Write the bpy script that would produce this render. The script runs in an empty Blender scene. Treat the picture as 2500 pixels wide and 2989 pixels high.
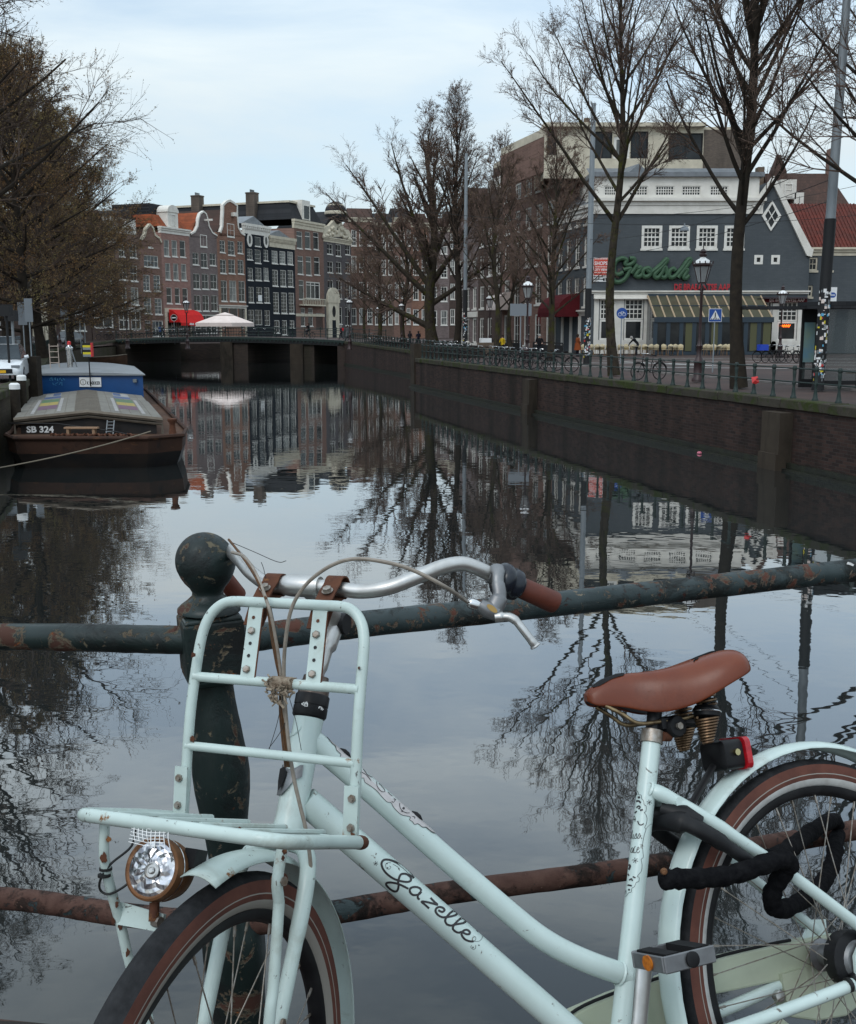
import bpy, bmesh, math, random
from mathutils import Vector, Matrix, Quaternion
# ---------------------------------------------------------------- camera
SC = bpy.context.scene
COL = SC.collection
FPX = 3200.0                      # focal length in pixels of the 2500 px wide photograph
PITCH = math.atan(537 / FPX)
CZ = 4.2                          # camera height above the canal water
cam_d = bpy.data.cameras.new('camera')
cam = bpy.data.objects.new('camera', cam_d)
COL.objects.link(cam)
cam_d.sensor_fit = 'HORIZONTAL'
cam_d.sensor_width = 36
cam_d.lens = 36 * FPX / 2500
cam_d.clip_start = 0.05
cam_d.clip_end = 3000
cam.location = (0, 0, CZ)
cam.rotation_euler = (math.pi / 2 - PITCH, 0, 0)
SC.camera = cam
# ---------------------------------------------------------------- sky, sun, exposure
SUN_EL, SUN_AZ = math.radians(48), math.radians(-150)    # azimuth from +Y clockwise: behind the camera, left
world = bpy.data.worlds.new('World')
SC.world = world
world.use_nodes = True
wn, wl = world.node_tree.nodes, world.node_tree.links
wn.clear()
w_out = wn.new('ShaderNodeOutputWorld')
w_bg = wn.new('ShaderNodeBackground')
w_bg.inputs['Strength'].default_value = 0.12
w_sky = wn.new('ShaderNodeTexSky')
w_sky.sky_type = 'NISHITA'
w_sky.sun_disc = False
w_sky.sun_elevation = SUN_EL
w_sky.sun_rotation = SUN_AZ
w_sky.air_density = 1.0
w_sky.dust_density = 0.4
w_sky.ozone_density = 3.0
w_tc = wn.new('ShaderNodeTexCoord')
w_map = wn.new('ShaderNodeMapping')
w_map.inputs['Scale'].default_value = (1.0, 1.0, 4.2)
w_map.inputs['Rotation'].default_value = (0.05, -0.06, 0.3)
w_n = wn.new('ShaderNodeTexNoise')
w_n.inputs['Scale'].default_value = 2.6
w_n.inputs['Detail'].default_value = 7
w_n.inputs['Roughness'].default_value = 0.55
w_n.inputs['Distortion'].default_value = 0.35
w_r = wn.new('ShaderNodeValToRGB')
w_r.color_ramp.elements[0].position = 0.38
w_r.color_ramp.elements[0].color = (0.25, 0.25, 0.25, 1)
w_r.color_ramp.elements[1].position = 0.66
w_r.color_ramp.elements[1].color = (0.97, 0.97, 0.97, 1)
w_mix = wn.new('ShaderNodeMixRGB')
w_mix.inputs['Color2'].default_value = (6.25, 7.0, 7.3, 1)
w_hsv = wn.new('ShaderNodeHueSaturation')
w_hsv.inputs['Hue'].default_value = 0.485
w_hsv.inputs['Saturation'].default_value = 0.72
w_hsv.inputs['Value'].default_value = 1.22
wl.new(w_tc.outputs['Generated'], w_map.inputs['Vector'])
wl.new(w_map.outputs['Vector'], w_n.inputs['Vector'])
wl.new(w_n.outputs['Fac'], w_r.inputs['Fac'])
wl.new(w_r.outputs['Color'], w_mix.inputs['Fac'])
wl.new(w_sky.outputs['Color'], w_hsv.inputs['Color'])
wl.new(w_hsv.outputs['Color'], w_mix.inputs['Color1'])
w_sep = wn.new('ShaderNodeSeparateXYZ')          # an overcast sky grows brighter towards the zenith (CIE overcast sky)
w_el = wn.new('ShaderNodeMapRange')
w_el.inputs['From Min'].default_value = 0.0
w_el.inputs['From Max'].default_value = 1.0
w_el.inputs['To Min'].default_value = 0.82
w_el.inputs['To Max'].default_value = 2.46
w_mul = wn.new('ShaderNodeVectorMath')
w_mul.operation = 'SCALE'
wl.new(w_tc.outputs['Generated'], w_sep.inputs[0])
wl.new(w_sep.outputs['Z'], w_el.inputs['Value'])
wl.new(w_mix.outputs['Color'], w_mul.inputs[0])
wl.new(w_el.outputs['Result'], w_mul.inputs['Scale'])
wl.new(w_mul.outputs['Vector'], w_bg.inputs['Color'])
wl.new(w_bg.outputs['Background'], w_out.inputs['Surface'])
sun_d = bpy.data.lights.new('sun', 'SUN')
sun = bpy.data.objects.new('sun', sun_d)
COL.objects.link(sun)
sun_d.energy = 0.8
sun_d.angle = math.radians(25)
sun_d.color = (1.0, 0.96, 0.9)
sun.location = (-30, -40, 60)
sdir = Vector((math.sin(SUN_AZ) * math.cos(SUN_EL), math.cos(SUN_AZ) * math.cos(SUN_EL), math.sin(SUN_EL)))
sun.rotation_euler = sdir.to_track_quat('Z', 'Y').to_euler()
SC.view_settings.view_transform = 'Standard'
SC.view_settings.look = 'None'
SC.view_settings.exposure = -0.05
SC.view_settings.gamma = 1
SC.view_settings.use_curve_mapping = False
SC.render.film_transparent = False
try:
 SC.cycles.use_denoising = True
 SC.cycles.max_bounces = 6
 SC.cycles.diffuse_bounces = 2
 SC.cycles.glossy_bounces = 3
 SC.cycles.transparent_max_bounces = 6
 SC.cycles.caustics_reflective = False
 SC.cycles.caustics_refractive = False
except Exception:
 pass
# ---------------------------------------------------------------- measuring helpers
FWD = Vector((0, math.cos(PITCH), -math.sin(PITCH)))
UPV = Vector((0, math.sin(PITCH), math.cos(PITCH)))
CAMP = Vector((0, 0, CZ))
def ray(px, py):
 return FWD + Vector((1, 0, 0)) * ((px - 1250) / FPX) - UPV * ((py - 1494.5) / FPX)
def at_z(px, py, z):
 d = ray(px, py)
 return CAMP + d * ((z - CZ) / d.z)
def at_y(px, py, y):
 d = ray(px, py)
 return CAMP + d * (y / d.y)
def at_d(px, py, dist):
 return CAMP + ray(px, py) * dist
# ---------------------------------------------------------------- mesh helpers
class MB:
 """collects faces; build() links them as one mesh object"""
 def __init__(s):
  s.v = []; s.f = []; s.m = []; s.k = 0; s.X = None
 def add(s, vs, fs):
  o = len(s.v)
  if s.X is not None:
   vs = [s.X @ Vector(p) for p in vs]
  s.v.extend([tuple(p) for p in vs])
  s.f.extend([tuple(i + o for i in f) for f in fs])
  s.m.extend([s.k] * len(fs))
  return s
 def box(s, x0, x1, y0, y1, z0, z1):
  vs = [(x0, y0, z0), (x1, y0, z0), (x1, y1, z0), (x0, y1, z0), (x0, y0, z1), (x1, y0, z1), (x1, y1, z1), (x0, y1, z1)]
  return s.add(vs, [(0, 3, 2, 1), (4, 5, 6, 7), (0, 1, 5, 4), (1, 2, 6, 5), (2, 3, 7, 6), (3, 0, 4, 7)])
 def quad(s, a, b, c, d):
  return s.add([a, b, c, d], [(0, 1, 2, 3)])
 def tube(s, pts, r, n=8, cap=True, flat=None, closed=False):
  P = [Vector(p) for p in pts]
  R = r if isinstance(r, (list, tuple)) else [r] * len(P)
  N = len(P)
  T = []
  for i in range(N):
   if closed:
    t = P[(i + 1) % N] - P[i - 1]
   elif i == 0:
    t = P[1] - P[0]
   elif i == N - 1:
    t = P[-1] - P[-2]
   else:
    t = P[i + 1] - P[i - 1]
   if t.length < 1e-9:
    t = Vector((0, 0, 1))
   T.append(t.normalized())
  u = T[0].orthogonal().normalized()
  if flat is not None:
   u = Vector(flat[0])
   u = (u - T[0] * u.dot(T[0])).normalized()
  vs = []
  for i in range(N):
   if i:
    u = u - T[i] * u.dot(T[i])
    u = u.normalized() if u.length > 1e-6 else T[i].orthogonal().normalized()
   w = T[i].cross(u)
   for j in range(n):
    a = 2 * math.pi * j / n
    cu, cw = math.cos(a), math.sin(a)
    if flat is not None:
     cw *= flat[1]
    vs.append(P[i] + (u * cu + w * cw) * R[i])
  fs = []
  for i in range(N if closed else N - 1):
   i2 = (i + 1) % N
   for j in range(n):
    j2 = (j + 1) % n
    fs.append((i * n + j, i * n + j2, i2 * n + j2, i2 * n + j))
  if cap and not closed:
   fs.append(tuple(range(n))[::-1])
   fs.append(tuple((N - 1) * n + j for j in range(n)))
  return s.add(vs, fs)
 def lathe(s, prof, n=16, o=(0, 0, 0), ax=(0, 0, 1), cap=True, sq=None):
  ax = Vector(ax).normalized(); o = Vector(o)
  u = ax.orthogonal().normalized()
  if abs(ax.z) > .99:
   u = Vector((1, 0, 0))
  w = ax.cross(u)
  vs, fs = [], []
  for (r, z) in prof:
   for j in range(n):
    a = 2 * math.pi * (j + (.5 if n == 4 else 0)) / n
    vs.append(o + ax * z + (u * math.cos(a) + w * math.sin(a)) * r)
  for i in range(len(prof) - 1):
   for j in range(n):
    j2 = (j + 1) % n
    fs.append((i * n + j, i * n + j2, (i + 1) * n + j2, (i + 1) * n + j))
  if cap:
   fs.append(tuple(range(n))[::-1])
   fs.append(tuple((len(prof) - 1) * n + j for j in range(n)))
  return s.add(vs, fs)
 def prism(s, poly, off):
  off = Vector(off)
  n = len(poly)
  A = [Vector(p) for p in poly]
  vs = A + [p + off for p in A]
  fs = [tuple(range(n)), tuple(range(2 * n - 1, n - 1, -1))]
  for i in range(n):
   j = (i + 1) % n
   fs.append((i, i + n, j + n, j))
  return s.add(vs, fs)
 def band(s, path, w, y0, y1, closed=False):
  """a strip of width w inside a 2-D (x, z) path, from y0 to y1"""
  n = len(path)
  L, Rr = [], []
  for i in range(n):
   a = Vector(path[i - 1]) if (i or closed) else None
   b = Vector(path[i]); c = Vector(path[(i + 1) % n]) if (i < n - 1 or closed) else None
   d = Vector((0, 0))
   if a is not None and (b - a).length > 1e-9: d += (b - a).normalized()
   if c is not None and (c - b).length > 1e-9: d += (c - b).normalized()
   d = d.normalized() if d.length > 1e-6 else Vector((1, 0))
   nn = Vector((-d.y, d.x)) * (w / 2)
   L.append(b + nn); Rr.append(b - nn)
  vs = []
  for q in range(n):
   vs += [(L[q].x, y0, L[q].y), (Rr[q].x, y0, Rr[q].y), (Rr[q].x, y1, Rr[q].y), (L[q].x, y1, L[q].y)]
  fs = []
  for q in range(n if closed else n - 1):
   a, b = 4 * q, 4 * ((q + 1) % n)
   for k in range(4):
    k2 = (k + 1) % 4
    fs.append((a + k, a + k2, b + k2, b + k))
  if not closed:
   fs += [(3, 2, 1, 0), tuple(4 * (n - 1) + k for k in range(4))]
  return s.add(vs, fs)
 def mesh(s, name, mats, smooth=False, fix=True):
  me = bpy.data.meshes.new(name)
  me.from_pydata(s.v, [], s.f)
  if not isinstance(mats, (list, tuple)):
   mats = [mats]
  for m in mats:
   me.materials.append(m)
  if len(mats) > 1:
   me.polygons.foreach_set('material_index', s.m)
  if fix:
   bm = bmesh.new(); bm.from_mesh(me)
   bmesh.ops.recalc_face_normals(bm, faces=bm.faces)
   bm.to_mesh(me); bm.free()
  if smooth:
   me.polygons.foreach_set('use_smooth', [True] * len(me.polygons))
   try:
    me.set_sharp_from_angle(angle=math.radians(smooth if smooth is not True else 40))
   except Exception:
    pass
  me.update()
  return me
 def build(s, name, mats, parent=None, smooth=False, loc=None, fix=True):
  return link(name, s.mesh(name, mats, smooth, fix), parent, loc)
def link(name, me, parent=None, loc=None):
 o = bpy.data.objects.new(name, me)
 COL.objects.link(o)
 if parent is not None:
  o.parent = parent
 if loc is not None:
  o.location = loc
 return o
def tag(o, label=None, cat=None, group=None, kind=None):
 if label: o['label'] = label
 if cat: o['category'] = cat
 if group: o['group'] = group
 if kind: o['kind'] = kind
 return o
def thing(name, label, cat, loc=(0, 0, 0), rz=0, group=None):
 o = bpy.data.objects.new(name, None)
 COL.objects.link(o)
 o.location = loc
 o.rotation_euler = (0, 0, rz)
 o.empty_display_size = .1
 return tag(o, label, cat, group)
def dup(root, loc=None, rz=None, label=None, group=None, scale=None):
 def rec(o, par):
  c = o.copy(); COL.objects.link(c)
  c.parent = par
  for ch in o.children:
   rec(ch, c)
  return c
 r = rec(root, None)
 if loc is not None: r.location = loc
 if rz is not None: r.rotation_euler[2] = rz
 if scale is not None: r.scale = scale
 if label: r['label'] = label
 if group: r['group'] = group
 return r
def smooth_path(pts, k=6):
 """Catmull-Rom through the points"""
 P = [Vector(p) for p in pts]
 out = []
 for i in range(len(P) - 1):
  p0 = P[i - 1] if i else P[0] * 2 - P[1]
  p1, p2 = P[i], P[i + 1]
  p3 = P[i + 2] if i + 2 < len(P) else P[-1] * 2 - P[-2]
  for j in range(k):
   t = j / k
   out.append(.5 * ((2 * p1) + (p2 - p0) * t + (2 * p0 - 5 * p1 + 4 * p2 - p3) * t * t + (3 * p1 - p0 - 3 * p2 + p3) * t ** 3))
 out.append(P[-1])
 return out
def text_polys(txt, size=1.0, shear=0.0, bold=0.0, align='LEFT'):
 """flat lettering as (verts2d, faces) with the baseline on y = 0"""
 cu = bpy.data.curves.new('lettering', 'FONT')
 cu.body = txt; cu.size = size; cu.shear = shear; cu.align_x = align
 cu.offset = bold
 cu.resolution_u = 3
 ob = bpy.data.objects.new('lettering', cu)
 COL.objects.link(ob)
 dg = bpy.context.evaluated_depsgraph_get()
 me = bpy.data.meshes.new_from_object(ob.evaluated_get(dg))
 vs = [(v.co.x, v.co.y) for v in me.vertices]
 fs = [tuple(p.vertices) for p in me.polygons]
 bpy.data.objects.remove(ob); bpy.data.curves.remove(cu); bpy.data.meshes.remove(me)
 return vs, fs
# ---------------------------------------------------------------- materials
def new_mat(name):
 m = bpy.data.materials.new(name)
 m.use_nodes = True
 nt = m.node_tree
 b = nt.nodes.get('Principled BSDF')
 return m, nt, b
def _c(c):
 return (c[0], c[1], c[2], 1)
def pm(name, col, rough=.6, metal=0, col2=None, scale=4, detail=5, lo=.35, hi=.7, bump=0, bscale=30, bdist=.01,
  stretch=(1, 1, 1), spec=None, coat=0, rough2=None, coords='Object'):
 """principled with two colours mixed by noise, and fine noise relief"""
 m, nt, b = new_mat(name)
 N, Lk = nt.nodes, nt.links
 b.inputs['Base Color'].default_value = _c(col)
 b.inputs['Roughness'].default_value = rough
 b.inputs['Metallic'].default_value = metal
 if spec is None: spec = .5 if rough < .5 else (.32 if rough < .65 else .15)
 if spec is not None: b.inputs['Specular IOR Level'].default_value = spec
 if coat: b.inputs['Coat Weight'].default_value = coat; b.inputs['Coat Roughness'].default_value = .12
 if col2 is not None or bump:
  tc = N.new('ShaderNodeTexCoord'); mp = N.new('ShaderNodeMapping')
  mp.inputs['Scale'].default_value = stretch
  Lk.new(tc.outputs[coords], mp.inputs['Vector'])
 if col2 is not None:
  n = N.new('ShaderNodeTexNoise'); n.inputs['Scale'].default_value = scale; n.inputs['Detail'].default_value = detail
  n.inputs['Roughness'].default_value = .6
  r = N.new('ShaderNodeMapRange'); r.inputs['From Min'].default_value = lo; r.inputs['From Max'].default_value = hi
  mx = N.new('ShaderNodeMixRGB'); mx.inputs['Color1'].default_value = _c(col); mx.inputs['Color2'].default_value = _c(col2)
  Lk.new(mp.outputs['Vector'], n.inputs['Vector']); Lk.new(n.outputs['Fac'], r.inputs['Value'])
  Lk.new(r.outputs['Result'], mx.inputs['Fac']); Lk.new(mx.outputs['Color'], b.inputs['Base Color'])
  if rough2 is not None:
   rr = N.new('ShaderNodeMapRange'); rr.inputs['To Min'].default_value = rough; rr.inputs['To Max'].default_value = rough2
   Lk.new(r.outputs['Result'], rr.inputs['Value']); Lk.new(rr.outputs['Result'], b.inputs['Roughness'])
 if bump:
  n2 = N.new('ShaderNodeTexNoise'); n2.inputs['Scale'].default_value = bscale; n2.inputs['Detail'].default_value = 6
  bp = N.new('ShaderNodeBump'); bp.inputs['Strength'].default_value = bump; bp.inputs['Distance'].default_value = bdist
  Lk.new(mp.outputs['Vector'], n2.inputs['Vector']); Lk.new(n2.outputs['Fac'], bp.inputs['Height'])
  Lk.new(bp.outputs['Normal'], b.inputs['Normal'])
 return m
def layered(name, base, layers, rough=.5, metal=0, bump=.3, coords='Object', bdist=.002, spec=None):
 """base = (col, col2, scale); layers = [(col, scale, thr, soft, rough, stretch)] laid over it by noise threshold"""
 m, nt, b = new_mat(name)
 N, Lk = nt.nodes, nt.links
 b.inputs['Specular IOR Level'].default_value = spec if spec is not None else (.5 if rough < .5 else .18)
 tc = N.new('ShaderNodeTexCoord')
 def noise(scale, stretch=(1, 1, 1), detail=6, off=0, rg=.6, dist=0):
  mp = N.new('ShaderNodeMapping'); mp.inputs['Scale'].default_value = stretch
  mp.inputs['Location'].default_value = (off, off * 1.7, off * .6)
  Lk.new(tc.outputs[coords], mp.inputs['Vector'])
  n = N.new('ShaderNodeTexNoise'); n.inputs['Scale'].default_value = scale; n.inputs['Detail'].default_value = detail
  n.inputs['Roughness'].default_value = rg; n.inputs['Distortion'].default_value = dist
  Lk.new(mp.outputs['Vector'], n.inputs['Vector'])
  return n.outputs['Fac']
 mx = N.new('ShaderNodeMixRGB'); mx.inputs['Color1'].default_value = _c(base[0]); mx.inputs['Color2'].default_value = _c(base[1])
 mr = N.new('ShaderNodeMapRange'); mr.inputs['From Min'].default_value = .35; mr.inputs['From Max'].default_value = .68
 Lk.new(noise(base[2]), mr.inputs['Value']); Lk.new(mr.outputs['Result'], mx.inputs['Fac'])
 col = mx.outputs['Color']
 rv = N.new('ShaderNodeValue'); rv.outputs[0].default_value = rough
 rgh = rv.outputs[0]
 hv = N.new('ShaderNodeValue'); hv.outputs[0].default_value = 0
 hgt = hv.outputs[0]
 for i, ly in enumerate(layers):
  c, sc, thr, soft, rr = ly[:5]
  st = ly[5] if len(ly) > 5 else (1, 1, 1)
  r = N.new('ShaderNodeMapRange'); r.inputs['From Min'].default_value = thr; r.inputs['From Max'].default_value = thr + soft
  if not (len(ly) > 6 and ly[6]): nz = noise(sc, st, 9, 3.1 * (i + 1), .68, .5)
  Lk.new(nz, r.inputs['Value'])
  x = N.new('ShaderNodeMixRGB'); x.inputs['Color2'].default_value = _c(c)
  Lk.new(r.outputs['Result'], x.inputs['Fac']); Lk.new(col, x.inputs['Color1']); col = x.outputs['Color']
  x2 = N.new('ShaderNodeMix'); x2.data_type = 'FLOAT'
  Lk.new(r.outputs['Result'], x2.inputs[0]); Lk.new(rgh, x2.inputs[2]); x2.inputs[3].default_value = rr
  rgh = x2.outputs[0]
  sb = N.new('ShaderNodeMath'); sb.operation = 'SUBTRACT'
  Lk.new(hgt, sb.inputs[0]); Lk.new(r.outputs['Result'], sb.inputs[1]); hgt = sb.outputs[0]
 Lk.new(col, b.inputs['Base Color']); Lk.new(rgh, b.inputs['Roughness'])
 b.inputs['Metallic'].default_value = metal
 if bump:
  ad = N.new('ShaderNodeMath'); ad.operation = 'MULTIPLY_ADD'
  Lk.new(noise(base[2] * 9), ad.inputs[0]); ad.inputs[1].default_value = .5; Lk.new(hgt, ad.inputs[2])
  bp = N.new('ShaderNodeBump'); bp.inputs['Strength'].default_value = bump; bp.inputs['Distance'].default_value = bdist
  Lk.new(ad.outputs[0], bp.inputs['Height']); Lk.new(bp.outputs['Normal'], b.inputs['Normal'])
 return m
def brick_mat(name, c1, c2, mortar, bw=.22, bh=.065, axis='XZ', stain=(.03, .028, .025), stain_amt=.5, coords='Object', rough=.85, bump=.4, sscale=.5, stretch=(1, 1, .25)):
 m, nt, b = new_mat(name)
 N, Lk = nt.nodes, nt.links
 tc = N.new('ShaderNodeTexCoord')
 sp = N.new('ShaderNodeSeparateXYZ'); cb = N.new('ShaderNodeCombineXYZ')
 Lk.new(tc.outputs[coords], sp.inputs[0])
 a0, a1 = axis[0], axis[1]
 Lk.new(sp.outputs[a0], cb.inputs[0]); Lk.new(sp.outputs[a1], cb.inputs[1])
 br = N.new('ShaderNodeTexBrick')
 br.inputs['Color1'].default_value = _c(c1); br.inputs['Color2'].default_value = _c(c2); br.inputs['Mortar'].default_value = _c(mortar)
 br.inputs['Scale'].default_value = 1
 br.inputs['Brick Width'].default_value = bw; br.inputs['Row Height'].default_value = bh
 br.inputs['Mortar Size'].default_value = .008; br.inputs['Mortar Smooth'].default_value = .3
 Lk.new(cb.outputs[0], br.inputs['Vector'])
 mp = N.new('ShaderNodeMapping'); mp.inputs['Scale'].default_value = stretch
 Lk.new(tc.outputs[coords], mp.inputs['Vector'])
 n = N.new('ShaderNodeTexNoise'); n.inputs['Scale'].default_value = sscale; n.inputs['Detail'].default_value = 8; n.inputs['Roughness'].default_value = .65
 Lk.new(mp.outputs['Vector'], n.inputs['Vector'])
 r = N.new('ShaderNodeMapRange'); r.inputs['From Min'].default_value = .42; r.inputs['From Max'].default_value = .7; r.inputs['To Max'].default_value = stain_amt
 Lk.new(n.outputs['Fac'], r.inputs['Value'])
 mx = N.new('ShaderNodeMixRGB'); mx.inputs['Color2'].default_value = _c(stain)
 Lk.new(r.outputs['Result'], mx.inputs['Fac']); Lk.new(br.outputs['Color'], mx.inputs['Color1'])
 Lk.new(mx.outputs['Color'], b.inputs['Base Color'])
 b.inputs['Roughness'].default_value = rough; b.inputs['Specular IOR Level'].default_value = .15
 bp = N.new('ShaderNodeBump'); bp.inputs['Strength'].default_value = bump; bp.inputs['Distance'].default_value = .01
 iv = N.new('ShaderNodeMath'); iv.operation = 'SUBTRACT'; iv.inputs[0].default_value = 1
 Lk.new(br.outputs['Fac'], iv.inputs[1]); Lk.new(iv.outputs[0], bp.inputs['Height']); Lk.new(bp.outputs['Normal'], b.inputs['Normal'])
 return m
def glow(name, col, strength):
 m, nt, b = new_mat(name)
 b.inputs['Base Color'].default_value = _c(col)
 b.inputs['Emission Color'].default_value = _c(col)
 b.inputs['Emission Strength'].default_value = strength
 return m
# ================================================================ palette
M = {}
M['asphalt'] = pm('brick_paving', (.085, .058, .052), .9, col2=(.05, .042, .04), scale=.35, bump=.3, bscale=12)
M['road'] = pm('road_paving', (.075, .062, .058), .85, col2=(.105, .072, .062), scale=.25, bump=.2, bscale=10)
M['paint_line'] = pm('road_paint', (.62, .62, .6), .7, col2=(.4, .39, .37), scale=3)
M['kerb'] = pm('kerb_stone', (.22, .2, .19), .85, col2=(.14, .13, .12), scale=2)
M['coping'] = layered('mossy_coping', ((.06, .052, .04), (.035, .032, .025), 1.2), [((.035, .045, .012), 1.6, .46, .14, .95), ((.15, .13, .11), 7, .64, .05, .9)], rough=.9, bump=.6, bdist=.02)
M['quay_brick'] = brick_mat('quay_brickwork', (.058, .034, .028), (.026, .018, .017), (.05, .043, .038), .32, .098, 'YZ', (.010, .009, .007), .85, sscale=.55, stretch=(1, 1, .12))
M['quay_brick_l'] = brick_mat('quay_brickwork_left', (.07, .055, .04), (.05, .04, .03), (.045, .04, .035), .42, .13, 'YZ', (.03, .033, .01), .9, sscale=.4, stretch=(1, 1, .4))
M['abut'] = brick_mat('abutment_brickwork', (.062, .043, .036), (.04, .03, .027), (.045, .04, .037), .42, .13, 'XZ', (.025, .025, .015), .8, sscale=.3, stretch=(1, 1, .25))
M['pier_stone'] = layered('pier_stone', ((.038, .029, .022), (.055, .043, .032), .9), [((.012, .011, .009), .8, .5, .2, .95, (1, 1, .2))], rough=.9, bump=.4, bdist=.01)
M['algae'] = pm('wet_algae', (.010, .010, .008), .55, col2=(.02, .022, .012), scale=3, bump=.5, bscale=15, bdist=.02)
M['dark_green'] = pm('dark_green_iron', (.010, .024, .021), .5, col2=(.024, .034, .03), scale=6, bump=.2, bscale=60, bdist=.003)
M['iron'] = pm('black_iron', (.010, .010, .011), .5)
M['lamp_red'] = pm('dark_red_iron', (.035, .013, .013), .45, col2=(.02, .01, .011), scale=3)
M['white'] = pm('white_paint', (.72, .69, .63), .55, col2=(.58, .55, .49), scale=1.1, lo=.4, hi=.75)
M['cream'] = pm('cream_stone', (.62, .56, .44), .75, col2=(.46, .41, .32), scale=1.3)
M['frame_white'] = pm('window_paint', (.76, .74, .69), .5, col2=(.62, .59, .53), scale=2)
M['glass'] = pm('window_glass', (.012, .014, .016), .08, col2=(.032, .035, .036), scale=.9, spec=.25)
M['glass_c'] = pm('curtained_glass', (.27, .27, .25), .14, col2=(.08, .085, .085), scale=1.0, lo=.38, hi=.6, spec=.3, stretch=(2.5, 1, .3))
M['glass_b'] = pm('bluish_glass', (.07, .085, .095), .08, col2=(.03, .035, .04), scale=.8, spec=.35)
M['slate'] = brick_mat('slate_roof', (.025, .027, .03), (.04, .04, .043), (.015, .015, .016), .3, .22, 'XZ', (.02, .02, .02), .4)
M['tile_orange'] = brick_mat('orange_tiles', (.32, .085, .035), (.24, .065, .03), (.09, .03, .02), .28, .3, 'XZ', (.08, .035, .02), .7, sscale=.7, stretch=(1, 1, 1))
M['tile_brown'] = brick_mat('brown_tiles', (.085, .048, .038), (.06, .037, .03), (.025, .018, .016), .28, .3, 'XZ', (.04, .03, .026), .6, stretch=(1, 1, 1))
M['tile_red'] = brick_mat('red_tiles', (.15, .04, .03), (.11, .033, .026), (.04, .016, .014), .26, .3, 'XZ', (.06, .035, .03), .7, stretch=(1, 1, 1))
M['zinc'] = pm('zinc_roof', (.2, .215, .23), .5, col2=(.13, .14, .15), scale=1.5)
M['chimney'] = brick_mat('chimney_brick', (.15, .115, .09), (.11, .085, .07), (.12, .11, .1), .22, .08, 'XZ', (.04, .035, .03), .6)
def house_brick(name, c, k=.72, mort=1.25):
 return brick_mat(name, c, tuple(x * k for x in c), tuple(min(1, x * mort) for x in c), .44, .14, 'XZ', tuple(x * .5 for x in c), .5, sscale=.45)
M['b_brown'] = house_brick('brown_brick', (.17, .115, .092))
M['b_dark'] = house_brick('dark_brick', (.09, .064, .055))
M['b_rosy'] = house_brick('rosy_brick', (.32, .19, .16))
M['b_mauve'] = house_brick('mauve_brick', (.20, .158, .15))
M['b_red'] = house_brick('red_brick', (.26, .145, .104))
M['b_black'] = house_brick('black_painted_brick', (.016, .020, .026), .9)
M['b_redbrown'] = house_brick('red_brown_brick', (.22, .135, .108))
M['b_grey'] = house_brick('grey_brick', (.11, .10, .102))
M['b_slate'] = brick_mat('slate_blue_painted_brick', (.088, .098, .106), (.078, .088, .095), (.069, .078, .084), .44, .14, 'XZ', (.058, .067, .076), .7, sscale=.35, stretch=(1, 1, .5))
M['b_tan'] = house_brick('tan_brick', (.16, .12, .09))
M['red_cloth'] = pm('red_awning_cloth', (.62, .022, .02), .75, col2=(.5, .018, .018), scale=2)
M['maroon_cloth'] = pm('maroon_awning_cloth', (.11, .012, .016), .8, col2=(.08, .01, .013), scale=2)
M['canvas'] = pm('parasol_canvas', (.74, .63, .58), .85, col2=(.66, .55, .5), scale=1)
M['black'] = pm('matt_black', (.012, .012, .013), .6)
M['rubber'] = pm('black_rubber', (.014, .014, .015), .75)
M['steel'] = pm('grey_steel', (.22, .235, .245), .5, metal=.4, col2=(.15, .16, .165), scale=2)
M['galv'] = pm('galvanised_steel', (.30, .33, .35), .55, metal=.3, col2=(.2, .22, .235), scale=1.2, stretch=(1, 1, .3))
M['chrome'] = pm('bright_metal', (.6, .6, .6), .2, metal=1)
M['blue_sign'] = pm('blue_sign', (.012, .07, .31), .4)
M['red_sign'] = pm('red_sign', (.55, .03, .03), .45)
M['sign_white'] = pm('white_sign', (.75, .75, .74), .45)
M['sign_back'] = pm('grey_sign_back', (.2, .22, .24), .55)
M['bark'] = layered('bark', ((.035, .028, .021), (.055, .043, .032), 4), [((.055, .055, .012), 1.5, .52, .12, .95), ((.015, .012, .01), 9, .55, .1, .95, (1, 1, .3))], rough=.95, bump=.9, bdist=.03)
M['bark_dark'] = pm('dark_bark', (.022, .018, .015), .95, col2=(.038, .03, .022), scale=4, bump=.8, bscale=9, bdist=.02)
M['twig'] = pm('twig', (.10, .072, .06), .9, col2=(.14, .095, .075), scale=1.0)
M['twig_dark'] = pm('dark_twig', (.07, .052, .042), .9, col2=(.105, .072, .055), scale=1.0)
M['bud'] = pm('red_brown_buds', (.15, .085, .068), .9, col2=(.17, .12, .07), scale=.6)
M['bud_left'] = pm('brown_young_leaves', (.22, .12, .055), .85, col2=(.18, .145, .06), scale=.22, lo=.4, hi=.62)
M['skin'] = pm('skin', (.45, .27, .2), .6)
M['hair'] = pm('hair', (.035, .025, .02), .7)
M['hair_grey'] = pm('grey_hair', (.3, .28, .26), .7)
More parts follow.
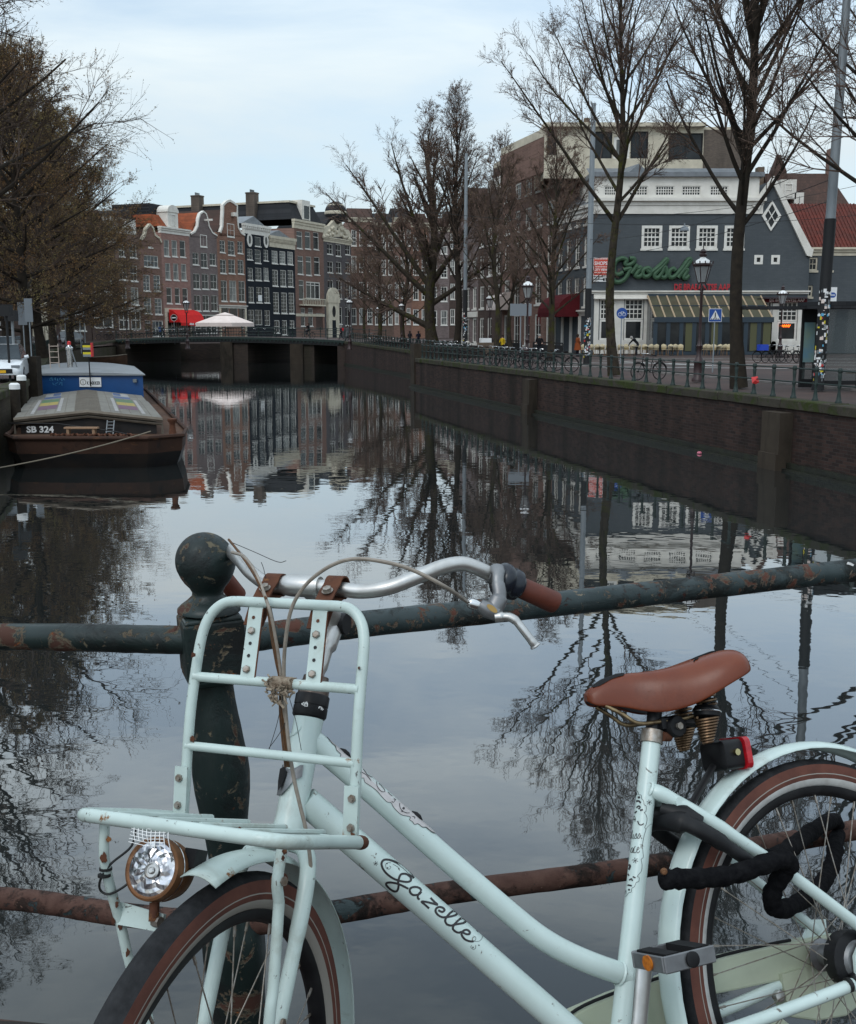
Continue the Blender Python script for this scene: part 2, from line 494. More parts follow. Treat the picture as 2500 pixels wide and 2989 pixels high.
# ================================================================ water
def make_water():
 m, nt, b = new_mat('canal_water')
 N, Lk = nt.nodes, nt.links
 N.remove(b)
 df = N.new('ShaderNodeBsdfDiffuse'); df.inputs['Color'].default_value = (.016, .019, .019, 1)
 gl_ = N.new('ShaderNodeBsdfGlossy'); gl_.inputs['Color'].default_value = (.97, .97, .97, 1); gl_.inputs['Roughness'].default_value = .012
 lw_ = N.new('ShaderNodeLayerWeight'); lw_.inputs['Blend'].default_value = .5
 rp = N.new('ShaderNodeValToRGB'); cr = rp.color_ramp          # reflectance against grazing angle, with the brightness of the sky's reflection shaped in
 pts = ((0, .03), (.4, .06), (.485, .115), (.55, .22), (.62, .33), (.70, .42), (.82, .60), (.91, .78), (1, .97))
 while len(cr.elements) < len(pts): cr.elements.new(.5)
 for e, (x, v) in zip(cr.elements, pts): e.position = x; e.color = (v, v, v, 1)
 mxs = N.new('ShaderNodeMixShader')
 Lk.new(lw_.outputs['Facing'], rp.inputs['Fac']); Lk.new(rp.outputs['Color'], mxs.inputs['Fac'])
 Lk.new(df.outputs[0], mxs.inputs[1]); Lk.new(gl_.outputs[0], mxs.inputs[2]); Lk.new(mxs.outputs[0], N['Material Output'].inputs['Surface'])
 tc = N.new('ShaderNodeTexCoord')
 prev = None
 def layer(scale, stretch, dist, detail, off, mask=None):
  nonlocal prev
  mp = N.new('ShaderNodeMapping'); mp.inputs['Scale'].default_value = stretch
  mp.inputs['Location'].default_value = (off, off, 0); mp.inputs['Rotation'].default_value = (0, 0, off * .2)
  Lk.new(tc.outputs['Object'], mp.inputs['Vector'])
  n = N.new('ShaderNodeTexNoise'); n.inputs['Scale'].default_value = scale; n.inputs['Detail'].default_value = detail
  n.inputs['Roughness'].default_value = .5
  Lk.new(mp.outputs['Vector'], n.inputs['Vector'])
  h = n.outputs['Fac']
  if mask:
   n2 = N.new('ShaderNodeTexNoise'); n2.inputs['Scale'].default_value = mask[0]; n2.inputs['Detail'].default_value = 3
   mp2 = N.new('ShaderNodeMapping'); mp2.inputs['Scale'].default_value = (.6, 1.4, 1); mp2.inputs['Location'].default_value = (7, 3, 0)
   Lk.new(tc.outputs['Object'], mp2.inputs['Vector']); Lk.new(mp2.outputs['Vector'], n2.inputs['Vector'])
   r = N.new('ShaderNodeMapRange'); r.inputs['From Min'].default_value = mask[1]; r.inputs['From Max'].default_value = mask[2]
   Lk.new(n2.outputs['Fac'], r.inputs['Value'])
   mu = N.new('ShaderNodeMath'); mu.operation = 'MULTIPLY'
   Lk.new(h, mu.inputs[0]); Lk.new(r.outputs['Result'], mu.inputs[1]); h = mu.outputs[0]
  bp = N.new('ShaderNodeBump'); bp.inputs['Strength'].default_value = 1; bp.inputs['Distance'].default_value = dist
  Lk.new(h, bp.inputs['Height'])
  if prev is not None: Lk.new(prev, bp.inputs['Normal'])
  prev = bp.outputs['Normal']
 layer(1.5, (.8, 1.2, 1), .0021, 2, 1.3)
 layer(5.0, (.7, 1.1, 1), .0011, 2, 4.7, (.09, .42, .62))
 layer(.30, (.8, 1.2, 1), .003, 1, 9.1)
 Lk.new(prev, gl_.inputs['Normal'])
 return m
M['water'] = make_water()
mb = MB()
mb.quad((-400, -60, 0), (400, -60, 0), (400, 700, 0), (-400, 700, 0))
tag(mb.build('water', M['water']), kind='structure')
# ================================================================ quays
ZQ = 2.1
QR = [(24.3, -20), (11.3, 30.7), (-1.1, 79.5)]                 # right quay edge, near part
QR2 = [(2.6, 80.4), (-9.7, 129.0)]                             # set-back part up to the bridge
QL = [(3.2, -20), (-12.9, 31), (-14.2, 36), (-16.1, 44), (-22.6, 65), (-37.2, 110), (-39.7, 141)]
def wall_run(mb, pts, z0, z1s, thick, side):
 """a vertical wall along plan points; side +1 = solid lies to the right of the run"""
 n = len(pts)
 for i in range(n - 1):
  a, b = Vector(pts[i]), Vector(pts[i + 1])
  d = (b - a).normalized(); nn = Vector((d.y, -d.x)) * side * thick
  za, zb = z1s[i], z1s[i + 1]
  vs = [(a.x, a.y, z0), (b.x, b.y, z0), (b.x, b.y, zb), (a.x, a.y, za),
    (a.x + nn.x, a.y + nn.y, z0), (b.x + nn.x, b.y + nn.y, z0), (b.x + nn.x, b.y + nn.y, zb), (a.x + nn.x, a.y + nn.y, za)]
  mb.add(vs, [(0, 1, 2, 3), (5, 4, 7, 6), (3, 2, 6, 7), (0, 4, 5, 1), (0, 3, 7, 4), (1, 5, 6, 2)])
def off_run(pts, d):
 out = []
 for i, p in enumerate(pts):
  a = Vector(pts[max(0, i - 1)]); b = Vector(pts[min(len(pts) - 1, i + 1)])
  t = (b - a).normalized(); out.append((p[0] + t.y * d, p[1] - t.x * d))
 return out
qw = thing('quay_wall', 'dark stained brick quay wall along the right bank with mossy coping', 'quay wall', (0, 0, 0))
mb = MB(); wall_run(mb, QR, -1.5, [ZQ - .28] * 3, .6, 1)
mb.build('brickwork', M['quay_brick'], qw)
mb = MB(); wall_run(mb, [QR2[0], QR2[1]], -1.5, [ZQ - .2, 2.45], .6, 1)
mb.build('brickwork', M['quay_brick'], qw)
mb = MB(); wall_run(mb, [(-1.1, 79.5), (2.6, 80.4)], -1.5, [ZQ - .28] * 2, .6, 1)
mb.build('brickwork', M['quay_brick'], qw)
def copings(parent, run, za, zb, side, L0=1.25, w=.62, h=.27, proud=.07):
 rng = random.Random(4)
 for i in range(len(run) - 1):
  a, b = Vector(run[i]), Vector(run[i + 1])
  ln = (b - a).length; d = (b - a) / ln; nn = Vector((d.y, -d.x)) * side
  k = max(1, int(ln / L0)); st = ln / k
  for j in range(k):
   p = a + d * (j * st + .006); q = a + d * ((j + 1) * st - .006)
   if p.y < 22 and q.y < 22: continue
   z = za + (zb - za) * ((j + .5) / k) + rng.uniform(-.012, .012)
   pr = proud + rng.uniform(-.012, .012)
   m2 = MB()
   p0, q0 = p - nn * pr, q - nn * pr
   p1, q1 = p + nn * (w - pr), q + nn * (w - pr)
   m2.add([(p0.x, p0.y, z - h), (q0.x, q0.y, z - h), (q1.x, q1.y, z - h), (p1.x, p1.y, z - h), (p0.x, p0.y, z - .03), (q0.x, q0.y, z - .03),
     (q1.x, q1.y, z), (p1.x, p1.y, z), (p0.x + nn.x * .03, p0.y + nn.y * .03, z), (q0.x + nn.x * .03, q0.y + nn.y * .03, z)],
     [(0, 1, 5, 4), (4, 5, 9, 8), (8, 9, 6, 7), (2, 3, 7, 6), (0, 3, 2, 1), (0, 4, 8, 7, 3), (1, 2, 6, 9, 5)])
   m2.build('coping_stone', M['coping'], parent, fix=False)
copings(qw, QR, ZQ, ZQ, 1)
copings(qw, QR2, ZQ, 2.7, 1, 2.4)
mb = MB(); wall_run(mb, off_run(QR, -.16), -1, [.24] * 3, .15, 1)
mb.build('timber_ledge', M['algae'], qw)
mb = MB(); wall_run(mb, off_run(QR, -.30), -1, [.07] * 3, .13, 1)
mb.build('timber_ledge', M['algae'], qw)
mb = MB(); wall_run(mb, off_run(QR2, -.12), -1, [.2] * 2, .11, 1)
mb.build('timber_ledge', M['algae'], qw)
def on_run(run, y):
 for i in range(len(run) - 1):
  (x0, y0), (x1, y1) = run[i], run[i + 1]
  if min(y0, y1) <= y <= max(y0, y1):
   t = (y - y0) / (y1 - y0)
   return Vector((x0 + (x1 - x0) * t, y))
DQ = Vector((-.2463, .9692))     # direction of the right quay, away
NQ = Vector((.9692, .2463))      # inland
for yy, w_ in ((33.0, 1.0), (54.5, 1.0)):
 p = on_run(QR, yy)
 mb = MB()
 for (z0, z1, pr) in ((-1, .5, .52), (.5, 1.72, .44)):
  a = p - DQ * w_ / 2 - NQ * pr; b = p + DQ * w_ / 2 - NQ * pr; c = p + DQ * w_ / 2 + NQ * .05; e = p - DQ * w_ / 2 + NQ * .05
  mb.prism([(a.x, a.y, z0), (b.x, b.y, z0), (c.x, c.y, z0), (e.x, e.y, z0)], (0, 0, z1 - z0))
 mb.build('stone_pier', M['pier_stone'], qw)
mb = MB()
p = Vector((-1.1, 79.5))
a, b, c, e = p - NQ * .12 - DQ * .9, p - NQ * .12 + DQ * .25, p + NQ * 1.0 + DQ * .25, p + NQ * 1.0 - DQ * .9
mb.prism([(a.x, a.y, -1), (b.x, b.y, -1), (c.x, c.y, -1), (e.x, e.y, -1)], (0, 0, 4.1))
mb.build('end_block', M['pier_stone'], qw)
mb = MB()
a, b, c, e = p + NQ * 1.0 - DQ * .6, p + NQ * 1.0 + DQ * .1, p + NQ * 5.2 + DQ * .1, p + NQ * 5.2 - DQ * .6
mb.prism([(q.x, q.y, ZQ) for q in (a, b, c, e)], (0, 0, .75))
mb.build('low_wall', M['abut'], qw)
def sheet(name, poly, z, mat, **k):
 mb = MB()
 mb.add([(x, y, z) for x, y in poly], [tuple(range(len(poly)))])
 o = mb.build(name, mat)
 if o.data.polygons[0].normal.z < 0:
  o.data.flip_normals()
 return tag(o, kind='structure', **k)
Rin = off_run(QR, .1); Rin2 = off_run(QR2, .1)
sheet('pavement', [Rin[0], Rin[1], Rin[2], Rin2[0], Rin2[1], (-7, 137), (7, 160), (30, 200), (75, 280), (260, 700), (700, 700), (700, -20)], ZQ - .05, M['asphalt'])
Lin = off_run(QL, -.1)
sheet('pavement', Lin + [(-41, 147), (-26, 160), (-12, 166), (2, 185), (40, 260), (240, 700), (-700, 700), (-700, -20)], ZQ - .05, M['asphalt'])
def strip(name, c0, c1, w, z, mat, parent=None):
 c0, c1 = Vector(c0), Vector(c1); d = (c1 - c0).normalized(); n = Vector((d.y, -d.x)) * w / 2
 mb = MB()
 mb.quad((c0.x - n.x, c0.y - n.y, z), (c0.x + n.x, c0.y + n.y, z), (c1.x + n.x, c1.y + n.y, z), (c1.x - n.x, c1.y - n.y, z))
 o = mb.build(name, mat, parent)
 if o.data.polygons[0].normal.z < 0:
  o.data.flip_normals()
 return o
rd = strip('road', (60, 55), (8.5, 70.5), 15, ZQ - .046, M['road'])
tag(rd, kind='structure')
for (c0, c1, w_) in (((50, 51), (6.6, 63), .35), ((52, 57), (9, 69.5), .3), ((52, 62.5), (11.5, 74.5), .22), ((16.6, 63.5), (12.6, 71.5), .5)):
 strip('road_line', c0, c1, w_, ZQ - .042, M['paint_line'], rd)
kb = strip('pavement', (60, 79), (13.8, 84), 12, ZQ - .02, M['asphalt']); tag(kb, kind='structure')
mb = MB(); wall_run(mb, [(60, 72.9), (12.4, 78.0)], ZQ - .1, [ZQ + .03] * 2, .25, 1)
tag(mb.build('kerb', M['kerb']), kind='structure')
mb = MB(); wall_run(mb, off_run([(11.4 + 1.9, 30.7 + .5), (-1.1 + 1.9, 79.5 + .5)], 3.2), ZQ - .1, [ZQ + .03] * 2, .2, 1)
tag(mb.build('kerb', M['kerb']), kind='structure')
ql = thing('quay_wall', 'low mossy brick quay wall along the left bank behind the barge', 'quay wall', (0, 0, 0))
mb = MB(); wall_run(mb, QL, -1.5, [ZQ - .2] * 7, .6, -1)
mb.build('brickwork', M['quay_brick_l'], ql)
copings(ql, QL[1:6], ZQ, ZQ, -1, 2.4)
copings(ql, QL[5:], ZQ, 2.7, -1, 3.0)
fw_ = thing('quay_wall', 'brown quay wall seen through the arches of the far bridge', 'quay wall', (0, 0, 0))
mb = MB(); wall_run(mb, [(-41, 147), (-26, 160), (-12, 166), (2, 185), (40, 260)], -1, [ZQ] * 5, .5, -1)
mb.build('brickwork', M['abut'], fw_)
fw2 = thing('quay_wall', 'grey quay wall continuing behind the right end of the far bridge', 'quay wall', (0, 0, 0))
mb = MB(); wall_run(mb, [(-7, 137), (7, 160), (30, 200), (75, 280)], -1, [ZQ] * 4, .5, 1)
mb.build('brickwork', M['abut'], fw2)
# ---- quay railings: cast iron posts and two rails
def bollard_mesh():
 mb = MB()
 mb.lathe([(.10, 0), (.10, .05), (.075, .09), (.06, .2), (.042, .32), (.04, .4), (.06, .45), (.06, .5), (.042, .55), (.05, .68), (.062, .8), (.05, .84), (.07, .88), (.07, .95), (.045, .99)], 8)
 return mb.mesh('post', M['dark_green'], True)
BOL = bollard_mesh()
def railing(label, run, za, zb, spacing, inset, group=None, start=0, hs=(.5, .91), rr=.022, me=BOL, zs=1.0):
 root = thing('canal_railing', label, 'railing', (0, 0, 0), group=group)
 r = off_run(run, inset)
 tot = sum((Vector(r[i + 1]) - Vector(r[i])).length for i in range(len(r) - 1))
 s, acc = start, 0
 for i in range(len(r) - 1):
  a, b = Vector(r[i]), Vector(r[i + 1]); ln = (b - a).length
  while s <= acc + ln:
   p = a + (b - a) * ((s - acc) / ln)
   z = za + (zb - za) * (s / tot)
   o = link('post', me, root, (p.x, p.y, z)); o.scale = (1, 1, zs)
   s += spacing
  acc += ln
 for h in hs:
  mb = MB(); acc = 0; pts = []
  for i, q in enumerate(r):
   if i: acc += (Vector(r[i]) - Vector(r[i - 1])).length
   pts.append((q[0], q[1], za + (zb - za) * acc / tot + h * zs))
  mb.tube(pts, rr, 6)
  mb.build('rail', M['dark_green'], root, True)
 return root
pstart = on_run(QR, 24.0);
railing('dark green iron railing along the right quay in front of the cafe', [(pstart.x, pstart.y), (-1.1 + .25, 78.4)], ZQ, ZQ, 1.13, .38, start=.42)
railing('dark iron railing climbing the right quay up to the far bridge', QR2, ZQ, 2.72, 1.25, .38)
railing('dark green iron railing on the left quay beside the parked cars', [(-27.5, 78), (-37.2, 110)], ZQ, ZQ, 1.6, -.38)
# ================================================================ far bridge
BR, BLp = Vector((-9.7, 129.0)), Vector((-39.7, 141.0))         # right and left end of the near face
BD = (BLp - BR).normalized(); BN = Vector((BD.y, -BD.x))          # BN points away from the camera
if BN.y < 0: BN = -BN
BLEN = (BLp - BR).length
bridge = thing('canal_bridge', 'low dark iron canal bridge on two brick piers with railings', 'bridge', (BR.x, BR.y, 0), math.atan2(BD.y, BD.x))
SY = 1 if (Vector((-BD.y, BD.x)).dot(BN) > 0) else -1
def deck_z(x):
 t = x / BLEN
 return 2.72 + .38 * (1 - (2 * t - 1) ** 2) ** 1.0
def bridge_strip(y0, y1, dz0, dz1, name, mat, nseg=16, x0=0, x1=None):
 x1 = BLEN if x1 is None else x1
 mb = MB()
 for i in range(nseg):
  xa, xb = x0 + (x1 - x0) * i / nseg, x0 + (x1 - x0) * (i + 1) / nseg
  za, zb = deck_z(xa), deck_z(xb)
  ya, yb = y0 * SY, y1 * SY
  mb.add([(xa, ya, za + dz0), (xb, ya, zb + dz0), (xb, yb, zb + dz0), (xa, yb, za + dz0), (xa, ya, za + dz1), (xb, ya, zb + dz1), (xb, yb, zb + dz1), (xa, yb, za + dz1)],
    [(0, 3, 2, 1), (4, 5, 6, 7), (0, 1, 5, 4), (2, 3, 7, 6)] + ([(3, 0, 4, 7)] if i == 0 else []) + ([(1, 2, 6, 5)] if i == nseg - 1 else []))
 return mb.build(name, mat, bridge)
bridge_strip(.0, 12, -.45, -.02, 'deck', M['asphalt'])
bridge_strip(-.02, .25, .0, .1, 'kerb_stone', M['kerb'])
bridge_strip(-.18, -.03, -.22, .05, 'fascia_girder', M['dark_green'])
bridge_strip(-.10, -.02, -.62, -.24, 'lower_girder', M['iron'])
mb = MB()
for i in range(int(BLEN / .5)):
 x = .25 + i * .5
 mb.box(x - .08, x + .08, -.20 * SY, -.12 * SY, deck_z(x) - .42, deck_z(x) - .24)
o = mb.build('fascia_dentil', M['dark_green'], bridge); tag(o, kind='stuff')
def bridge_x(px):      # distance along the bridge of a photograph column
 d = ray(px, 1050); t = BR.to_3d(); n2 = Vector((-BD.y, BD.x))
 k = n2.dot(BR) / n2.dot(Vector((d.x, d.y)))
 return (Vector((d.x, d.y)) * k - BR).dot(BD)
for (p0, p1, mat) in ((851, 947, 'abut'), (648, 752, 'abut')):
 xa, xb = sorted((bridge_x(p0), bridge_x(p1)))
 mb = MB(); ya, yb = sorted((.15 * SY, 11.5 * SY))
 mb.box(xa + 1.4, xb, ya, yb, -1, deck_z((xa + xb) / 2) - .5)
 mb.build('pier', M[mat], bridge)
 mb = MB(); ya, yb = sorted((-.12 * SY, .14 * SY))
 mb.box(xb - 1.6, xb + .1, ya, yb, -1, deck_z((xa + xb) / 2) - .55)
 mb.build('pier_front', M['pier_stone'], bridge)
for xa, xb in ((-.1, .9), (BLEN - 1.5, BLEN + .3)):
 mb = MB(); ya, yb = sorted((-.1 * SY, 12 * SY))
 mb.box(xa, xb, ya, yb, -1, 2.5)
 mb.build('abutment', M['abut'], bridge)
def bridge_rail(y, parent, nm):
 k = int(BLEN / 2.2)
 for i in range(k + 1):
  x = BLEN * i / k
  mb = MB()
  z = deck_z(x)
  mb.lathe([(.10, 0), (.10, .1), (.06, .16), (.05, .6), (.06, .66), (.05, 1.1), (.08, 1.14), (.08, 1.26), (.03, 1.33)], 6, (x, y * SY, z))
  mb.build('railing_post', M['dark_green'], parent, True)
 for h in (.35, .72, 1.15):
  mb = MB()
  mb.tube([(BLEN * i / 16, y * SY, deck_z(BLEN * i / 16) + h) for i in range(17)], .026 if h < 1 else .036, 5)
  mb.build('rail', M['dark_green'], parent)
bridge_rail(.12, bridge, 'near')
bridge_rail(11.8, bridge, 'far')
mb = MB()
for i in range(26):
 x = BLEN * (.36 + .3 * i / 26)
 mb.tube([(x, .12 * SY, deck_z(x)), (x, .12 * SY, deck_z(x) + 1.15)], .02, 4)
tag(mb.build('baluster', M['iron'], bridge), kind='stuff')
def ramp(c0, c1, w, z0, z1):
 c0, c1 = Vector(c0), Vector(c1); d = (c1 - c0).normalized(); n = Vector((-d.y, d.x)) * w / 2
 mb = MB()
 a, b, c, e = c0 - n, c0 + n, c1 + n, c1 - n
 mb.prism([(a.x, a.y, z0), (b.x, b.y, z0), (c.x, c.y, z1), (e.x, e.y, z1)], (0, 0, -.8))
 tag(mb.build('road', M['road']), kind='structure')
cR = BR + BN * 6; cL = BLp + BN * 6
ramp(cR + BD * .3, cR - BD * 24 + Vector((0, 0)), 12.2, 2.7, ZQ)
ramp(cL - BD * .3, cL + BD * 20, 12.2, 2.7, ZQ)
# ================================================================ the bridge the photographer stands on
nd = thing('canal_bridge', 'paved bridge deck below the bicycle and painted railing', 'bridge', (0, 0, 0))
mb = MB()
dk = lambda x, y: (x, y, 2.800 - .055 * (x - .225))
mb.prism([dk(-4, -6), dk(7, -6), dk(7, 2.75), dk(1.6, 2.14), dk(-.42, 1.93), dk(-4, 2.2)], (0, 0, -.5))
mb.build('deck', brick_mat('deck_pavers', (.085, .05, .042), (.055, .038, .034), (.03, .027, .025), .21, .075, 'XY', (.03, .027, .024), .6, sscale=1.2), nd)
# ================================================================ houses
class Face:
 """a facade plane: origin on the ground, x along the facade to the right as seen, y into the house, z up"""
 def __init__(s, p, d, zg):
  s.d = Vector(d).normalized(); s.p = Vector(p); s.zg = zg
  s.n = Vector((-s.d.y, s.d.x))          # into the house
 def uv(s, px, py):
  r = ray(px, py)
  k = (s.p - Vector((0, 0))).dot(s.n) / Vector((r.x, r.y)).dot(s.n)
  q = CAMP + r * k
  return (Vector((q.x, q.y)) - s.p).dot(s.d), q.z - s.zg
 def root(s, u, name, label, cat='house', group=None):
  q = s.p + s.d * u
  return thing(name, label, cat, (q.x, q.y, s.zg), math.atan2(s.d.y, s.d.x), group)
def holed_wall(W, H, holes, mat, parent, D=9, rec=.16, name='wall', z0=0, x0=0, back=True):
 """front wall with rectangular openings and reveals, plus sides, back and lid"""
 mb = MB()
 hs = []
 for (a, b, c, e) in holes:
  a, b = max(x0 + .05, a), min(x0 + W - .05, b); c, e = max(z0 + .02, c), min(H - .03, e)
  if b - a > .05 and e - c > .05: hs.append((a, b, c, e))
 xs = sorted(set([x0, x0 + W] + [h[0] for h in hs] + [h[1] for h in hs]))
 zs = sorted(set([z0, H] + [h[2] for h in hs] + [h[3] for h in hs]))
 for i in range(len(xs) - 1):
  run = None
  for j in range(len(zs) - 1):
   cx, cz = (xs[i] + xs[i + 1]) / 2, (zs[j] + zs[j + 1]) / 2
   inside = any(a < cx < b and c < cz < e for a, b, c, e in hs)
   if not inside and run is None: run = zs[j]
   if inside and run is not None:
    mb.quad((xs[i], 0, run), (xs[i + 1], 0, run), (xs[i + 1], 0, zs[j]), (xs[i], 0, zs[j])); run = None
  if run is not None:
   mb.quad((xs[i], 0, run), (xs[i + 1], 0, run), (xs[i + 1], 0, H), (xs[i], 0, H))
 for a, b, c, e in hs:
  mb.quad((a, 0, c), (a, rec, c), (a, rec, e), (a, 0, e)); mb.quad((b, rec, c), (b, 0, c), (b, 0, e), (b, rec, e))
  mb.quad((a, 0, e), (a, rec, e), (b, rec, e), (b, 0, e)); mb.quad((a, rec, c), (a, 0, c), (b, 0, c), (b, rec, c))
 X = x0 + W
 mb.quad((x0, D, z0), (x0, 0, z0), (x0, 0, H), (x0, D, H)); mb.quad((X, 0, z0), (X, D, z0), (X, D, H), (X, 0, H))
 if back:
  mb.quad((X, D, z0), (x0, D, z0), (x0, D, H), (X, D, H)); mb.quad((x0, 0, H), (X, 0, H), (X, D, H), (x0, D, H))
 mb.build(name, mat, parent, fix=False)
 return hs
WIN_CACHE = {}
def window(parent, a, b, c, e, cols=2, rows=3, fw=.10, mw=.03, glass='glass', sill=True, frame='frame_white', y=.07, dep=.09, arch=False, transom=None, proud=0.0):
 """a framed window in an opening: frame and bars, panes, sill"""
 w, h = b - a, e - c
 if w < .1 or h < .1: return
 mb = MB()
 y0 = y - proud
 mb.box(0, fw, y0, y + dep, 0, h); mb.box(w - fw, w, y0, y + dep, 0, h)
 mb.box(fw, w - fw, y0 + .002, y + dep, 0, fw * .9); mb.box(fw, w - fw, y0 + .002, y + dep, h - fw, h)
 iw, ih = w - 2 * fw, h - 2 * fw
 for i in range(1, cols):
  x = fw + iw * i / cols
  mb.box(x - mw / 2, x + mw / 2, y + .025, y + dep - .01, fw * .9, h - fw)
 for j in range(1, rows):
  z = fw + ih * j / rows
  k = 1.6 if (rows % 2 == 0 and j == rows // 2) else 1
  mb.box(fw, w - fw, y + .022, y + dep - .012, z - mw * k / 2, z + mw * k / 2)
 if transom:
  z = h * transom
  mb.box(fw, w - fw, y + .01, y + dep - .01, z - .05, z + .05)
 o = mb.build('window', M[frame], parent, loc=(a, 0, c), fix=False)
 m2 = MB(); m2.quad((fw * .5, y + .075, fw * .5), (w - fw * .5, y + .075, fw * .5), (w - fw * .5, y + .075, h - fw * .5), (fw * .5, y + .075, h - fw * .5))
 m2.build('pane', M[glass], o, fix=False)
 if sill:
  m3 = MB(); m3.box(-.07, w + .07, -.09, .12, -.17, -.002)
  m3.build('sill', M[frame], o, fix=False)
 return o
def gable_roof(parent, u0, u1, zE, zR, D, mat, y0=.35, name='roof'):
 um = (u0 + u1) / 2
 mb = MB()
 mb.add([(u0 + .05, y0, zE), (u1 - .05, y0, zE), (um, y0, zR), (u0 + .05, D, zE), (u1 - .05, D, zE), (um, D, zR)],
   [(0, 1, 2), (5, 4, 3), (0, 2, 5, 3), (1, 4, 5, 2), (0, 3, 4, 1)])
 return mb.build(name, mat, parent)
def gable_wall(parent, poly, mat, cope='white', cw=.34, D=.35, name='gable', close=False):
 mb = MB()
 mb.prism([(x, 0, z) for x, z in poly], (0, D, 0))
 g = mb.build(name, mat, parent)
 mb = MB()
 mb.band(poly[1:-1] if not close else poly, cw, -.1, D + .06, close)
 mb.build('coping', M[cope], g)
 return g
def cornice(parent, u0, u1, z0, z1, mat='white', steps=((0, .06), (.45, .18), (.75, .34)), D=.4, dent=0):
 mb = MB()
 h = z1 - z0
 for i, (t, pr) in enumerate(steps):
  t2 = steps[i + 1][0] if i + 1 < len(steps) else 1
  mb.box(u0 - pr * .5, u1 + pr * .5, -pr, D, z0 + h * t, z0 + h * t2)
 o = mb.build('cornice', M[mat], parent)
 if dent:
  m2 = MB(); n = int((u1 - u0) / dent)
  for i in range(n):
   x = u0 + (i + .5) * (u1 - u0) / n
   m2.box(x - dent * .28, x + dent * .28, -steps[-1][1] + .04, -.05, z0 + h * .55, z0 + h * .745)
  tag(m2.build('dentil', M[mat], o), kind='stuff')
 return o
def chim(parent, u, z0, z1, w=1.0, d=.8, y=3, pots=4):
 mb = MB(); mb.box(u - w / 2, u + w / 2, y, y + d, z0, z1); mb.box(u - w / 2 - .08, u + w / 2 + .08, y - .08, y + d + .08, z1 - .25, z1 - .05)
 c = mb.build('chimney', M['chimney'], parent)
 for i in range(pots):
  m2 = MB(); m2.lathe([(.09, 0), (.1, .5)], 8, (u - w / 2 + w * (i + .5) / pots, y + d / 2, z1))
  m2.build('chimney_pot', M['black'], c)
def winrow(fc, u0, rects, parent, **k):
 """photograph rectangles (x0, x1, y0, y1, opts) to openings in facade metres"""
 out = []
 for r in rects:
  o = dict(r[4]) if len(r) > 4 else {}
  ym = (r[2] + r[3]) / 2
  a = fc.uv(r[0], ym)[0] - u0; b = fc.uv(r[1], ym)[0] - u0
  xm = (r[0] + r[1]) / 2
  c = fc.uv(xm, r[3])[1]; e = fc.uv(xm, r[2])[1]
  kk = dict(k); kk.update(o)
  out.append((a, b, c, e, kk))
 return out
A_ = lambda u, v: (u * .3986, 500 + v * .3986)
B_ = lambda u, v: (600 + u * .2857, 500 + v * .2857)
def ra(u0, u1, v0, v1, **k):
 (x0, y0), (x1, y1) = A_(u0, v0), A_(u1, v1); return (x0, x1, y0, y1, k)
def rb(u0, u1, v0, v1, **k):
 (x0, y0), (x1, y1) = B_(u0, v0), B_(u1, v1); return (x0, x1, y0, y1, k)
FA = Face((-39.0, 170.0), (.3887, .9214), 2.1)
def uA(fc, q): return fc.uv(*q)
def base_house(fc, x0, x1, ytop, rects, mat, label, yref=800, D=10, wopts=None, name='canal_house'):
 u0 = fc.uv(x0, yref)[0]; u1 = fc.uv(x1, yref)[0]
 H = fc.uv((x0 + x1) / 2, ytop)[1]
 root = fc.root(u0, name, label)
 W = u1 - u0
 wins = winrow(fc, u0, rects, root, **(wopts or {}))
 holed_wall(W, H, [w[:4] for w in wins], M[mat], root, D)
 for a, b, c, e, k in wins:
  k = dict(k); kind = k.pop('kind', None)
  a2, b2, c2, e2 = max(.05, a), min(W - .05, b), max(.02, c), min(H - .03, e)
  if kind == 'door':
   mb = MB(); mb.box(0, b2 - a2, .08, .14, 0, (e2 - c2) * .8); d = mb.build('door', M[k.get('mat', 'b_dark')], root, loc=(a2, 0, c2))
   window(root, a2, b2, c2 + (e2 - c2) * .8, e2, 1, 1, fw=.07, sill=False)
  else:
   window(root, a2, b2, c2, e2, **k)
 return root, u0, W, H
def P(fc, u0, q):     # photo point to facade-local (x, z)
 u, z = fc.uv(*q); return (u - u0, z)
CUR = dict(glass='glass_c')
# --- dark shop house
r, u0, W, H = base_house(FA, 262, 339, 700, [ra(750, 805, 572, 690), ra(757, 820, 730, 880), ra(672, 720, 572, 690), ra(672, 722, 730, 880),
 ra(688, 830, 928, 1150, cols=2, rows=3, fw=.25, mw=.12, glass='glass', sill=False)], 'b_dark', 'dark brown brick house with tall white shop window beside the bare tree', wopts=dict(cols=2, rows=2))
cornice(r, -.1, W + .1, P(FA, u0, A_(760, 912))[1], P(FA, u0, A_(760, 895))[1])
cornice(r, -.1, W + .1, H - .5, H + .3)
gable_roof(r, 0, W, H + .2, H + 4, 10, M['tile_brown'])
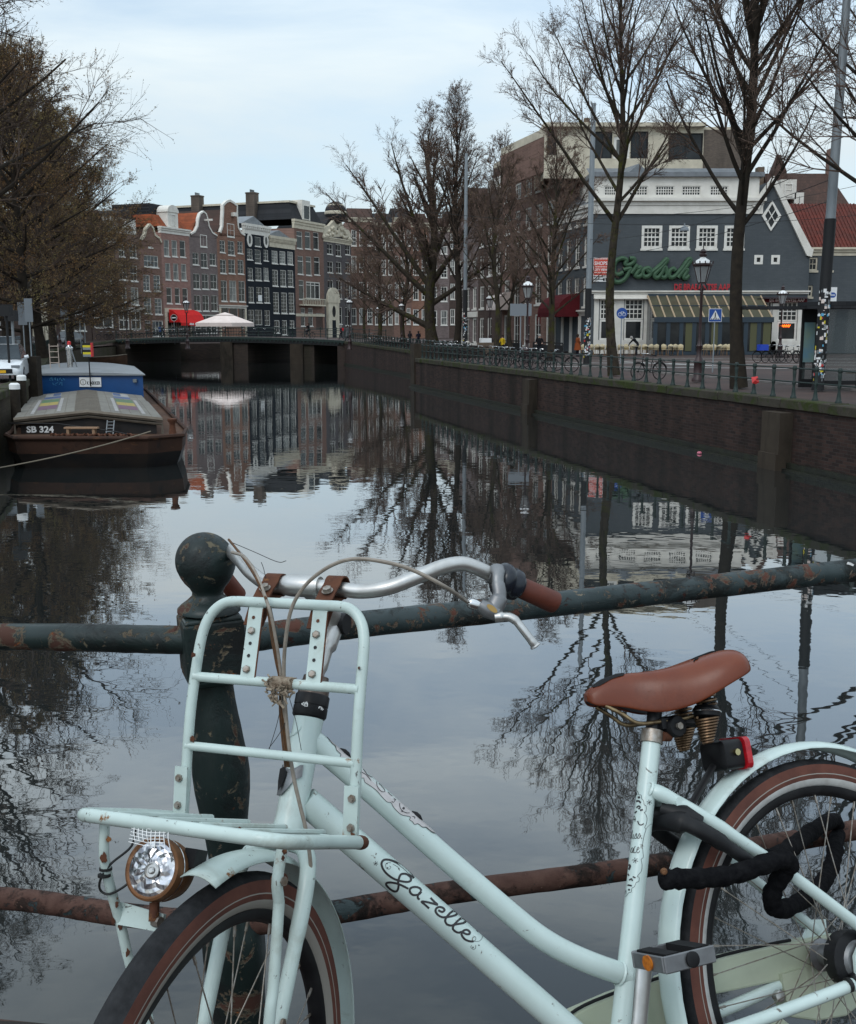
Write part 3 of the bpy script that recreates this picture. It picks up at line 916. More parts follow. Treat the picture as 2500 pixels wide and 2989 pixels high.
# --- brown shop house with white attic
r, u0, W, H = base_house(FA, 339, 411, 683, [ra(872, 912, 535, 622), ra(950, 1002, 535, 632), ra(872, 930, 685, 792), ra(955, 1007, 690, 802),
 ra(876, 930, 850, 972), ra(960, 1016, 850, 976, **CUR), ra(872, 948, 1018, 1160, cols=2, rows=2, fw=.16, mw=.1, sill=False), ra(962, 1034, 1018, 1160, cols=2, rows=2, fw=.16, mw=.1, sill=False)],
 'b_brown', 'brown brick house with white attic above a white framed shopfront', wopts=dict(cols=2, rows=2))
mb = MB(); mb.box(.1, W - .1, -.05, 0, 0, P(FA, u0, A_(950, 1000))[1])
cornice(r, .05, W - .05, P(FA, u0, A_(950, 1014))[1], P(FA, u0, A_(950, 998))[1])
mb = MB(); zt = P(FA, u0, A_(950, 345))[1]
mb.box(0, W, .5, 9, H, zt); at = mb.build('attic', M['white'], r)
window(r, 1.2, 2.6, H + .4, H + 2.2, 1, 2, sill=False, y=.42, proud=0)
gable_roof(r, 0, W, zt, zt + 1.2, 10, M['slate'])
chim(r, W + .3, H - 1, P(FA, u0, A_(1078, 285))[1], 2.2, 1.6, 2.2, 4)
# --- small ornate gable
r, u0, W, H = base_house(FA, 411, 474, 716, [ra(1085, 1117, 500, 557, cols=1, rows=2), ra(1055, 1160, 615, 700, cols=4, rows=2), ra(1050, 1100, 757, 875, rows=4), ra(1126, 1175, 760, 876, rows=4),
 ra(1055, 1110, 925, 1042, rows=4), ra(1135, 1187, 930, 1046, rows=4), ra(1062, 1105, 1092, 1195, kind='door'), ra(1118, 1196, 1092, 1205, cols=3, rows=2, fw=.12)],
 'b_redbrown', 'narrow red brown house with small ornate stone gable', wopts=dict(cols=2, rows=3, glass='glass_b'))
g = [P(FA, u0, A_(u, v)) for u, v in ((1032, 548), (1036, 500), (1060, 470), (1072, 420), (1098, 388), (1122, 415), (1135, 465), (1168, 490), (1182, 520), (1184, 548))]
gable_wall(r, g, M['b_redbrown'], 'cream', .3)
gable_roof(r, 0, W, H - .2, max(z for x, z in g) - .6, 10, M['tile_brown'])
# --- rosy house with cornice and orange mansard
r, u0, W, H = base_house(FA, 474, 556, 683, [ra(1200, 1241, 500, 620, **CUR), ra(1258, 1299, 505, 622, **CUR), ra(1318, 1359, 507, 626), ra(1211, 1250, 672, 792, **CUR), ra(1270, 1309, 675, 796, **CUR), ra(1328, 1367, 678, 797, **CUR),
 ra(1221, 1260, 850, 966), ra(1282, 1319, 852, 968), ra(1338, 1377, 855, 970), ra(1224, 1300, 1085, 1195, cols=2, rows=1, fw=.2, sill=False), ra(1310, 1380, 1085, 1195, cols=2, rows=1, fw=.2, sill=False)],
 'b_rosy', 'rosy brick house with orange tiled mansard above a red awning', wopts=dict(cols=1, rows=2, fw=.09))
zc0, zc1 = P(FA, u0, A_(1285, 462))[1], P(FA, u0, A_(1285, 415))[1]
cornice(r, -.05, W + .05, zc0, zc1, dent=.0)
zr = P(FA, u0, A_(1250, 318))[1]
mb = MB(); mb.add([(0, .3, zc1), (W, .3, zc1), (W, 9, zc1), (0, 9, zc1), (.3, 1.8, zr), (W - .3, 1.8, zr), (W - .3, 9, zr), (.3, 9, zr)], [(0, 1, 5, 4), (1, 2, 6, 5), (3, 0, 4, 7), (4, 5, 6, 7), (2, 3, 7, 6)])
mb.build('mansard_roof', M['tile_orange'], r)
mb = MB(); mb.box(.3, W - .3, 2.2, 9, zr, zr + 1.6); mb.build('roof', M['slate'], r)
d0, d1 = P(FA, u0, A_(1238, 400))[0], P(FA, u0, A_(1312, 400))[0]
zd = P(FA, u0, A_(1275, 300))[1]
mb = MB(); mb.box(d0, d1, .15, 2.5, zc1, zd); dm = mb.build('dormer', M['white'], r)
mb = MB(); dc = (d0 + d1) / 2; rr_ = (d1 - d0) / 2 + .15
mb.prism([(dc + rr_ * math.cos(math.pi * i / 10), .05, zd + rr_ * .75 * math.sin(math.pi * i / 10)) for i in range(11)], (0, 2, 0))
mb.build('dormer_pediment', M['white'], dm)
window(r, d0 + .7, d1 - .7, zc1 + .3, zd - .3, 2, 2, y=.08, proud=.02, sill=False, glass='glass_b')
mb = MB(); mb.box(.2, W - .2, -.12, .0, P(FA, u0, A_(1300, 1035))[1], P(FA, u0, A_(1300, 1003))[1]); mb.box(.2, .75, -.12, 0, 0, P(FA, u0, A_(1300, 1036))[1]); mb.box(W - .6, W - .2, -.12, 0, 0, P(FA, u0, A_(1300, 1036))[1])
mb.build('shopfront', M['cream'], r)
q0, q1 = FA.uv(*A_(1236, 1100))[0], FA.uv(*A_(1420, 1100))[0]
za, zb = FA.uv(*A_(1300, 1012))[1], FA.uv(*A_(1330, 1108))[1]
aw = FA.root(q0, 'shop_awning', 'bright red cloth awning over the shopfront by the far bridge', 'awning')
mb = MB(); L_ = q1 - q0; prof = [(-.1, za), (-.9, za - .25), (-1.6, za - .8), (-2.1, za - 1.8), (-2.25, zb), (-2.25, zb - .45)]
for i in range(len(prof) - 1):
 (ya, a), (yb, b) = prof[i], prof[i + 1]
 mb.quad((0, ya, a), (L_, ya, a), (L_, yb, b), (0, yb, b))
mb.add([(0, y, z) for y, z in prof[:5]] + [(0, -.1, zb)], [tuple(range(6))]); mb.add([(L_, y, z) for y, z in prof[:5]] + [(L_, -.1, zb)], [tuple(range(6))[::-1]])
awc = mb.build('cloth', M['red_cloth'], aw)
mb = MB(); rl = random.Random(3); xx = 2.2
for wl_ in (7, 8, 5, 4):            # white words too small to read
 for i in range(wl_):
  h_ = rl.choice([.2, .2, .3]); mb.box(xx, xx + .13, -2.262, -2.252, zb - .34, zb - .34 + h_); xx += .17
 xx += .3
tag(mb.build('lettering', M['sign_white'], aw), kind='stuff')
mb = MB()
for i in range(5):
 x = L_ * i / 4
 mb.tube([(x, -.1, zb + .1), (x, -2.2, zb)], .03, 5)
mb.build('awning_frame', M['iron'], aw)
# --- mauve bell gable
r, u0, W, H = base_house(FA, 556, 636, 692, [ra(1411, 1456, 595, 682), ra(1472, 1521, 598, 705), ra(1537, 1582, 600, 688), ra(1416, 1466, 748, 860), ra(1480, 1529, 750, 861), ra(1543, 1591, 752, 862),
 ra(1422, 1471, 905, 1020), ra(1485, 1532, 906, 1021), ra(1548, 1595, 908, 1022), ra(1430, 1595, 1048, 1190, cols=4, rows=2, fw=.2, sill=False)],
 'b_mauve', 'mauve brick house with white bell gable and hoisting beam', wopts=dict(cols=2, rows=2, fw=.08))
g = [P(FA, u0, A_(u, v)) for u, v in ((1393, 482), (1396, 458), (1428, 440), (1448, 400), (1455, 345), (1466, 310), (1490, 293), (1510, 312), (1521, 350), (1531, 405), (1555, 448), (1590, 470), (1593, 490))]
gable_wall(r, g, M['b_mauve'], 'white', .25)
a, b = P(FA, u0, A_(1467, 548)), P(FA, u0, A_(1513, 468))
window(r, a[0], b[0], a[1], b[1], 2, 1, y=-.03, proud=.03, glass='glass_c')
hx, hz = P(FA, u0, A_(1497, 356)); mb = MB(); mb.box(hx - .12, hx + .12, -1.5, .1, hz - .14, hz + .14); mb.build('hoisting_beam', M['white'], r)
gable_roof(r, 0, W, H - .3, P(FA, u0, A_(1490, 300))[1], 11, M['tile_orange'])
# --- red neck gable
r, u0, W, H = base_house(FA, 636, 717, 684, [rb(145, 202, 705, 826), rb(230, 299, 710, 855), rb(328, 381, 715, 836), rb(150, 213, 900, 1040), rb(235, 303, 900, 1042), rb(330, 391, 905, 1046),
 rb(160, 221, 1115, 1325), rb(245, 318, 1116, 1326, **CUR), rb(340, 405, 1120, 1330), rb(170, 240, 1390, 1560, cols=1, rows=1, sill=False), rb(250, 332, 1390, 1560, cols=1, rows=1, sill=False), rb(344, 402, 1390, 1560, cols=1, rows=1, sill=False)],
 'b_red', 'red brick house with tall white neck gable and white shopfront', wopts=dict(cols=2, rows=3, fw=.09))
g = [P(FA, u0, B_(u, v)) for u, v in ((128, 650), (112, 610), (130, 560), (160, 600), (180, 610), (178, 480), (185, 385), (180, 345), (215, 310), (250, 300), (290, 325), (318, 350), (322, 480), (335, 600), (350, 630), (385, 610), (402, 600), (408, 650))]
mb = MB(); q = [P(FA, u0, B_(u, v)) for u, v in ((185, 660), (185, 350), (250, 305), (318, 352), (330, 660))]
gb = [P(FA, u0, B_(u, v)) for u, v in ((132, 660), (150, 625), (172, 560), (180, 400), (180, 345), (215, 308), (250, 298), (290, 322), (322, 350), (324, 470), (335, 575), (365, 628), (402, 650), (404, 668))]
gable_wall(r, gb, M['b_red'], 'white', .36)
a, b = P(FA, u0, B_(222, 662)), P(FA, u0, B_(291, 540))
window(r, a[0], b[0], a[1], b[1], 2, 2, y=-.03, proud=.03)
hx, hz = P(FA, u0, B_(278, 440)); mb = MB(); mb.box(hx - .5, hx + .35, -.7, .1, hz - .3, hz + .3); mb.build('hoisting_hood', M['white'], r)
gable_roof(r, 0, W, H - .3, P(FA, u0, B_(250, 385))[1], 11, M['tile_brown'])
zs = P(FA, u0, B_(290, 1368))[1]; cornice(r, .1, W - .1, zs - .5, zs)
mb = MB()
for x0_, x1_ in ((.05, .55), (W - .6, W - .08)): mb.box(x0_, x1_, -.1, 0, 0, zs - .5)
mb.build('shopfront', M['cream'], r)
# --- tall black house with oval windows
r, u0, W, H = base_house(FA, 717, 789, 685, [rb(505, 566, 670, 764, cols=1, rows=1), rb(425, 482, 790, 900), rb(505, 566, 800, 936, cols=1), rb(594, 642, 800, 911), rb(432, 487, 985, 1110), rb(510, 573, 985, 1112), rb(595, 646, 985, 1115, **CUR),
 rb(440, 496, 1180, 1338), rb(520, 581, 1182, 1340), rb(600, 656, 1185, 1341), rb(440, 500, 1415, 1565, sill=False), rb(508, 582, 1415, 1570, sill=False), rb(605, 661, 1420, 1575, sill=False)],
 'b_black', 'black painted house with white cornice and two oval attic windows', wopts=dict(cols=2, rows=3, fw=.08))
z0_, z1_ = P(FA, u0, B_(545, 652))[1], P(FA, u0, B_(545, 550))[1]
cornice(r, -.05, W + .1, z0_, z1_, dent=.6)
for (u, v) in ((450, 700), (618, 712)):
 cx, cz = P(FA, u0, B_(u, v)); mb = MB()
 ring = [(cx + .62 * math.cos(2 * math.pi * i / 20), cz + .95 * math.sin(2 * math.pi * i / 20)) for i in range(20)]
 mb.band(ring, .42, -.08, .02, True); ow = mb.build('oval_window', M['white'], r)
 mb = MB(); mb.prism([(cx + .45 * math.cos(2 * math.pi * i / 20), -.01, cz + .75 * math.sin(2 * math.pi * i / 20)) for i in range(20)], (0, .02, 0)); mb.build('pane', M['glass'], ow)
gable_roof(r, 0, W, z1_, z1_ + 1.5, 11, M['zinc'], y0=.6)
a, b = P(FA, u0, B_(540, 1325)), P(FA, u0, B_(578, 1265)); mb = MB(); mb.box(a[0], b[0], .0, .03, a[1], b[1]); mb.build('paper_notice', M['sign_white'], r)
# --- lower black house
r, u0, W, H = base_house(FA, 789, 862, 723, [rb(678, 739, 810, 940, glass='glass_c', rows=4), rb(758, 819, 815, 945, glass='glass_c', rows=4), rb(838, 896, 820, 950, glass='glass_c', rows=4), rb(685, 743, 1005, 1170, rows=4), rb(765, 826, 1008, 1175, rows=4), rb(842, 899, 1010, 1178, rows=4),
 rb(695, 753, 1235, 1448, rows=6), rb(775, 836, 1238, 1450, rows=6), rb(852, 910, 1240, 1452, rows=6), rb(705, 760, 1520, 1650, rows=2), rb(785, 836, 1520, 1670, rows=3), rb(862, 910, 1522, 1600, rows=2)],
 'b_black', 'lower black painted house with cream cornice and white sash windows', wopts=dict(cols=2, fw=.13))
z0_, z1_ = P(FA, u0, B_(795, 786))[1], P(FA, u0, B_(795, 672))[1]
cornice(r, -.05, W + .1, z0_, z1_, 'cream', dent=.45)
gable_roof(r, 0, W, z1_, z1_ + 1.2, 11, M['zinc'], y0=.6)
# --- brown house with slate mansard
r, u0, W, H = base_house(FA, 862, 946, 672, [rb(932, 991, 612, 786), rb(1017, 1074, 616, 791), rb(1103, 1158, 622, 797), rb(942, 1001, 865, 1050), rb(1027, 1084, 870, 1060), rb(1110, 1168, 875, 1056), rb(955, 1006, 1110, 1305),
 rb(1030, 1172, 1128, 1305, cols=3, rows=1, fw=.22, mw=.16, transom=.8), rb(975, 1019, 1395, 1580), rb(1050, 1099, 1395, 1580), rb(1130, 1200, 1450, 1620, kind='door')],
 'b_redbrown', 'tall red brown house with slate mansard roof and white balcony', wopts=dict(cols=1, rows=1, transom=.72, fw=.1), D=30)
z0_, z1_ = P(FA, u0, B_(1040, 598))[1], P(FA, u0, B_(1040, 508))[1]
cornice(r, -.05, W + .05, z0_, z1_, 'cream')
zr = P(FA, u0, B_(1040, 335))[1]
mb = MB(); mb.add([(0, .2, z1_), (W, .2, z1_), (W, 30, z1_), (0, 30, z1_), (.9, 1.6, zr), (W - .9, 1.6, zr), (W - .9, 29, zr), (.9, 29, zr)], [(0, 1, 5, 4), (1, 2, 6, 5), (3, 0, 4, 7), (4, 5, 6, 7), (2, 3, 7, 6)])
mb.build('mansard_roof', M['slate'], r)
mb = MB(); mb.box(.6, W - .6, 1.3, 29.3, zr, zr + .35); mb.build('roof_edge', M['cream'], r)
d0, d1 = P(FA, u0, B_(1005, 430))[0], P(FA, u0, B_(1085, 430))[0]
mb = MB(); mb.box(d0, d1, .3, 2.5, z1_, zr + .7); mb.build('dormer', M['white'], r)
window(r, d0 + .35, d1 - .35, z1_ + .3, zr - .2, 1, 1, y=.22, proud=.02, sill=False)
for yy in (8, 20):
 chim(r, .3, z1_ - 1.5, zr + 2.0, 1.6, 1.8, yy, 4)
a, b = P(FA, u0, B_(960, 1365)), P(FA, u0, B_(1190, 1330))
mb = MB(); mb.box(a[0], b[0], -.9, 0, a[1] - .1, a[1] + .15)
for i in range(14):
 x = a[0] + (b[0] - a[0]) * i / 13; mb.box(x - .06, x + .06, -.88, -.76, a[1] + .15, b[1] + .3)
mb.box(a[0], b[0], -.9, -.74, b[1] + .3, b[1] + .45); mb.build('balcony', M['cream'], r)
mb = MB(); z = P(FA, u0, B_(1040, 1468))[1]; mb.box(0, W, -.06, 0, z - .25, z + .25); mb.build('stone_band', M['cream'], r)
# --- grey house with ball on its pediment
r, u0, W, H = base_house(FA, 946, 1026, 685, [rb(1243, 1300, 740, 845), rb(1332, 1385, 745, 865), rb(1430, 1478, 750, 850), rb(1248, 1304, 920, 1034), rb(1336, 1390, 925, 1040), rb(1432, 1478, 930, 1040), rb(1252, 1306, 1110, 1270), rb(1338, 1393, 1115, 1300), rb(1425, 1478, 1118, 1305),
 rb(1344, 1397, 1385, 1560), rb(1430, 1480, 1388, 1575)], 'b_grey', 'grey brick house with cream pediment carrying a striped ball', wopts=dict(cols=2, rows=2, fw=.1))
g = [P(FA, u0, B_(u, v)) for u, v in ((1198, 668), (1202, 610), (1222, 560), (1262, 550), (1300, 505), (1320, 480), (1362, 480), (1385, 515), (1412, 575), (1462, 600), (1480, 640), (1485, 668))]
mb = MB(); mb.prism([(x, -.15, z) for x, z in g], (0, .6, 0)); gp = mb.build('pediment', M['cream'], r)
mb = MB(); rng = random.Random(5)
for i in range(26):
 t = rng.random(); x = g[0][0] + (g[-1][0] - g[0][0]) * t; zmax = max(z for xx, z in g) ; zb_ = g[0][1]
 z = zb_ + (zmax - zb_) * (1 - abs(2 * t - 1)) * rng.uniform(.2, .8)
 mb.lathe([(.05, -.35), (.35, -.1), (.42, .1), (.2, .3), (.05, .36)], 7, (x, -.15, z), (rng.uniform(-.3, .3), -1, rng.uniform(-.3, .3)))
tag(mb.build('carved_ornament', M['cream'], gp), kind='stuff')
cornice(r, -.05, W + .05, g[0][1] - .8, g[0][1] + .15, 'cream')
bx, bz = P(FA, u0, B_(1341, 422)); rbz = 2.4
mb = MB(); prof = [(max(.02, 2.2 * math.sin(math.pi * i / 10)), -2.2 * math.cos(math.pi * i / 10)) for i in range(11)]
prof = [(a_ * .98, b_ * .98) for a_, b_ in prof]
mb.lathe(prof, 14, (bx, .2, bz)); bo = mb.build('roof_ball', M['slate'], r, True)
mb = MB(); mb.lathe([(2.15, -.35), (2.2, -.18), (2.2, .1), (2.12, .25)], 16, (bx, .2, bz), cap=False); mb.lathe([(1.8, 1.1), (1.5, 1.5)], 16, (bx, .2, bz + .05), cap=False); mb.build('gilt_band', M['cream'], bo)
mb = MB(); mb.lathe([(.5, 0), (.25, .6), (.3, 1.2)], 8, (bx, .2, bz - 3.2)); mb.build('ball_stand', M['slate'], bo)
a, b = P(FA, u0, B_(1237, 1575)), P(FA, u0, B_(1345, 1345))
mb = MB(); mb.box(a[0], b[0], -.5, 0, 0, b[1]); po = mb.build('door_portal', M['cream'], r)
cc = (a[0] + b[0]) / 2
mb = MB(); mb.prism([(cc + (b[0] - a[0]) * .55 * math.cos(math.pi * i / 10), -.6, b[1] + 2.9 * math.sin(math.pi * i / 10) ** .7) for i in range(11)], (0, .5, 0)); mb.build('carved_hood', M['cream'], po)
mb = MB(); mb.box(cc - .75, cc + .75, -.53, -.48, 0, b[1] * .52); mb.build('door', M['b_black'], po)
mb = MB(); mb.prism([(cc + .7 * math.cos(2 * math.pi * i / 14), -.53, b[1] * .76 + 1.1 * math.sin(2 * math.pi * i / 14)) for i in range(14)], (0, .04, 0)); mb.build('fanlight', M['glass'], po)
gable_roof(r, .3, W - .3, H + .5, H + 4.5, 11, M['slate'], y0=.6)
# --- houses further round the bend, behind the small trees
FC = Face((-15.5, 231.0), (.98, .2), 2.1)
specs = [(1022, 1092, 640, 'b_redbrown', 3, 4, 'red brown brick house with arched dark door behind the street trees'),
   (1092, 1150, 655, 'b_brown', 3, 4, 'brown brick house with pale window frames right of the arched door'),
   (1150, 1202, 640, 'b_redbrown', 3, 4, 'red brown house with tall white gridded ground floor windows'),
   (1202, 1252, 655, 'b_red', 2, 4, 'narrow red brick house left of the thick tree trunk'),
   (1252, 1312, 668, 'b_mauve', 2, 4, 'mauve brick house with pale shop window behind the thick trunk'),
   (1312, 1372, 650, 'b_dark', 3, 4, 'dark brick house with white arched doorway left of the grey pole')]
rng = random.Random(11)
for (x0, x1, yt, mat, nc, nr, lab) in specs:
 rects = []
 for j in range(nr):
  y0 = yt + 30 + (975 - yt - 30) * j / nr; y1 = y0 + (975 - yt - 30) / nr * .62
  for i in range(nc):
   xa = x0 + (x1 - x0) * (i + .18) / nc; xb = x0 + (x1 - x0) * (i + .82) / nc
   rects.append((xa, xb, y0, y1, dict(glass=rng.choice(['glass', 'glass_c', 'glass_b', 'glass']), rows=rng.choice([2, 4]))))
 r, u0, W, H = base_house(FC, x0, x1, yt, rects, mat, lab, yref=820, wopts=dict(cols=2, fw=.16, mw=.06))
 cornice(r, -.05, W + .05, H - .5, H + .35, 'cream')
 mb = MB(); mb.add([(0, .4, H + .35), (W, .4, H + .35), (W, 10, H + .35), (0, 10, H + .35), (0, 4, H + 2.6), (W, 4, H + 2.6)], [(0, 1, 5, 4), (1, 2, 5), (3, 0, 4), (2, 3, 4, 5)]); mb.build('roof', M[rng.choice(['slate', 'tile_brown'])], r)
# --- left end of that row, mostly behind the trees
r, u0, W, H = base_house(FA, 166, 262, 690, [(178, 200, 720, 775), (215, 240, 725, 780), (180, 202, 800, 850), (216, 242, 805, 852), (176, 206, 890, 965), (216, 250, 890, 965)], 'b_dark', 'dark brick house half hidden behind the left trees', wopts=dict(cols=2, rows=2), yref=850)
cornice(r, 0, W, P(FA, u0, (210, 868))[1], P(FA, u0, (210, 862))[1])
gable_roof(r, 0, W, H, H + 4, 10, M['tile_brown'], y0=0)
r, u0, W, H = base_house(FA, 46, 166, 740, [(76, 92, 872, 955, dict(glass='glass_b', cols=1, rows=1)), (100, 113, 876, 965, dict(cols=1, rows=2, frame='cream')), (134, 150, 878, 965, dict(cols=1, rows=2, frame='cream')), (60, 90, 780, 830), (110, 140, 785, 830)],
 'b_dark', 'corner house with cream shopfront behind the parked cars', wopts=dict(cols=2, rows=2), yref=900)
a, b = P(FA, u0, (54, 866)), P(FA, u0, (166, 850))
cornice(r, a[0], b[0], a[1] - .2, b[1] + .3, 'cream')
mb = MB()
for px in (70, 96, 118, 131, 153):
 x = P(FA, u0, (px, 920))[0]; mb.box(x - .3, x + .3, -.2, 0, 0, a[1])
mb.build('pilaster', M['cream'], r)
gable_roof(r, 0, W, H, H + 4, 10, M['tile_brown'], y0=0)
r, u0, W, H = base_house(FA, -160, 46, 720, [(-10, 12, 780, 840), (22, 38, 785, 840), (-10, 12, 870, 960), (20, 40, 872, 960)], 'b_dark', 'dark brick house at the left edge behind trees and signs', wopts=dict(cols=2, rows=2), yref=900)
gable_roof(r, 0, W, H, H + 5, 10, M['tile_brown'], y0=0)
# ================================================================ right bank: row along the canal
FD = Face((13.5, 92.0), (.2508, -.968), 2.1)
def auto_house(fc, x0, x1, H, nc, rows, mat, label, yref=900, D=9, wopts=None, gf=None, glassmix=('glass', 'glass', 'glass_c')):
 ua, ub = fc.uv(x0, yref)[0], fc.uv(x1, yref)[0]
 W = ub - ua
 root = fc.root(ua, 'canal_house', label)
 rng = random.Random(int(x0))
 wins = []
 for (z0, z1) in rows:
  for i in range(nc):
   cw = W / nc
   wins.append((cw * (i + .22), cw * (i + .78), z0, z1, dict(glass=rng.choice(glassmix))))
 holed_wall(W, H, [w[:4] for w in wins], M[mat], root, D)
 for a, b, c, e, k in wins:
  kk = dict(cols=2, rows=3, fw=.12); kk.update(wopts or {}); kk.update(k)
  window(root, a, b, c, min(e, H - .03), **kk)
 return root, ua, W, H
hz = lambda px, py: FD.uv(px, py)[1]
r, u0, W, H = auto_house(FD, 1622, 1722, hz(1680, 640), 4, [(3.9, 6.3), (7.2, 9.6), (10.6, 12.2)], 'b_slate', 'slate grey painted side of the corner cafe with white sashes', wopts=dict(rows=4))
cornice(r, -.05, W, H - .1, H + .9, 'white')
mb = MB(); mb.add([(0, .2, H + .9), (W, .2, H + .9), (W, 9, H + .9), (0, 9, H + .9), (0, 4, H + 4.2), (W, 4, H + 4.2)], [(0, 1, 5, 4), (1, 2, 5), (3, 0, 4), (2, 3, 4, 5)]); mb.build('roof', M['zinc'], r)
cornice(r, 0, W, 3.1, 3.6, 'white')
mb = MB()
for i in range(5): mb.box(W * i / 4 - .2, W * i / 4 + .2, -.12, 0, 0, 3.1)
mb.build('pilaster', M['white'], r)
r, u0, W, H = auto_house(FD, 1466, 1622, hz(1560, 470), 5, [(.5, 3.4), (4.3, 6.9), (7.9, 10.4), (11.4, 13.4), (14.6, 16.0)], 'b_redbrown', 'tall red brown building with heavy pale cornice behind street trees', wopts=dict(rows=3, fw=.16))
H2 = hz(1500, 440)
cornice(r, -.3, W + .1, hz(1500, 508), hz(1500, 462), 'cream', steps=((0, .1), (.4, .3), (.7, .8)))
mb = MB(); mb.box(0, W, 1.2, 9, H, H + 2.3); mb.build('roof', M['tile_brown'], r)
r, u0, W, H = auto_house(FD, 1396, 1466, hz(1430, 560), 3, [(.5, 3.2), (4.2, 6.6), (7.6, 9.8), (10.8, 12.6)], 'b_dark', 'dark brick house with white gable top left of the tall building', wopts=dict(rows=3, fw=.16))
mb = MB(); mb.box(W * .35, W * .95, .1, 6, H, hz(1440, 520)); mb.build('attic', M['white'], r)
mb = MB(); mb.box(0, W, 1.6, 9, H, H + 3.2); mb.build('roof', M['tile_brown'], r)
r, u0, W, H = auto_house(FD, 1336, 1396, hz(1370, 640), 3, [(.5, 3.2), (4.2, 6.6), (7.6, 9.8)], 'b_mauve', 'narrow house with white ground floor beside the grey pole', wopts=dict(rows=3, fw=.18))
mb = MB(); mb.box(.1, W - .1, -.1, 0, 0, .5); mb.box(.1, W - .1, -.12, 0, 3.3, 3.9); mb.build('shopfront', M['white'], r)
gable_roof(r, 0, W, H, H + 3.5, 9, M['tile_brown'], y0=0)
def dome_awning(fc, x0, x1, ytop, ybot, proj, mat, label, yref=890):
 ua, ub = fc.uv(x0, yref)[0], fc.uv(x1, yref)[0]; zt = fc.uv((x0 + x1) / 2, ytop)[1]; zb = fc.uv((x0 + x1) / 2, ybot)[1]
 root = fc.root(ua, 'shop_awning', label, 'awning'); W = ub - ua; mb = MB()
 prof = [(-proj * math.sin(math.pi / 2 * i / 6), zb + .35 + (zt - zb - .35) * math.cos(math.pi / 2 * i / 6)) for i in range(7)] + [(-proj, zb)]
 for i in range(len(prof) - 1):
  (a, za), (b, zb_) = prof[i], prof[i + 1]
  mb.quad((0, a, za), (W, a, za), (W, b, zb_), (0, b, zb_))
 for x in (0, W): mb.add([(x, y, z) for y, z in prof] + [(x, 0, zb)], [tuple(range(len(prof) + 1))])
 mb.build('cloth', M[mat], root)
 return root
dome_awning(FD, 1632, 1693, 858, 925, 2.0, 'maroon_cloth', 'maroon rounded awning on the side of the cafe')
dome_awning(FD, 1464, 1492, 853, 905, 1.6, 'canvas', 'small cream awning between the street trees')
# ================================================================ corner cafe
FG = Face((13.5, 92.0), (1, 0), 2.1)
gx = lambda px: FG.uv(px, 900)[0]
gz = lambda py: FG.uv(2000, py)[1]
cafe = FG.root(0, 'corner_cafe', 'slate blue corner cafe with green script sign and glass front', 'cafe')
X0, X1, X2 = gx(1722), gx(2190), gx(2357)
big = [(gx(a), gx(b), gz(725), gz(658)) for a, b in ((1867, 1926), (1946, 2006), (2026, 2086), (2106, 2164))]
shop = [(gx(1752), gx(1790), gz(992), gz(872)), (gx(1824), gx(1879), gz(992), gz(872))]
holes = big + shop + [(gx(1900), gx(2180), .1, gz(868))]
holed_wall(X1 - X0, gz(622), holes, M['b_slate'], cafe, 9, x0=X0)
small = [(gx(2196), gx(2221), gz(771), gz(744)), (gx(2245), gx(2270), gz(771), gz(744))]
shop2 = [(gx(2216), gx(2255), gz(994), gz(880)), (gx(2272), gx(2330), gz(994), gz(880))]
holed_wall(X2 - X1, gz(742), small + shop2, M['b_slate'], cafe, 9, x0=X1)
for h in big: window(cafe, *h, cols=4, rows=4, fw=.22, mw=.07, glass='glass', sill=True, y=.02, proud=.08)
for h in small: window(cafe, *h, cols=1, rows=1, fw=.2, sill=False, y=.04, proud=.06)
for h in shop + shop2:
 zm = h[2] + (h[3] - h[2]) * .5
 window(cafe, h[0], h[1], zm, h[3], cols=4, rows=4, fw=.12, mw=.06, sill=False, y=.04)
 window(cafe, h[0], h[1], h[2], zm - .02, cols=1, rows=1, fw=.16, sill=True, y=.04)
poly = [(X1, gz(742)), (X1, gz(605)), (gx(2239), gz(524)), (X2, gz(742))]
mb = MB(); mb.prism([(x, .003, z) for x, z in poly], (0, 9, 0)); gb = mb.build('gable', M['b_slate'], cafe)
mb = MB(); mb.band([(gx(2190), gz(606)), (gx(2239), gz(526)), (gx(2352), gz(736)), (gx(2362), gz(738))], .66, -.25, .4); mb.build('bargeboard', M['white'], gb)
cx, cz = gx(2239), gz(630)
dm = [(cx, cz + 1.08), (cx - .66, cz), (cx, cz - 1.08), (cx + .66, cz)]
mb = MB(); mb.band(dm, .26, -.12, .0, True)
mb.band([((dm[0][0] + dm[1][0]) / 2, (dm[0][1] + dm[1][1]) / 2), ((dm[2][0] + dm[3][0]) / 2, (dm[2][1] + dm[3][1]) / 2)], .07, -.1, -.02)
mb.band([((dm[0][0] + dm[3][0]) / 2, (dm[0][1] + dm[3][1]) / 2), ((dm[2][0] + dm[1][0]) / 2, (dm[2][1] + dm[1][1]) / 2)], .07, -.098, -.022)
dw = mb.build('diamond_window', M['frame_white'], gb)
mb = MB(); mb.prism([(x, -.03, z) for x, z in dm], (0, .025, 0)); mb.build('pane', M['glass'], dw)
cornice(cafe, X0 - .1, X1 + .6, gz(624), gz(578), 'white', steps=((0, .12), (.55, .2), (.8, .45)))
za, zt = gz(578), gz(516)
aw_ = [(gx(a), gx(b), gz(570), gz(542)) for a, b in ((1756, 1803), (1827, 1881), (1903, 1957), (1979, 2033), (2060, 2112))]
holed_wall(X1 - X0 + .3, zt, aw_, M['white'], cafe, 9, x0=X0, z0=za, name='attic_wall')
for h in aw_: window(cafe, *h, cols=7, rows=3, fw=.08, mw=.06, sill=False, y=.06)
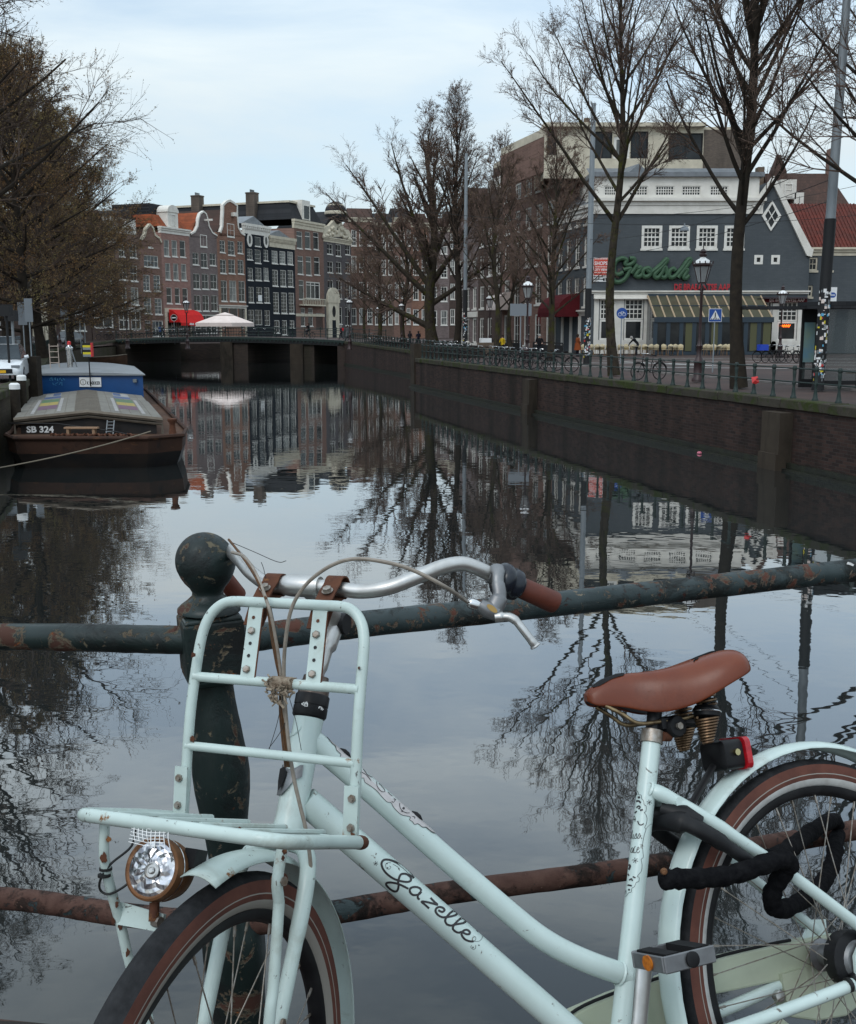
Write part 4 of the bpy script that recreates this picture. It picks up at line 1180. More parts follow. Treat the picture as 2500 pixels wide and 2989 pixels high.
mb = MB(); mb.box(X0 - .2, X1 + .6, -.35, 4, zt, zt + .35); mb.build('parapet', M['zinc'], cafe)
mb = MB(); mb.add([(X0, 1.5, zt + .35), (X1, 1.5, zt + .35), (X1, 4, gz(470)), (X0, 4, gz(470))], [(0, 1, 2, 3)]); mb.build('roof_slope', M['zinc'], cafe)
cornice(cafe, X0, X2, gz(858), gz(848), 'white', steps=((0, .1), (.6, .25)))
mb = MB(); mb.box(gx(1733), gx(1893), -.12, 0, gz(872), gz(859)); mb.box(gx(1733), gx(1893), -.45, -.05, gz(873), gz(870)); mb.build('shop_fascia', M['white'], cafe)
mb = MB()
for a, b in ((1735, 1749), (1793, 1822), (1881, 1895)): mb.box(gx(a), gx(b), -.08, -.003, 0, gz(872))
mb.box(gx(1749), gx(1881), -.079, -.003, 0, gz(994)); mb.build('shopfront', M['white'], cafe)
mb = MB()
for a, b in ((2203, 2216), (2256, 2271), (2331, 2350)): mb.box(gx(a), gx(b), -.08, -.003, 0, gz(884))
mb.box(gx(2216), gx(2331), -.08, -.003, 0, gz(996)); mb.build('shopfront', M['white'], cafe)
mb = MB(); mb.box(gx(2203), gx(2352), -.35, -.01, gz(882), gz(869)); mb.build('fascia_board', M['maroon_cloth'], cafe)
mb = MB(); mb.add([(gx(2203), -.05, gz(868)), (gx(2353), -.05, gz(868)), (gx(2353), -.75, gz(872)), (gx(2203), -.75, gz(872))], [(0, 1, 2, 3)]); mb.build('canopy', M['slate'], cafe)
vs, fs = text_polys('DE BRABANTSE AAP', .32, bold=.006)
mb = MB(); mb.add([(gx(2242) + x, -.362, gz(880) + y) for x, y in vs], fs); mb.build('lettering', M['canvas'], cafe)
vs, fs = text_polys('DE BRABANTSE AAP', .78, bold=.012)
wx = max(v[0] for v in vs); sc_ = (gx(2127) - gx(1964)) / wx
mb = MB(); mb.add([(gx(1964) + x * sc_, -.24, gz(846) + y * .9) for x, y in vs], fs)
mb.add([(gx(1964) + .05 + x * sc_, -.10, gz(846) - .04 + y * .9) for x, y in vs], fs)
mb.build('sign_lettering', pm('red_letters', (.42, .03, .04), .5), cafe)
strokes = [[(560, 440), (470, 480), (410, 440), (400, 330), (440, 240), (540, 200), (610, 230), (590, 290), (620, 318), (690, 300), (740, 250), (730, 205), (660, 205)],
   [(560, 400), (680, 372), (650, 450), (590, 550), (500, 605), (420, 595), (392, 545)],
   [(690, 455), (750, 380), (785, 325), (800, 365), (862, 360), (800, 440), (770, 500), (830, 512), (880, 470)],
   [(960, 368), (900, 400), (888, 470), (930, 515), (990, 500), (1030, 440), (1010, 385), (960, 368), (980, 420), (1040, 435)],
   [(1040, 435), (1150, 350), (1240, 260), (1285, 215), (1290, 250), (1210, 350), (1110, 450), (1090, 500), (1130, 535), (1185, 500)],
   [(1185, 500), (1230, 420), (1262, 345), (1290, 400), (1298, 480), (1260, 530), (1205, 515)],
   [(1440, 415), (1410, 378), (1355, 410), (1335, 480), (1370, 528), (1430, 510), (1475, 460)],
   [(1475, 460), (1560, 360), (1640, 240), (1680, 212), (1690, 245), (1620, 350), (1545, 450), (1490, 530)],
   [(1530, 470), (1590, 400), (1640, 392), (1630, 440), (1590, 510), (1620, 545), (1680, 490)]]
GS = pm('green_sign', (.048, .105, .055), .6, col2=(.036, .08, .045), scale=2)
gl = MB(); ge = MB()
for st in strokes:
 pts = [Vector((gx(1720 + u * .1708), 0, gz(720 + v * .1708))) for u, v in st]
 pp = smooth_path(pts, 4)
 gl.tube([(p.x, -.28, p.z) for p in pp], .185, 8, flat=((0, 1, 0), 1.0))
 ge.tube([(p.x, -.14, p.z) for p in pp], .215, 6)
so = gl.build('script_lettering', GS, cafe, True)
ge.build('lettering_edge', pm('sign_edge', (.02, .035, .025), .6), so, True)
cl, cr, pj = gx(1890), gx(2218), 3.6
zt, zb = gz(862), gz(862) - 1.85
cons = MB()
n = 12
for i in range(n + 1):
 x = cl + (cr - cl) * i / n
 cons.add([(x - .06, -.05, zt + .05), (x + .06, -.05, zt + .05), (x + .06, -pj, zb + .05), (x - .06, -pj, zb + .05), (x - .06, -.05, zt - .12), (x + .06, -.05, zt - .12), (x + .06, -pj, zb - .12), (x - .06, -pj, zb - .12)],
    [(0, 1, 2, 3), (4, 7, 6, 5), (0, 3, 7, 4), (1, 5, 6, 2), (3, 2, 6, 7)])
gr = cons.build('glass_roof_rafters', pm('pale_timber', (.36, .27, .18), .7), cafe)
for i in range(n):
 xa, xb = cl + (cr - cl) * i / n + .06, cl + (cr - cl) * (i + 1) / n - .06
 mb = MB()
 mb.quad((xa, -.05, zt), (xb, -.05, zt), (xb, -pj, zb), (xa, -pj, zb))
 mb.build('roof_pane', pm('tinted_roof_glass', (.09, .085, .055), .25, col2=(.06, .058, .04), scale=.6) if i == 0 else bpy.data.materials['tinted_roof_glass'], gr)
mb = MB(); mb.box(cl - .1, cr + .1, -pj - .12, -pj + .1, zb - .35, zb + .06); mb.box(cl - .1, cr + .1, -pj - .05, -pj + .05, 0, .25); mb.box(cl, cr, -.15, -.02, zt - .1, zt + .12)
tm = (zt + zb) / 2; mb.box(cl, cr, -pj / 2 - .03, -pj / 2 + .03, tm + .02, tm + .1)
mb.build('front_beam', pm('blue_grey_paint', (.03, .045, .06), .5), cafe)
BG = bpy.data.materials['blue_grey_paint']
rng = random.Random(2)
for i in range(9):
 xa = cl + (cr - cl) * i / 9; xb = cl + (cr - cl) * (i + 1) / 9
 mb = MB(); mb.box(xa - .16, xa + .16, -pj - .04, -pj + .08, .25, zb - .3); mb.build('post', BG, cafe)
 mb = MB(); mb.quad((xa + .16, -pj + .02, .25), (xb - .16, -pj + .02, .25), (xb - .16, -pj + .02, zb - .3), (xa + .16, -pj + .02, zb - .3)); mb.build('pane', M['glass'], cafe)
 if i in (2, 4, 7, 8):
  mb = MB(); mb.box(xa + .35, xa + .95, -pj - .012, -pj + .015, .3, zb - .4); mb.build('olive_curtain', pm('olive_curtain', (.10, .10, .055), .8) if i == 2 else bpy.data.materials['olive_curtain'], cafe)
for x in (cl, cr):
 mb = MB(); mb.add([(x, -.05, 0), (x, -pj, 0), (x, -pj, zb), (x, -.05, zt)], [(0, 1, 2, 3)]); mb.build('side_glazing', M['glass_b'], cafe)
def board(parent, x0, x1, z0, z1, mat, name, y=-.05, th=.04):
 mb = MB(); mb.box(x0, x1, y, y + th, z0, z1); return mb.build(name, mat, parent)
hs = FG.root(gx(1730), 'wall_sign', 'red and white shop letting sign on the cafe corner', 'sign')
w_ = gx(1773) - gx(1730)
board(hs, 0, w_, gz(822), gz(752), M['sign_white'], 'panel')
board(hs, 0.03, w_ - .03, gz(803), gz(753), pm('sign_red', (.56, .07, .045), .5), 'red_field', -.06, .01)
for txt, s_, py in (('SHOPS', .40, 773), ('CITY VIEW', .245, 790)):
 vs, fs = text_polys(txt, s_, bold=.008); wx = max(v[0] for v in vs); k = (w_ - .16) / wx
 mb = MB(); mb.add([(.08 + x * k, -.065, gz(py) + y) for x, y in vs], fs); mb.build('lettering', M['sign_white'], hs)
mb = MB()
for j, py in enumerate((757, 780, 797)):
 for i in range(9): mb.box(.1 + i * .13, .19 + i * .13, -.064, -.062, gz(py), gz(py) + .09)
tag(mb.build('small_print', M['canvas'], hs), kind='stuff')
mb = MB()
for py in (809, 817):
 for i in range(7): mb.box(.08 + i * .11, .16 + i * .11, -.055, -.052, gz(py), gz(py) + .1)
mb.box(w_ - .4, w_ - .26, -.055, -.052, gz(820), gz(812)); mb.box(w_ - .2, w_ - .1, -.055, -.052, gz(820), gz(811))
tag(mb.build('small_print', M['black'], hs), kind='stuff')
mb = MB()
xx = [gx(2281) + i * (gx(2310) - gx(2281)) / 16 for i in range(17)]
mb.tube([(x, -.06, gz(951) + .12 * math.sin(i * 2.1)) for i, x in enumerate(xx)], .035, 5)
ne = mb.build('neon_script', glow('neon_orange', (1, .16, .01), 2.5), cafe)
FP = Face((13.5, 97.0), (1, 0), 2.1)
px_ = lambda x: FP.uv(x, 420)[0]; pz_ = lambda y: FP.uv(1900, y)[1]
pent = FP.root(0, 'roof_dwelling', 'pale flat roofed roof-top dwelling above the cafe with dark glazing', 'building')
dark = [(px_(1733), px_(1788), pz_(462), pz_(383)), (px_(1842), px_(1893), pz_(462), pz_(383)), (px_(1953), px_(2053), pz_(465), pz_(388)), (px_(1598), px_(1625), pz_(452), pz_(378)), (px_(1792), px_(1840), pz_(462), pz_(398))]
holed_wall(px_(2150) - px_(1590), pz_(370), dark, M['cream'], pent, 12, x0=px_(1590), z0=pz_(520))
for i, h in enumerate(dark): window(pent, *h, cols=2 if i != 4 else 2, rows=1, fw=.1 if i != 4 else .25, sill=False, frame='black' if i != 4 else 'frame_white', glass='glass' if i != 4 else 'glass_c')
mb = MB(); mb.box(px_(2055), px_(2178), -.05, 10, pz_(520), pz_(378)); mb.build('side_block', M['chimney'], pent)
mb = MB(); mb.box(px_(1585), px_(2055), -.6, 11, pz_(372), pz_(360)); mb.build('flat_roof', M['cream'], pent)
mb = MB(); mb.box(px_(1708), px_(1722), .5, 1.2, pz_(420), pz_(340)); mb.build('chimney', M['b_tan'], pent)
mb = MB(); wall_run(mb, [(px_(1590), 0.2), (px_(1590) - 3.0, 11)], pz_(500), [pz_(395)] * 2, .3, 1); mb.build('side_wall', M['b_redbrown'], pent)
mb = MB(); wall_run(mb, [(px_(1590), 0.1), (px_(1590) - 3.0, 11)], pz_(396), [pz_(372)] * 2, .5, 1); mb.build('side_fascia', M['cream'], pent)
for i in range(3):
 mb = MB(); x = px_(1962) + i * .25; mb.tube([(x, 3, pz_(375)), (x, 3, pz_(320))], .06, 6); mb.build('flue', M['steel'], pent)
# ================================================================ house with red roof at the right edge
FRr = Face((13.5, 93.5), (1, 0), 2.1)
rx = lambda x: FRr.uv(x, 800)[0]; rz_ = lambda y: FRr.uv(2430, y)[1]
rh = FRr.root(rx(2352), 'side_house', 'low slate grey house with red tiled roof at the right edge', 'house')
o0 = rx(2352)
w1 = [(rx(2360) - o0, rx(2386) - o0, rz_(789), rz_(751)), (rx(2410) - o0, rx(2431) - o0, rz_(789), rz_(751)), (rx(2355) - o0, rx(2376) - o0, rz_(866), rz_(833))]
holed_wall(rx(3500) - o0, rz_(742), w1, M['b_slate'], rh, 12)
for h in w1: window(rh, *h, cols=2, rows=2, fw=.12, frame='cream', sill=True)
cornice(rh, 0, rx(3500) - o0, rz_(746), rz_(722), 'cream')
mb = MB(); Wd = rx(3500) - o0; ze = rz_(724); zr = ze + 4.1
mb.add([(-.6, -.2, ze), (Wd, -.2, ze), (Wd, 5, zr), (-.6, 5, zr), (-.6, 10, ze), (Wd, 10, ze)], [(0, 1, 2, 3), (3, 2, 5, 4), (0, 3, 4), (1, 5, 2)])
rf = mb.build('tiled_roof', M['tile_red'], rh)
mb = MB()
for i in range(int((Wd + .6) / .3)):       # the rolls of the pantiles
 x = -.45 + i * .3
 mb.tube([(x, -.25, ze + .02), (x, 5, zr + .02)], .07, 5)
tag(mb.build('pantile_roll', M['tile_red'], rf), kind='stuff')
bs = FRr.root(rx(2416), 'wall_sign', 'white board with blue pill shaped mark on the grey house', 'sign')
board(bs, 0, rx(2447) - rx(2416), rz_(886), rz_(838), M['sign_white'], 'panel')
zc = rz_(861); wv = rx(2447) - rx(2416); mb = MB()
pill = [(wv * .1 + .2 + .22 * math.cos(a), zc + .22 * math.sin(a)) for a in [math.pi / 2 + math.pi * i / 8 for i in range(9)]] + [(wv * .9 - .2 + .22 * math.cos(a), zc + .22 * math.sin(a)) for a in [-math.pi / 2 + math.pi * i / 8 for i in range(9)]]
mb.prism([(x, -.056, z) for x, z in pill], (0, .004, 0)); mb.build('blue_mark', M['blue_sign'], bs)
mb = MB()
for i in range(5): mb.box(wv * .26 + i * .1, wv * .26 + i * .1 + .07, -.062, -.058, zc - .06, zc + .06)
tag(mb.build('small_print', M['sign_white'], bs), kind='stuff')
FH = Face((13.5, 104.0), (1, 0), 2.1)
hx = lambda x: FH.uv(x, 550)[0]; hz_ = lambda y: FH.uv(2380, y)[1]
bh = FH.root(hx(2262), 'back_house', 'tall house with dark brown tiled roof and white dormers behind the cafe', 'house')
o0 = hx(2262); Wd = hx(2500) - o0
mb = MB(); mb.box(0, Wd, 0, 12, 0, hz_(620)); mb.build('wall', M['b_dark'], bh)
mb = MB(); ze, zr = hz_(622), hz_(486)
mb.add([(0, -.2, ze), (Wd, -.2, ze), (Wd - 1, 4.5, zr), (.3, 4.5, zr), (0, 12, ze), (Wd, 12, ze)], [(0, 1, 2, 3), (3, 2, 5, 4), (0, 3, 4), (1, 5, 2)]); mb.build('tiled_roof', M['tile_brown'], bh)
for a, b, y0, y1 in ((2276, 2322, 582, 525), (2318, 2345, 608, 563)):
 mb = MB(); mb.box(hx(a) - o0, hx(b) - o0, -.4, 4, hz_(y0), hz_(y1)); mb.build('dormer', M['white'], bh)
 window(bh, hx(a) - o0 + .35, hx(b) - o0 - .35, hz_(y0) + .2, hz_(y1) - .35, 1, 2, fw=.1, y=-.46, proud=.02, sill=False)
mb = MB(); mb.lathe([(1.1, 0), (.9, 1), (.35, 2.2), (.3, 2.5)], 4, (hx(2313) - o0, 4.5, zr - .8)); mb.build('roof_turret', M['tile_brown'], bh)
mb = MB(); mb.box(hx(2463) - o0, hx(2479) - o0, 4, 5, zr - 3, hz_(412)); mb.build('chimney', M['b_redbrown'], bh)
mb = MB(); mb.box(hx(2255) - o0 - .2, hx(2268) - o0, 4, 5, zr - 3, hz_(468)); mb.build('chimney', M['b_tan'], bh)
# ================================================================ painted railing of the near bridge
M['old_green'] = layered('flaking_green_paint', ((.008, .015, .014), (.017, .028, .027), 9),
 [((.005, .006, .006), 6, .50, .14, .65), ((.10, .085, .055), 34, .615, .03, .7), ((.11, .09, .06), 12, .565, .012, .7), ((.060, .026, .018), 12, .58, .03, .85, (1, 1, 1), True), ((.24, .075, .02), 30, .64, .05, .9)], spec=.3, rough=.34, bump=.7, bdist=.0015)
M['old_rail'] = layered('flaking_rail_paint', ((.016, .027, .028), (.034, .048, .050), 14),
 [((.009, .011, .010), 8, .50, .10, .75), ((.18, .15, .11), 60, .625, .02, .8), ((.12, .10, .075), 24, .55, .012, .8), ((.085, .033, .022), 24, .562, .04, .85, (1, 1, 1), True), ((.04, .016, .012), 34, .60, .05, .9)], spec=.3, rough=.38, bump=.8, bdist=.0015)
M['rust_rail'] = layered('rusted_rail_paint', ((.060, .030, .023), (.095, .052, .040), 40),
 [((.012, .010, .009), 10, .52, .10, .9), ((.030, .044, .046), 20, .56, .03, .5), ((.025, .016, .013), 12, .56, .06, .9), ((.22, .13, .10), 40, .64, .03, .9)], rough=.8, bump=1, bdist=.002)
rl = thing('bridge_railing', 'flaking dark green iron railing with ball topped post behind the bicycle', 'railing', (0, 0, 0))
pt = at_d(600, 1640, 1.86); pb = at_d(690, 2850, 1.975)
pax = (pt - pb).normalized()
RADB = .0505
def pz(py):   # distance below the ball centre along the post for a photograph row
 k = (py - 1640) / (2850 - 1640); return -k * (pt - pb).length
prof = [(max(.0005, .0505 * math.sin(a)), .0505 * math.cos(a)) for a in [math.radians(i * 7.5) for i in range(0, 15)]] + [(.0435, -.026), (.038, -.035), (.030, -.044), (.026, -.052), (.027, -.058), (.036, -.066), (.047, -.074), (.053, -.080), (.0535, -.085)]
mb = MB(); mb.lathe(prof, 44, pt, pax); mb.build('ball_finial', M['old_green'], rl, 50)
bdir = Vector((.94, .34, 0)); bdir = (bdir - pax * bdir.dot(pax)).normalized(); bd2 = pax.cross(bdir)
def sq(mb, z0, z1, w0, w1):
 vs = []
 for z, w in ((z0, w0), (z1, w1)):
  c = pt + pax * z
  for a, b in ((-1, -1), (1, -1), (1, 1), (-1, 1)): vs.append(c + bdir * (a * w) + bd2 * (b * w))
 mb.add(vs, [(0, 3, 2, 1), (4, 5, 6, 7), (0, 1, 5, 4), (1, 2, 6, 5), (2, 3, 7, 6), (3, 0, 4, 7)])
mb = MB(); sq(mb, pz(1792), pz(1780), .050, .046); sq(mb, pz(1950), pz(1792), .050, .0505); sq(mb, pz(1972), pz(1950), .044, .050)
blk = mb.build('square_block', M['old_green'], rl)
bv = blk.modifiers.new('bevel', 'BEVEL'); bv.width = .004; bv.segments = 2
sh = [(.033, pz(1968)), (.032, pz(1990)), (.034, pz(2030)), (.037, pz(2070)), (.040, pz(2100)), (.043, pz(2140)), (.0485, pz(2200)), (.050, pz(2235)), (.048, pz(2290)), (.042, pz(2360)), (.036, pz(2430)), (.032, pz(2500)), (.0315, pz(2580)), (.036, pz(2640)), (.050, pz(2690)), (.056, pz(2730)), (.056, pz(2790)), (.050, pz(2880)), (.046, pz(3000)), (.05, pz(3200)), (.06, pz(3350)), (.06, pz(3480))]
mb = MB(); mb.lathe(sh[::-1], 44, pt, pax); mb.build('baluster_post', M['old_green'], rl, 50)
def rail(pts, r, mat):
 mb = MB(); rg = random.Random(8)
 P_ = smooth_path(pts, 14)
 mb.tube(P_, [r * (1 + rg.uniform(-.02, .02)) for _ in P_], 20); mb.build('rail', M[mat], rl, True)
up0 = at_d(640, 1866, 1.872)
rail([at_d(-700, 1868, 2.18), at_d(0, 1859, 1.985), at_d(515, 1868, 1.88), up0 + Vector((0, 0, .0))], .0247, 'old_green')
rail([at_d(690, 1868, 1.873), at_d(1050, 1823, 1.975), at_d(1650, 1760, 2.12), at_d(2500, 1664, 2.36), at_d(3300, 1577, 2.62)], .0243, 'old_rail')
rail([at_d(-600, 2600, 2.22), at_d(0, 2622, 2.08), at_d(340, 2668, 1.985), at_d(640, 2700, 1.945)], .0208, 'rust_rail')
rail([at_d(690, 2702, 1.945), at_d(950, 2668, 2.0), at_d(1320, 2605, 2.09), at_d(1850, 2535, 2.20), at_d(2500, 2423, 2.40), at_d(3300, 2290, 2.66)], .0215, 'rust_rail')
for (px, py, d, zb) in ((3300, 1560, 2.62, 1.05), (-680, 1850, 2.17, 1.1)):
 q = at_d(px, py, d); mb = MB(); mb.lathe([(.055, -zb), (.045, -.6), (.05, -.3), (.033, -.15), (.05, -.08), (.05, .06), (.03, .09)], 16, q)
 mb.build('baluster_post', M['old_green'], rl, True)
mb = MB(); q = at_d(2478, 1652, 2.335); rg = random.Random(1)
mb.add([q + Vector((math.cos(a) * .012 * rg.uniform(.6, 1.2), -.004, math.sin(a) * .009 * rg.uniform(.6, 1.3))) for a in [i * math.pi / 5 for i in range(10)]], [tuple(range(10))])
mb.add([q + Vector((math.cos(a) * .011 * rg.uniform(.6, 1.2), -.003 + .012, .004 + math.sin(a) * .005)) for a in [i * math.pi / 5 for i in range(10)]], [tuple(range(10))])
mb.build('bird_dropping', M['sign_white'], rl)
# ================================================================ the bicycle
yaw, pit, lean = .4546, -.0584, .3966
BM = (Matrix.Rotation(yaw, 3, 'Z') @ Matrix(((-1, 0, 0), (0, -1, 0), (0, 0, 1))) @ Matrix.Rotation(pit, 3, 'Y') @ Matrix.Rotation(lean, 3, 'X'))
BT = Vector((.7316, 1.8084, 3.0865))
BW = BM.to_4x4(); BW.translation = BT
BWI = BW.inverted()
steer, hx_, hzz, ha, lh, fl_, rake, sx, sa, sl = .7732, .994, .362, 1.2761, .1611, .4119, .0479, .4675, 1.2389, .4442
av = Vector((-math.cos(ha), 0, math.sin(ha))); fv = Vector((math.sin(ha), 0, math.cos(ha)))
HBv = Vector((hx_, 0, hzz))
SM = Matrix.Rotation(steer, 3, av)
Fb, Lb, Ab = SM @ fv, SM @ Vector((0, 1, 0)), SM @ av
FMX = Matrix(((Fb.x, Lb.x, Ab.x, HBv.x), (Fb.y, Lb.y, Ab.y, HBv.y), (Fb.z, Lb.z, Ab.z, HBv.z), (0, 0, 0, 1)))
svv = Vector((-math.cos(sa), 0, math.sin(sa)))
SCv = Vector((sx, 0, 0)) + svv * sl
bike = thing('bicycle', 'mint green step-through bicycle with front rack leaning on the railing', 'bicycle')
bike.matrix_world = BW
def bl(px, py, d):             # photograph point at a distance, in bicycle space
 return BWI @ at_d(px, py, d)
def depth(pl):                 # optical distance of a bicycle-space point
 return (BW @ Vector(pl) - CAMP).dot(FWD)
def fl3(f, l, a): return FMX @ Vector((f, l, a))
def fdepth(f, l, a): return depth(fl3(f, l, a))
def on_front(px, py, l=None, f=None, a=None):
 """front-assembly coordinates of a photograph point on the plane l, f or a = const"""
 W2 = BW @ FMX; I = W2.inverted()
 o = I @ CAMP; d = (I.to_3x3() @ ray(px, py))
 i, v = (1, l) if l is not None else ((0, f) if f is not None else (2, a))
 t = (v - o[i]) / d[i]
 return o + d * t
def on_bike(px, py, y=0.0):
 o = BWI @ CAMP; d = BWI.to_3x3() @ ray(px, py)
 return o + d * ((y - o.y) / d.y)
M['mint'] = layered('mint_paint', ((.53, .63, .60), (.48, .58, .555), 11), [((.33, .36, .32), 6, .57, .22, .5), ((.14, .13, .11), 52, .645, .03, .6), ((.25, .20, .13), 3, .62, .25, .6), ((.17, .07, .02), 19, .74, .025, .9)], rough=.24, bump=.12, bdist=.0006)
M['mint_worn'] = layered('worn_mint_paint', ((.49, .585, .55), (.42, .50, .47), 13), [((.26, .27, .22), 7, .54, .2, .55), ((.10, .10, .09), 60, .635, .03, .6), ((.20, .085, .025), 20, .635, .05, .9)], rough=.30, bump=.07, bdist=.0006)
M['rust'] = layered('rust', ((.11, .045, .025), (.07, .03, .02), 40), [((.26, .12, .05), 30, .58, .1, .9), ((.3, .22, .14), 60, .66, .05, .7)], rough=.85, bump=.8, bdist=.001)
M['rust_chrome'] = layered('rusted_chrome', ((.20, .095, .045), (.12, .055, .025), 30), [((.32, .17, .09), 22, .55, .12, .6), ((.05, .03, .02), 40, .6, .08, .9)], rough=.5, metal=.35, bump=.5, bdist=.0006)
M['alu'] = pm('brushed_aluminium', (.56, .555, .54), .33, metal=.9, col2=(.44, .43, .41), scale=30, rough2=.45, stretch=(1, 1, 1), bump=.05, bscale=250, bdist=.0004)
M['alu_dark'] = pm('worn_grey_alloy', (.22, .225, .23), .42, metal=.7, col2=(.15, .15, .155), scale=25)
M['bolt'] = pm('steel_bolt', (.36, .34, .31), .45, metal=.8, col2=(.2, .15, .11), scale=90)
M['black_plastic'] = pm('black_plastic', (.006, .006, .007), .45, col2=(.016, .016, .017), scale=25, spec=.22)
M['navy_plastic'] = pm('blue_black_plastic', (.008, .011, .018), .25, col2=(.018, .022, .03), scale=30, spec=.4)
M['leather'] = layered('brown_leather', ((.125, .027, .010), (.165, .040, .014), 9), [((.08, .018, .008), 5, .55, .2, .4), ((.08, .026, .013), 55, .66, .05, .6)], rough=.32, bump=.3, bdist=.0008, spec=.35)
M['grip'] = pm('dark_red_leather', (.115, .030, .018), .55, col2=(.085, .024, .015), scale=40, bump=.4, bscale=300, bdist=.0004)
M['tyre_black'] = pm('tyre_tread', (.009, .0095, .0105), .7, col2=(.026, .026, .028), scale=45, spec=.18, bump=.5, bscale=250, bdist=.0012)
M['tyre_brown'] = pm('brown_sidewall', (.13, .052, .038), .8, col2=(.085, .036, .028), scale=22, bump=.4, bscale=200, bdist=.0008)
M['tyre_white'] = pm('reflective_band', (.5, .5, .48), .5, col2=(.34, .33, .31), scale=30)
M['tyre_line'] = pm('grey_reflective_line', (.27, .25, .22), .5)
M['decal'] = pm('dark_decal', (.022, .019, .021), .4)
M['plate_white'] = pm('etched_plate', (.56, .53, .52), .4, metal=.3, col2=(.45, .42, .41), scale=60)
M['cable'] = pm('grey_cable', (.27, .235, .195), .45, col2=(.17, .14, .11), scale=60)
M['cable_rust'] = pm('rusty_cable', (.13, .065, .03), .7, col2=(.06, .035, .02), scale=80)
M['cable_black'] = pm('black_wire', (.012, .012, .012), .5)
M['case'] = pm('cream_chain_case', (.40, .44, .33), .38, col2=(.34, .37, .28), scale=9)
M['fabric'] = pm('black_sleeve_cloth', (.005, .005, .006), .95, col2=(.011, .011, .012), scale=60, spec=.05, bump=1, bscale=70, bdist=.006)
M['red_lens'] = pm('red_lens', (.5, .012, .02), .15, col2=(.30, .008, .014), scale=70)
M['amber'] = pm('amber_reflector', (.55, .17, .01), .3, col2=(.3, .08, .01), scale=120)
def seg(a, b, n=8): return [Vector(a).lerp(Vector(b), i / n) for i in range(n + 1)]
# ---- frame
BB = Vector((.495, 0, -.079))
D0, D1 = Vector((.9652, 0, .3977)), BB
fm = MB()
fm.lathe([(.0232, -.004), (.0238, .004), (.0226, .012), (.0222, .06), (.0222, lh - .012), (.0228, lh)], 28, HBv, av)
fm.tube(seg(D0, D1, 10), .0213, 26)
tt = [(.966, 0, .505), (.9307, 0, .4687), (.8453, 0, .3840), (.7635, 0, .2990), (.6416, 0, .1785), (.5863, 0, .1300), (.5267, 0, .0925), (.4560, 0, .0575), (.448, 0, .055)]
TT = smooth_path(tt, 8)
fm.tube(TT, .0176, 24)
fm.tube(seg(BB, SCv, 10), .0163, 24)
fm.lathe([(.026, -.04), (.026, .04)], 22, BB, (0, 1, 0))
for s in (1, -1):
 fm.tube(smooth_path([(.347, .006 * s, .334), (.330, .020 * s, .3235), (.245, .048 * s, .2585), (.115, .061 * s, .157), (.0, .068 * s, .06), (-.03, .069 * s, .034)], 5), [.0135] * 6 + [.0125] * 5 + [.0105] * 15, 14)
 fm.tube(smooth_path([(.47, .022 * s, -.075), (.36, .042 * s, -.058), (.2, .05 * s, -.048), (.01, .066 * s, -.030), (-.02, .068 * s, -.022)], 5), .0108, 12)
 fm.prism([(-.055, .064 * s, .05), (-.04, .064 * s, -.035), (.03, .064 * s, -.045), (.022, .064 * s, .012), (-.02, .064 * s, .055)], (0, .006 * s, 0))
fm.tube([(.315, -.04, .31), (.315, .04, .31)], .009, 10)
for c, ax, r in ((Vector((.462, 0, .060)), Vector((.45, 0, .2)), .0185), (Vector((.353, .006, .338)), Vector((-.8, 0, -.5)), .0142)):
 fm.lathe([(r, -.003), (r + .0022, 0), (r, .003)], 16, c, ax, cap=False)
frame = fm.build('frame', M['mint'], bike, 50)
# ---- decals laid on the tubes
def cyl_hit(px, py, a, d, r):
 o = BWI @ CAMP; dr = (BWI.to_3x3() @ ray(px, py)).normalized()
 d = Vector(d).normalized(); oc = o - Vector(a)
 u = dr - d * dr.dot(d); v = oc - d * oc.dot(d)
 A, B2, C = u.dot(u), u.dot(v), v.dot(v) - r * r
 disc = B2 * B2 - A * C
 if disc < 0:
  t = -B2 / A
  p = o + dr * t; q = Vector(a) + d * (p - Vector(a)).dot(d); return q + (p - q).normalized() * r
 return o + dr * ((-B2 - math.sqrt(disc)) / A)
def ribbon(mb, path, w, hit, k=5, cyc=False):
 pts = smooth_path([Vector((x, y, 0)) for x, y in path], k)
 n = len(pts); Ls, Rs = [], []
 for i in range(n):
  t = (pts[min(n - 1, i + 1)] - pts[max(0, i - 1)]); t = t.normalized() if t.length > 1e-6 else Vector((1, 0, 0))
  nn = Vector((-t.y, t.x, 0)) * (w[i * (len(w) - 1) // max(1, n - 1)] if isinstance(w, list) else w) / 2
  Ls.append(hit(*(pts[i] + nn)[:2])); Rs.append(hit(*(pts[i] - nn)[:2]))
 mb.add(Ls + Rs, [(i, i + 1, n + i + 1, n + i) for i in range(n - 1)])
def blob(mb, c, r, hit, n=10, ry=None):
 mb.add([hit(c[0] + r * math.cos(2 * math.pi * i / n), c[1] + (ry or r) * math.sin(2 * math.pi * i / n)) for i in range(n)], [tuple(range(n))])
def aster(mb, c, r, hit):
 for i in range(6):
  a = i * math.pi / 3 + .3
  e = (c[0] + r * math.cos(a), c[1] + r * math.sin(a))
  ribbon(mb, [c, e], r * .22, hit, 2); blob(mb, e, r * .2, hit, 6)
ddir = (D1 - D0)
hg = lambda u, v: cyl_hit(1080 + u * .205, 2480 + v * .205, D0, ddir, .0216)
gm = MB()
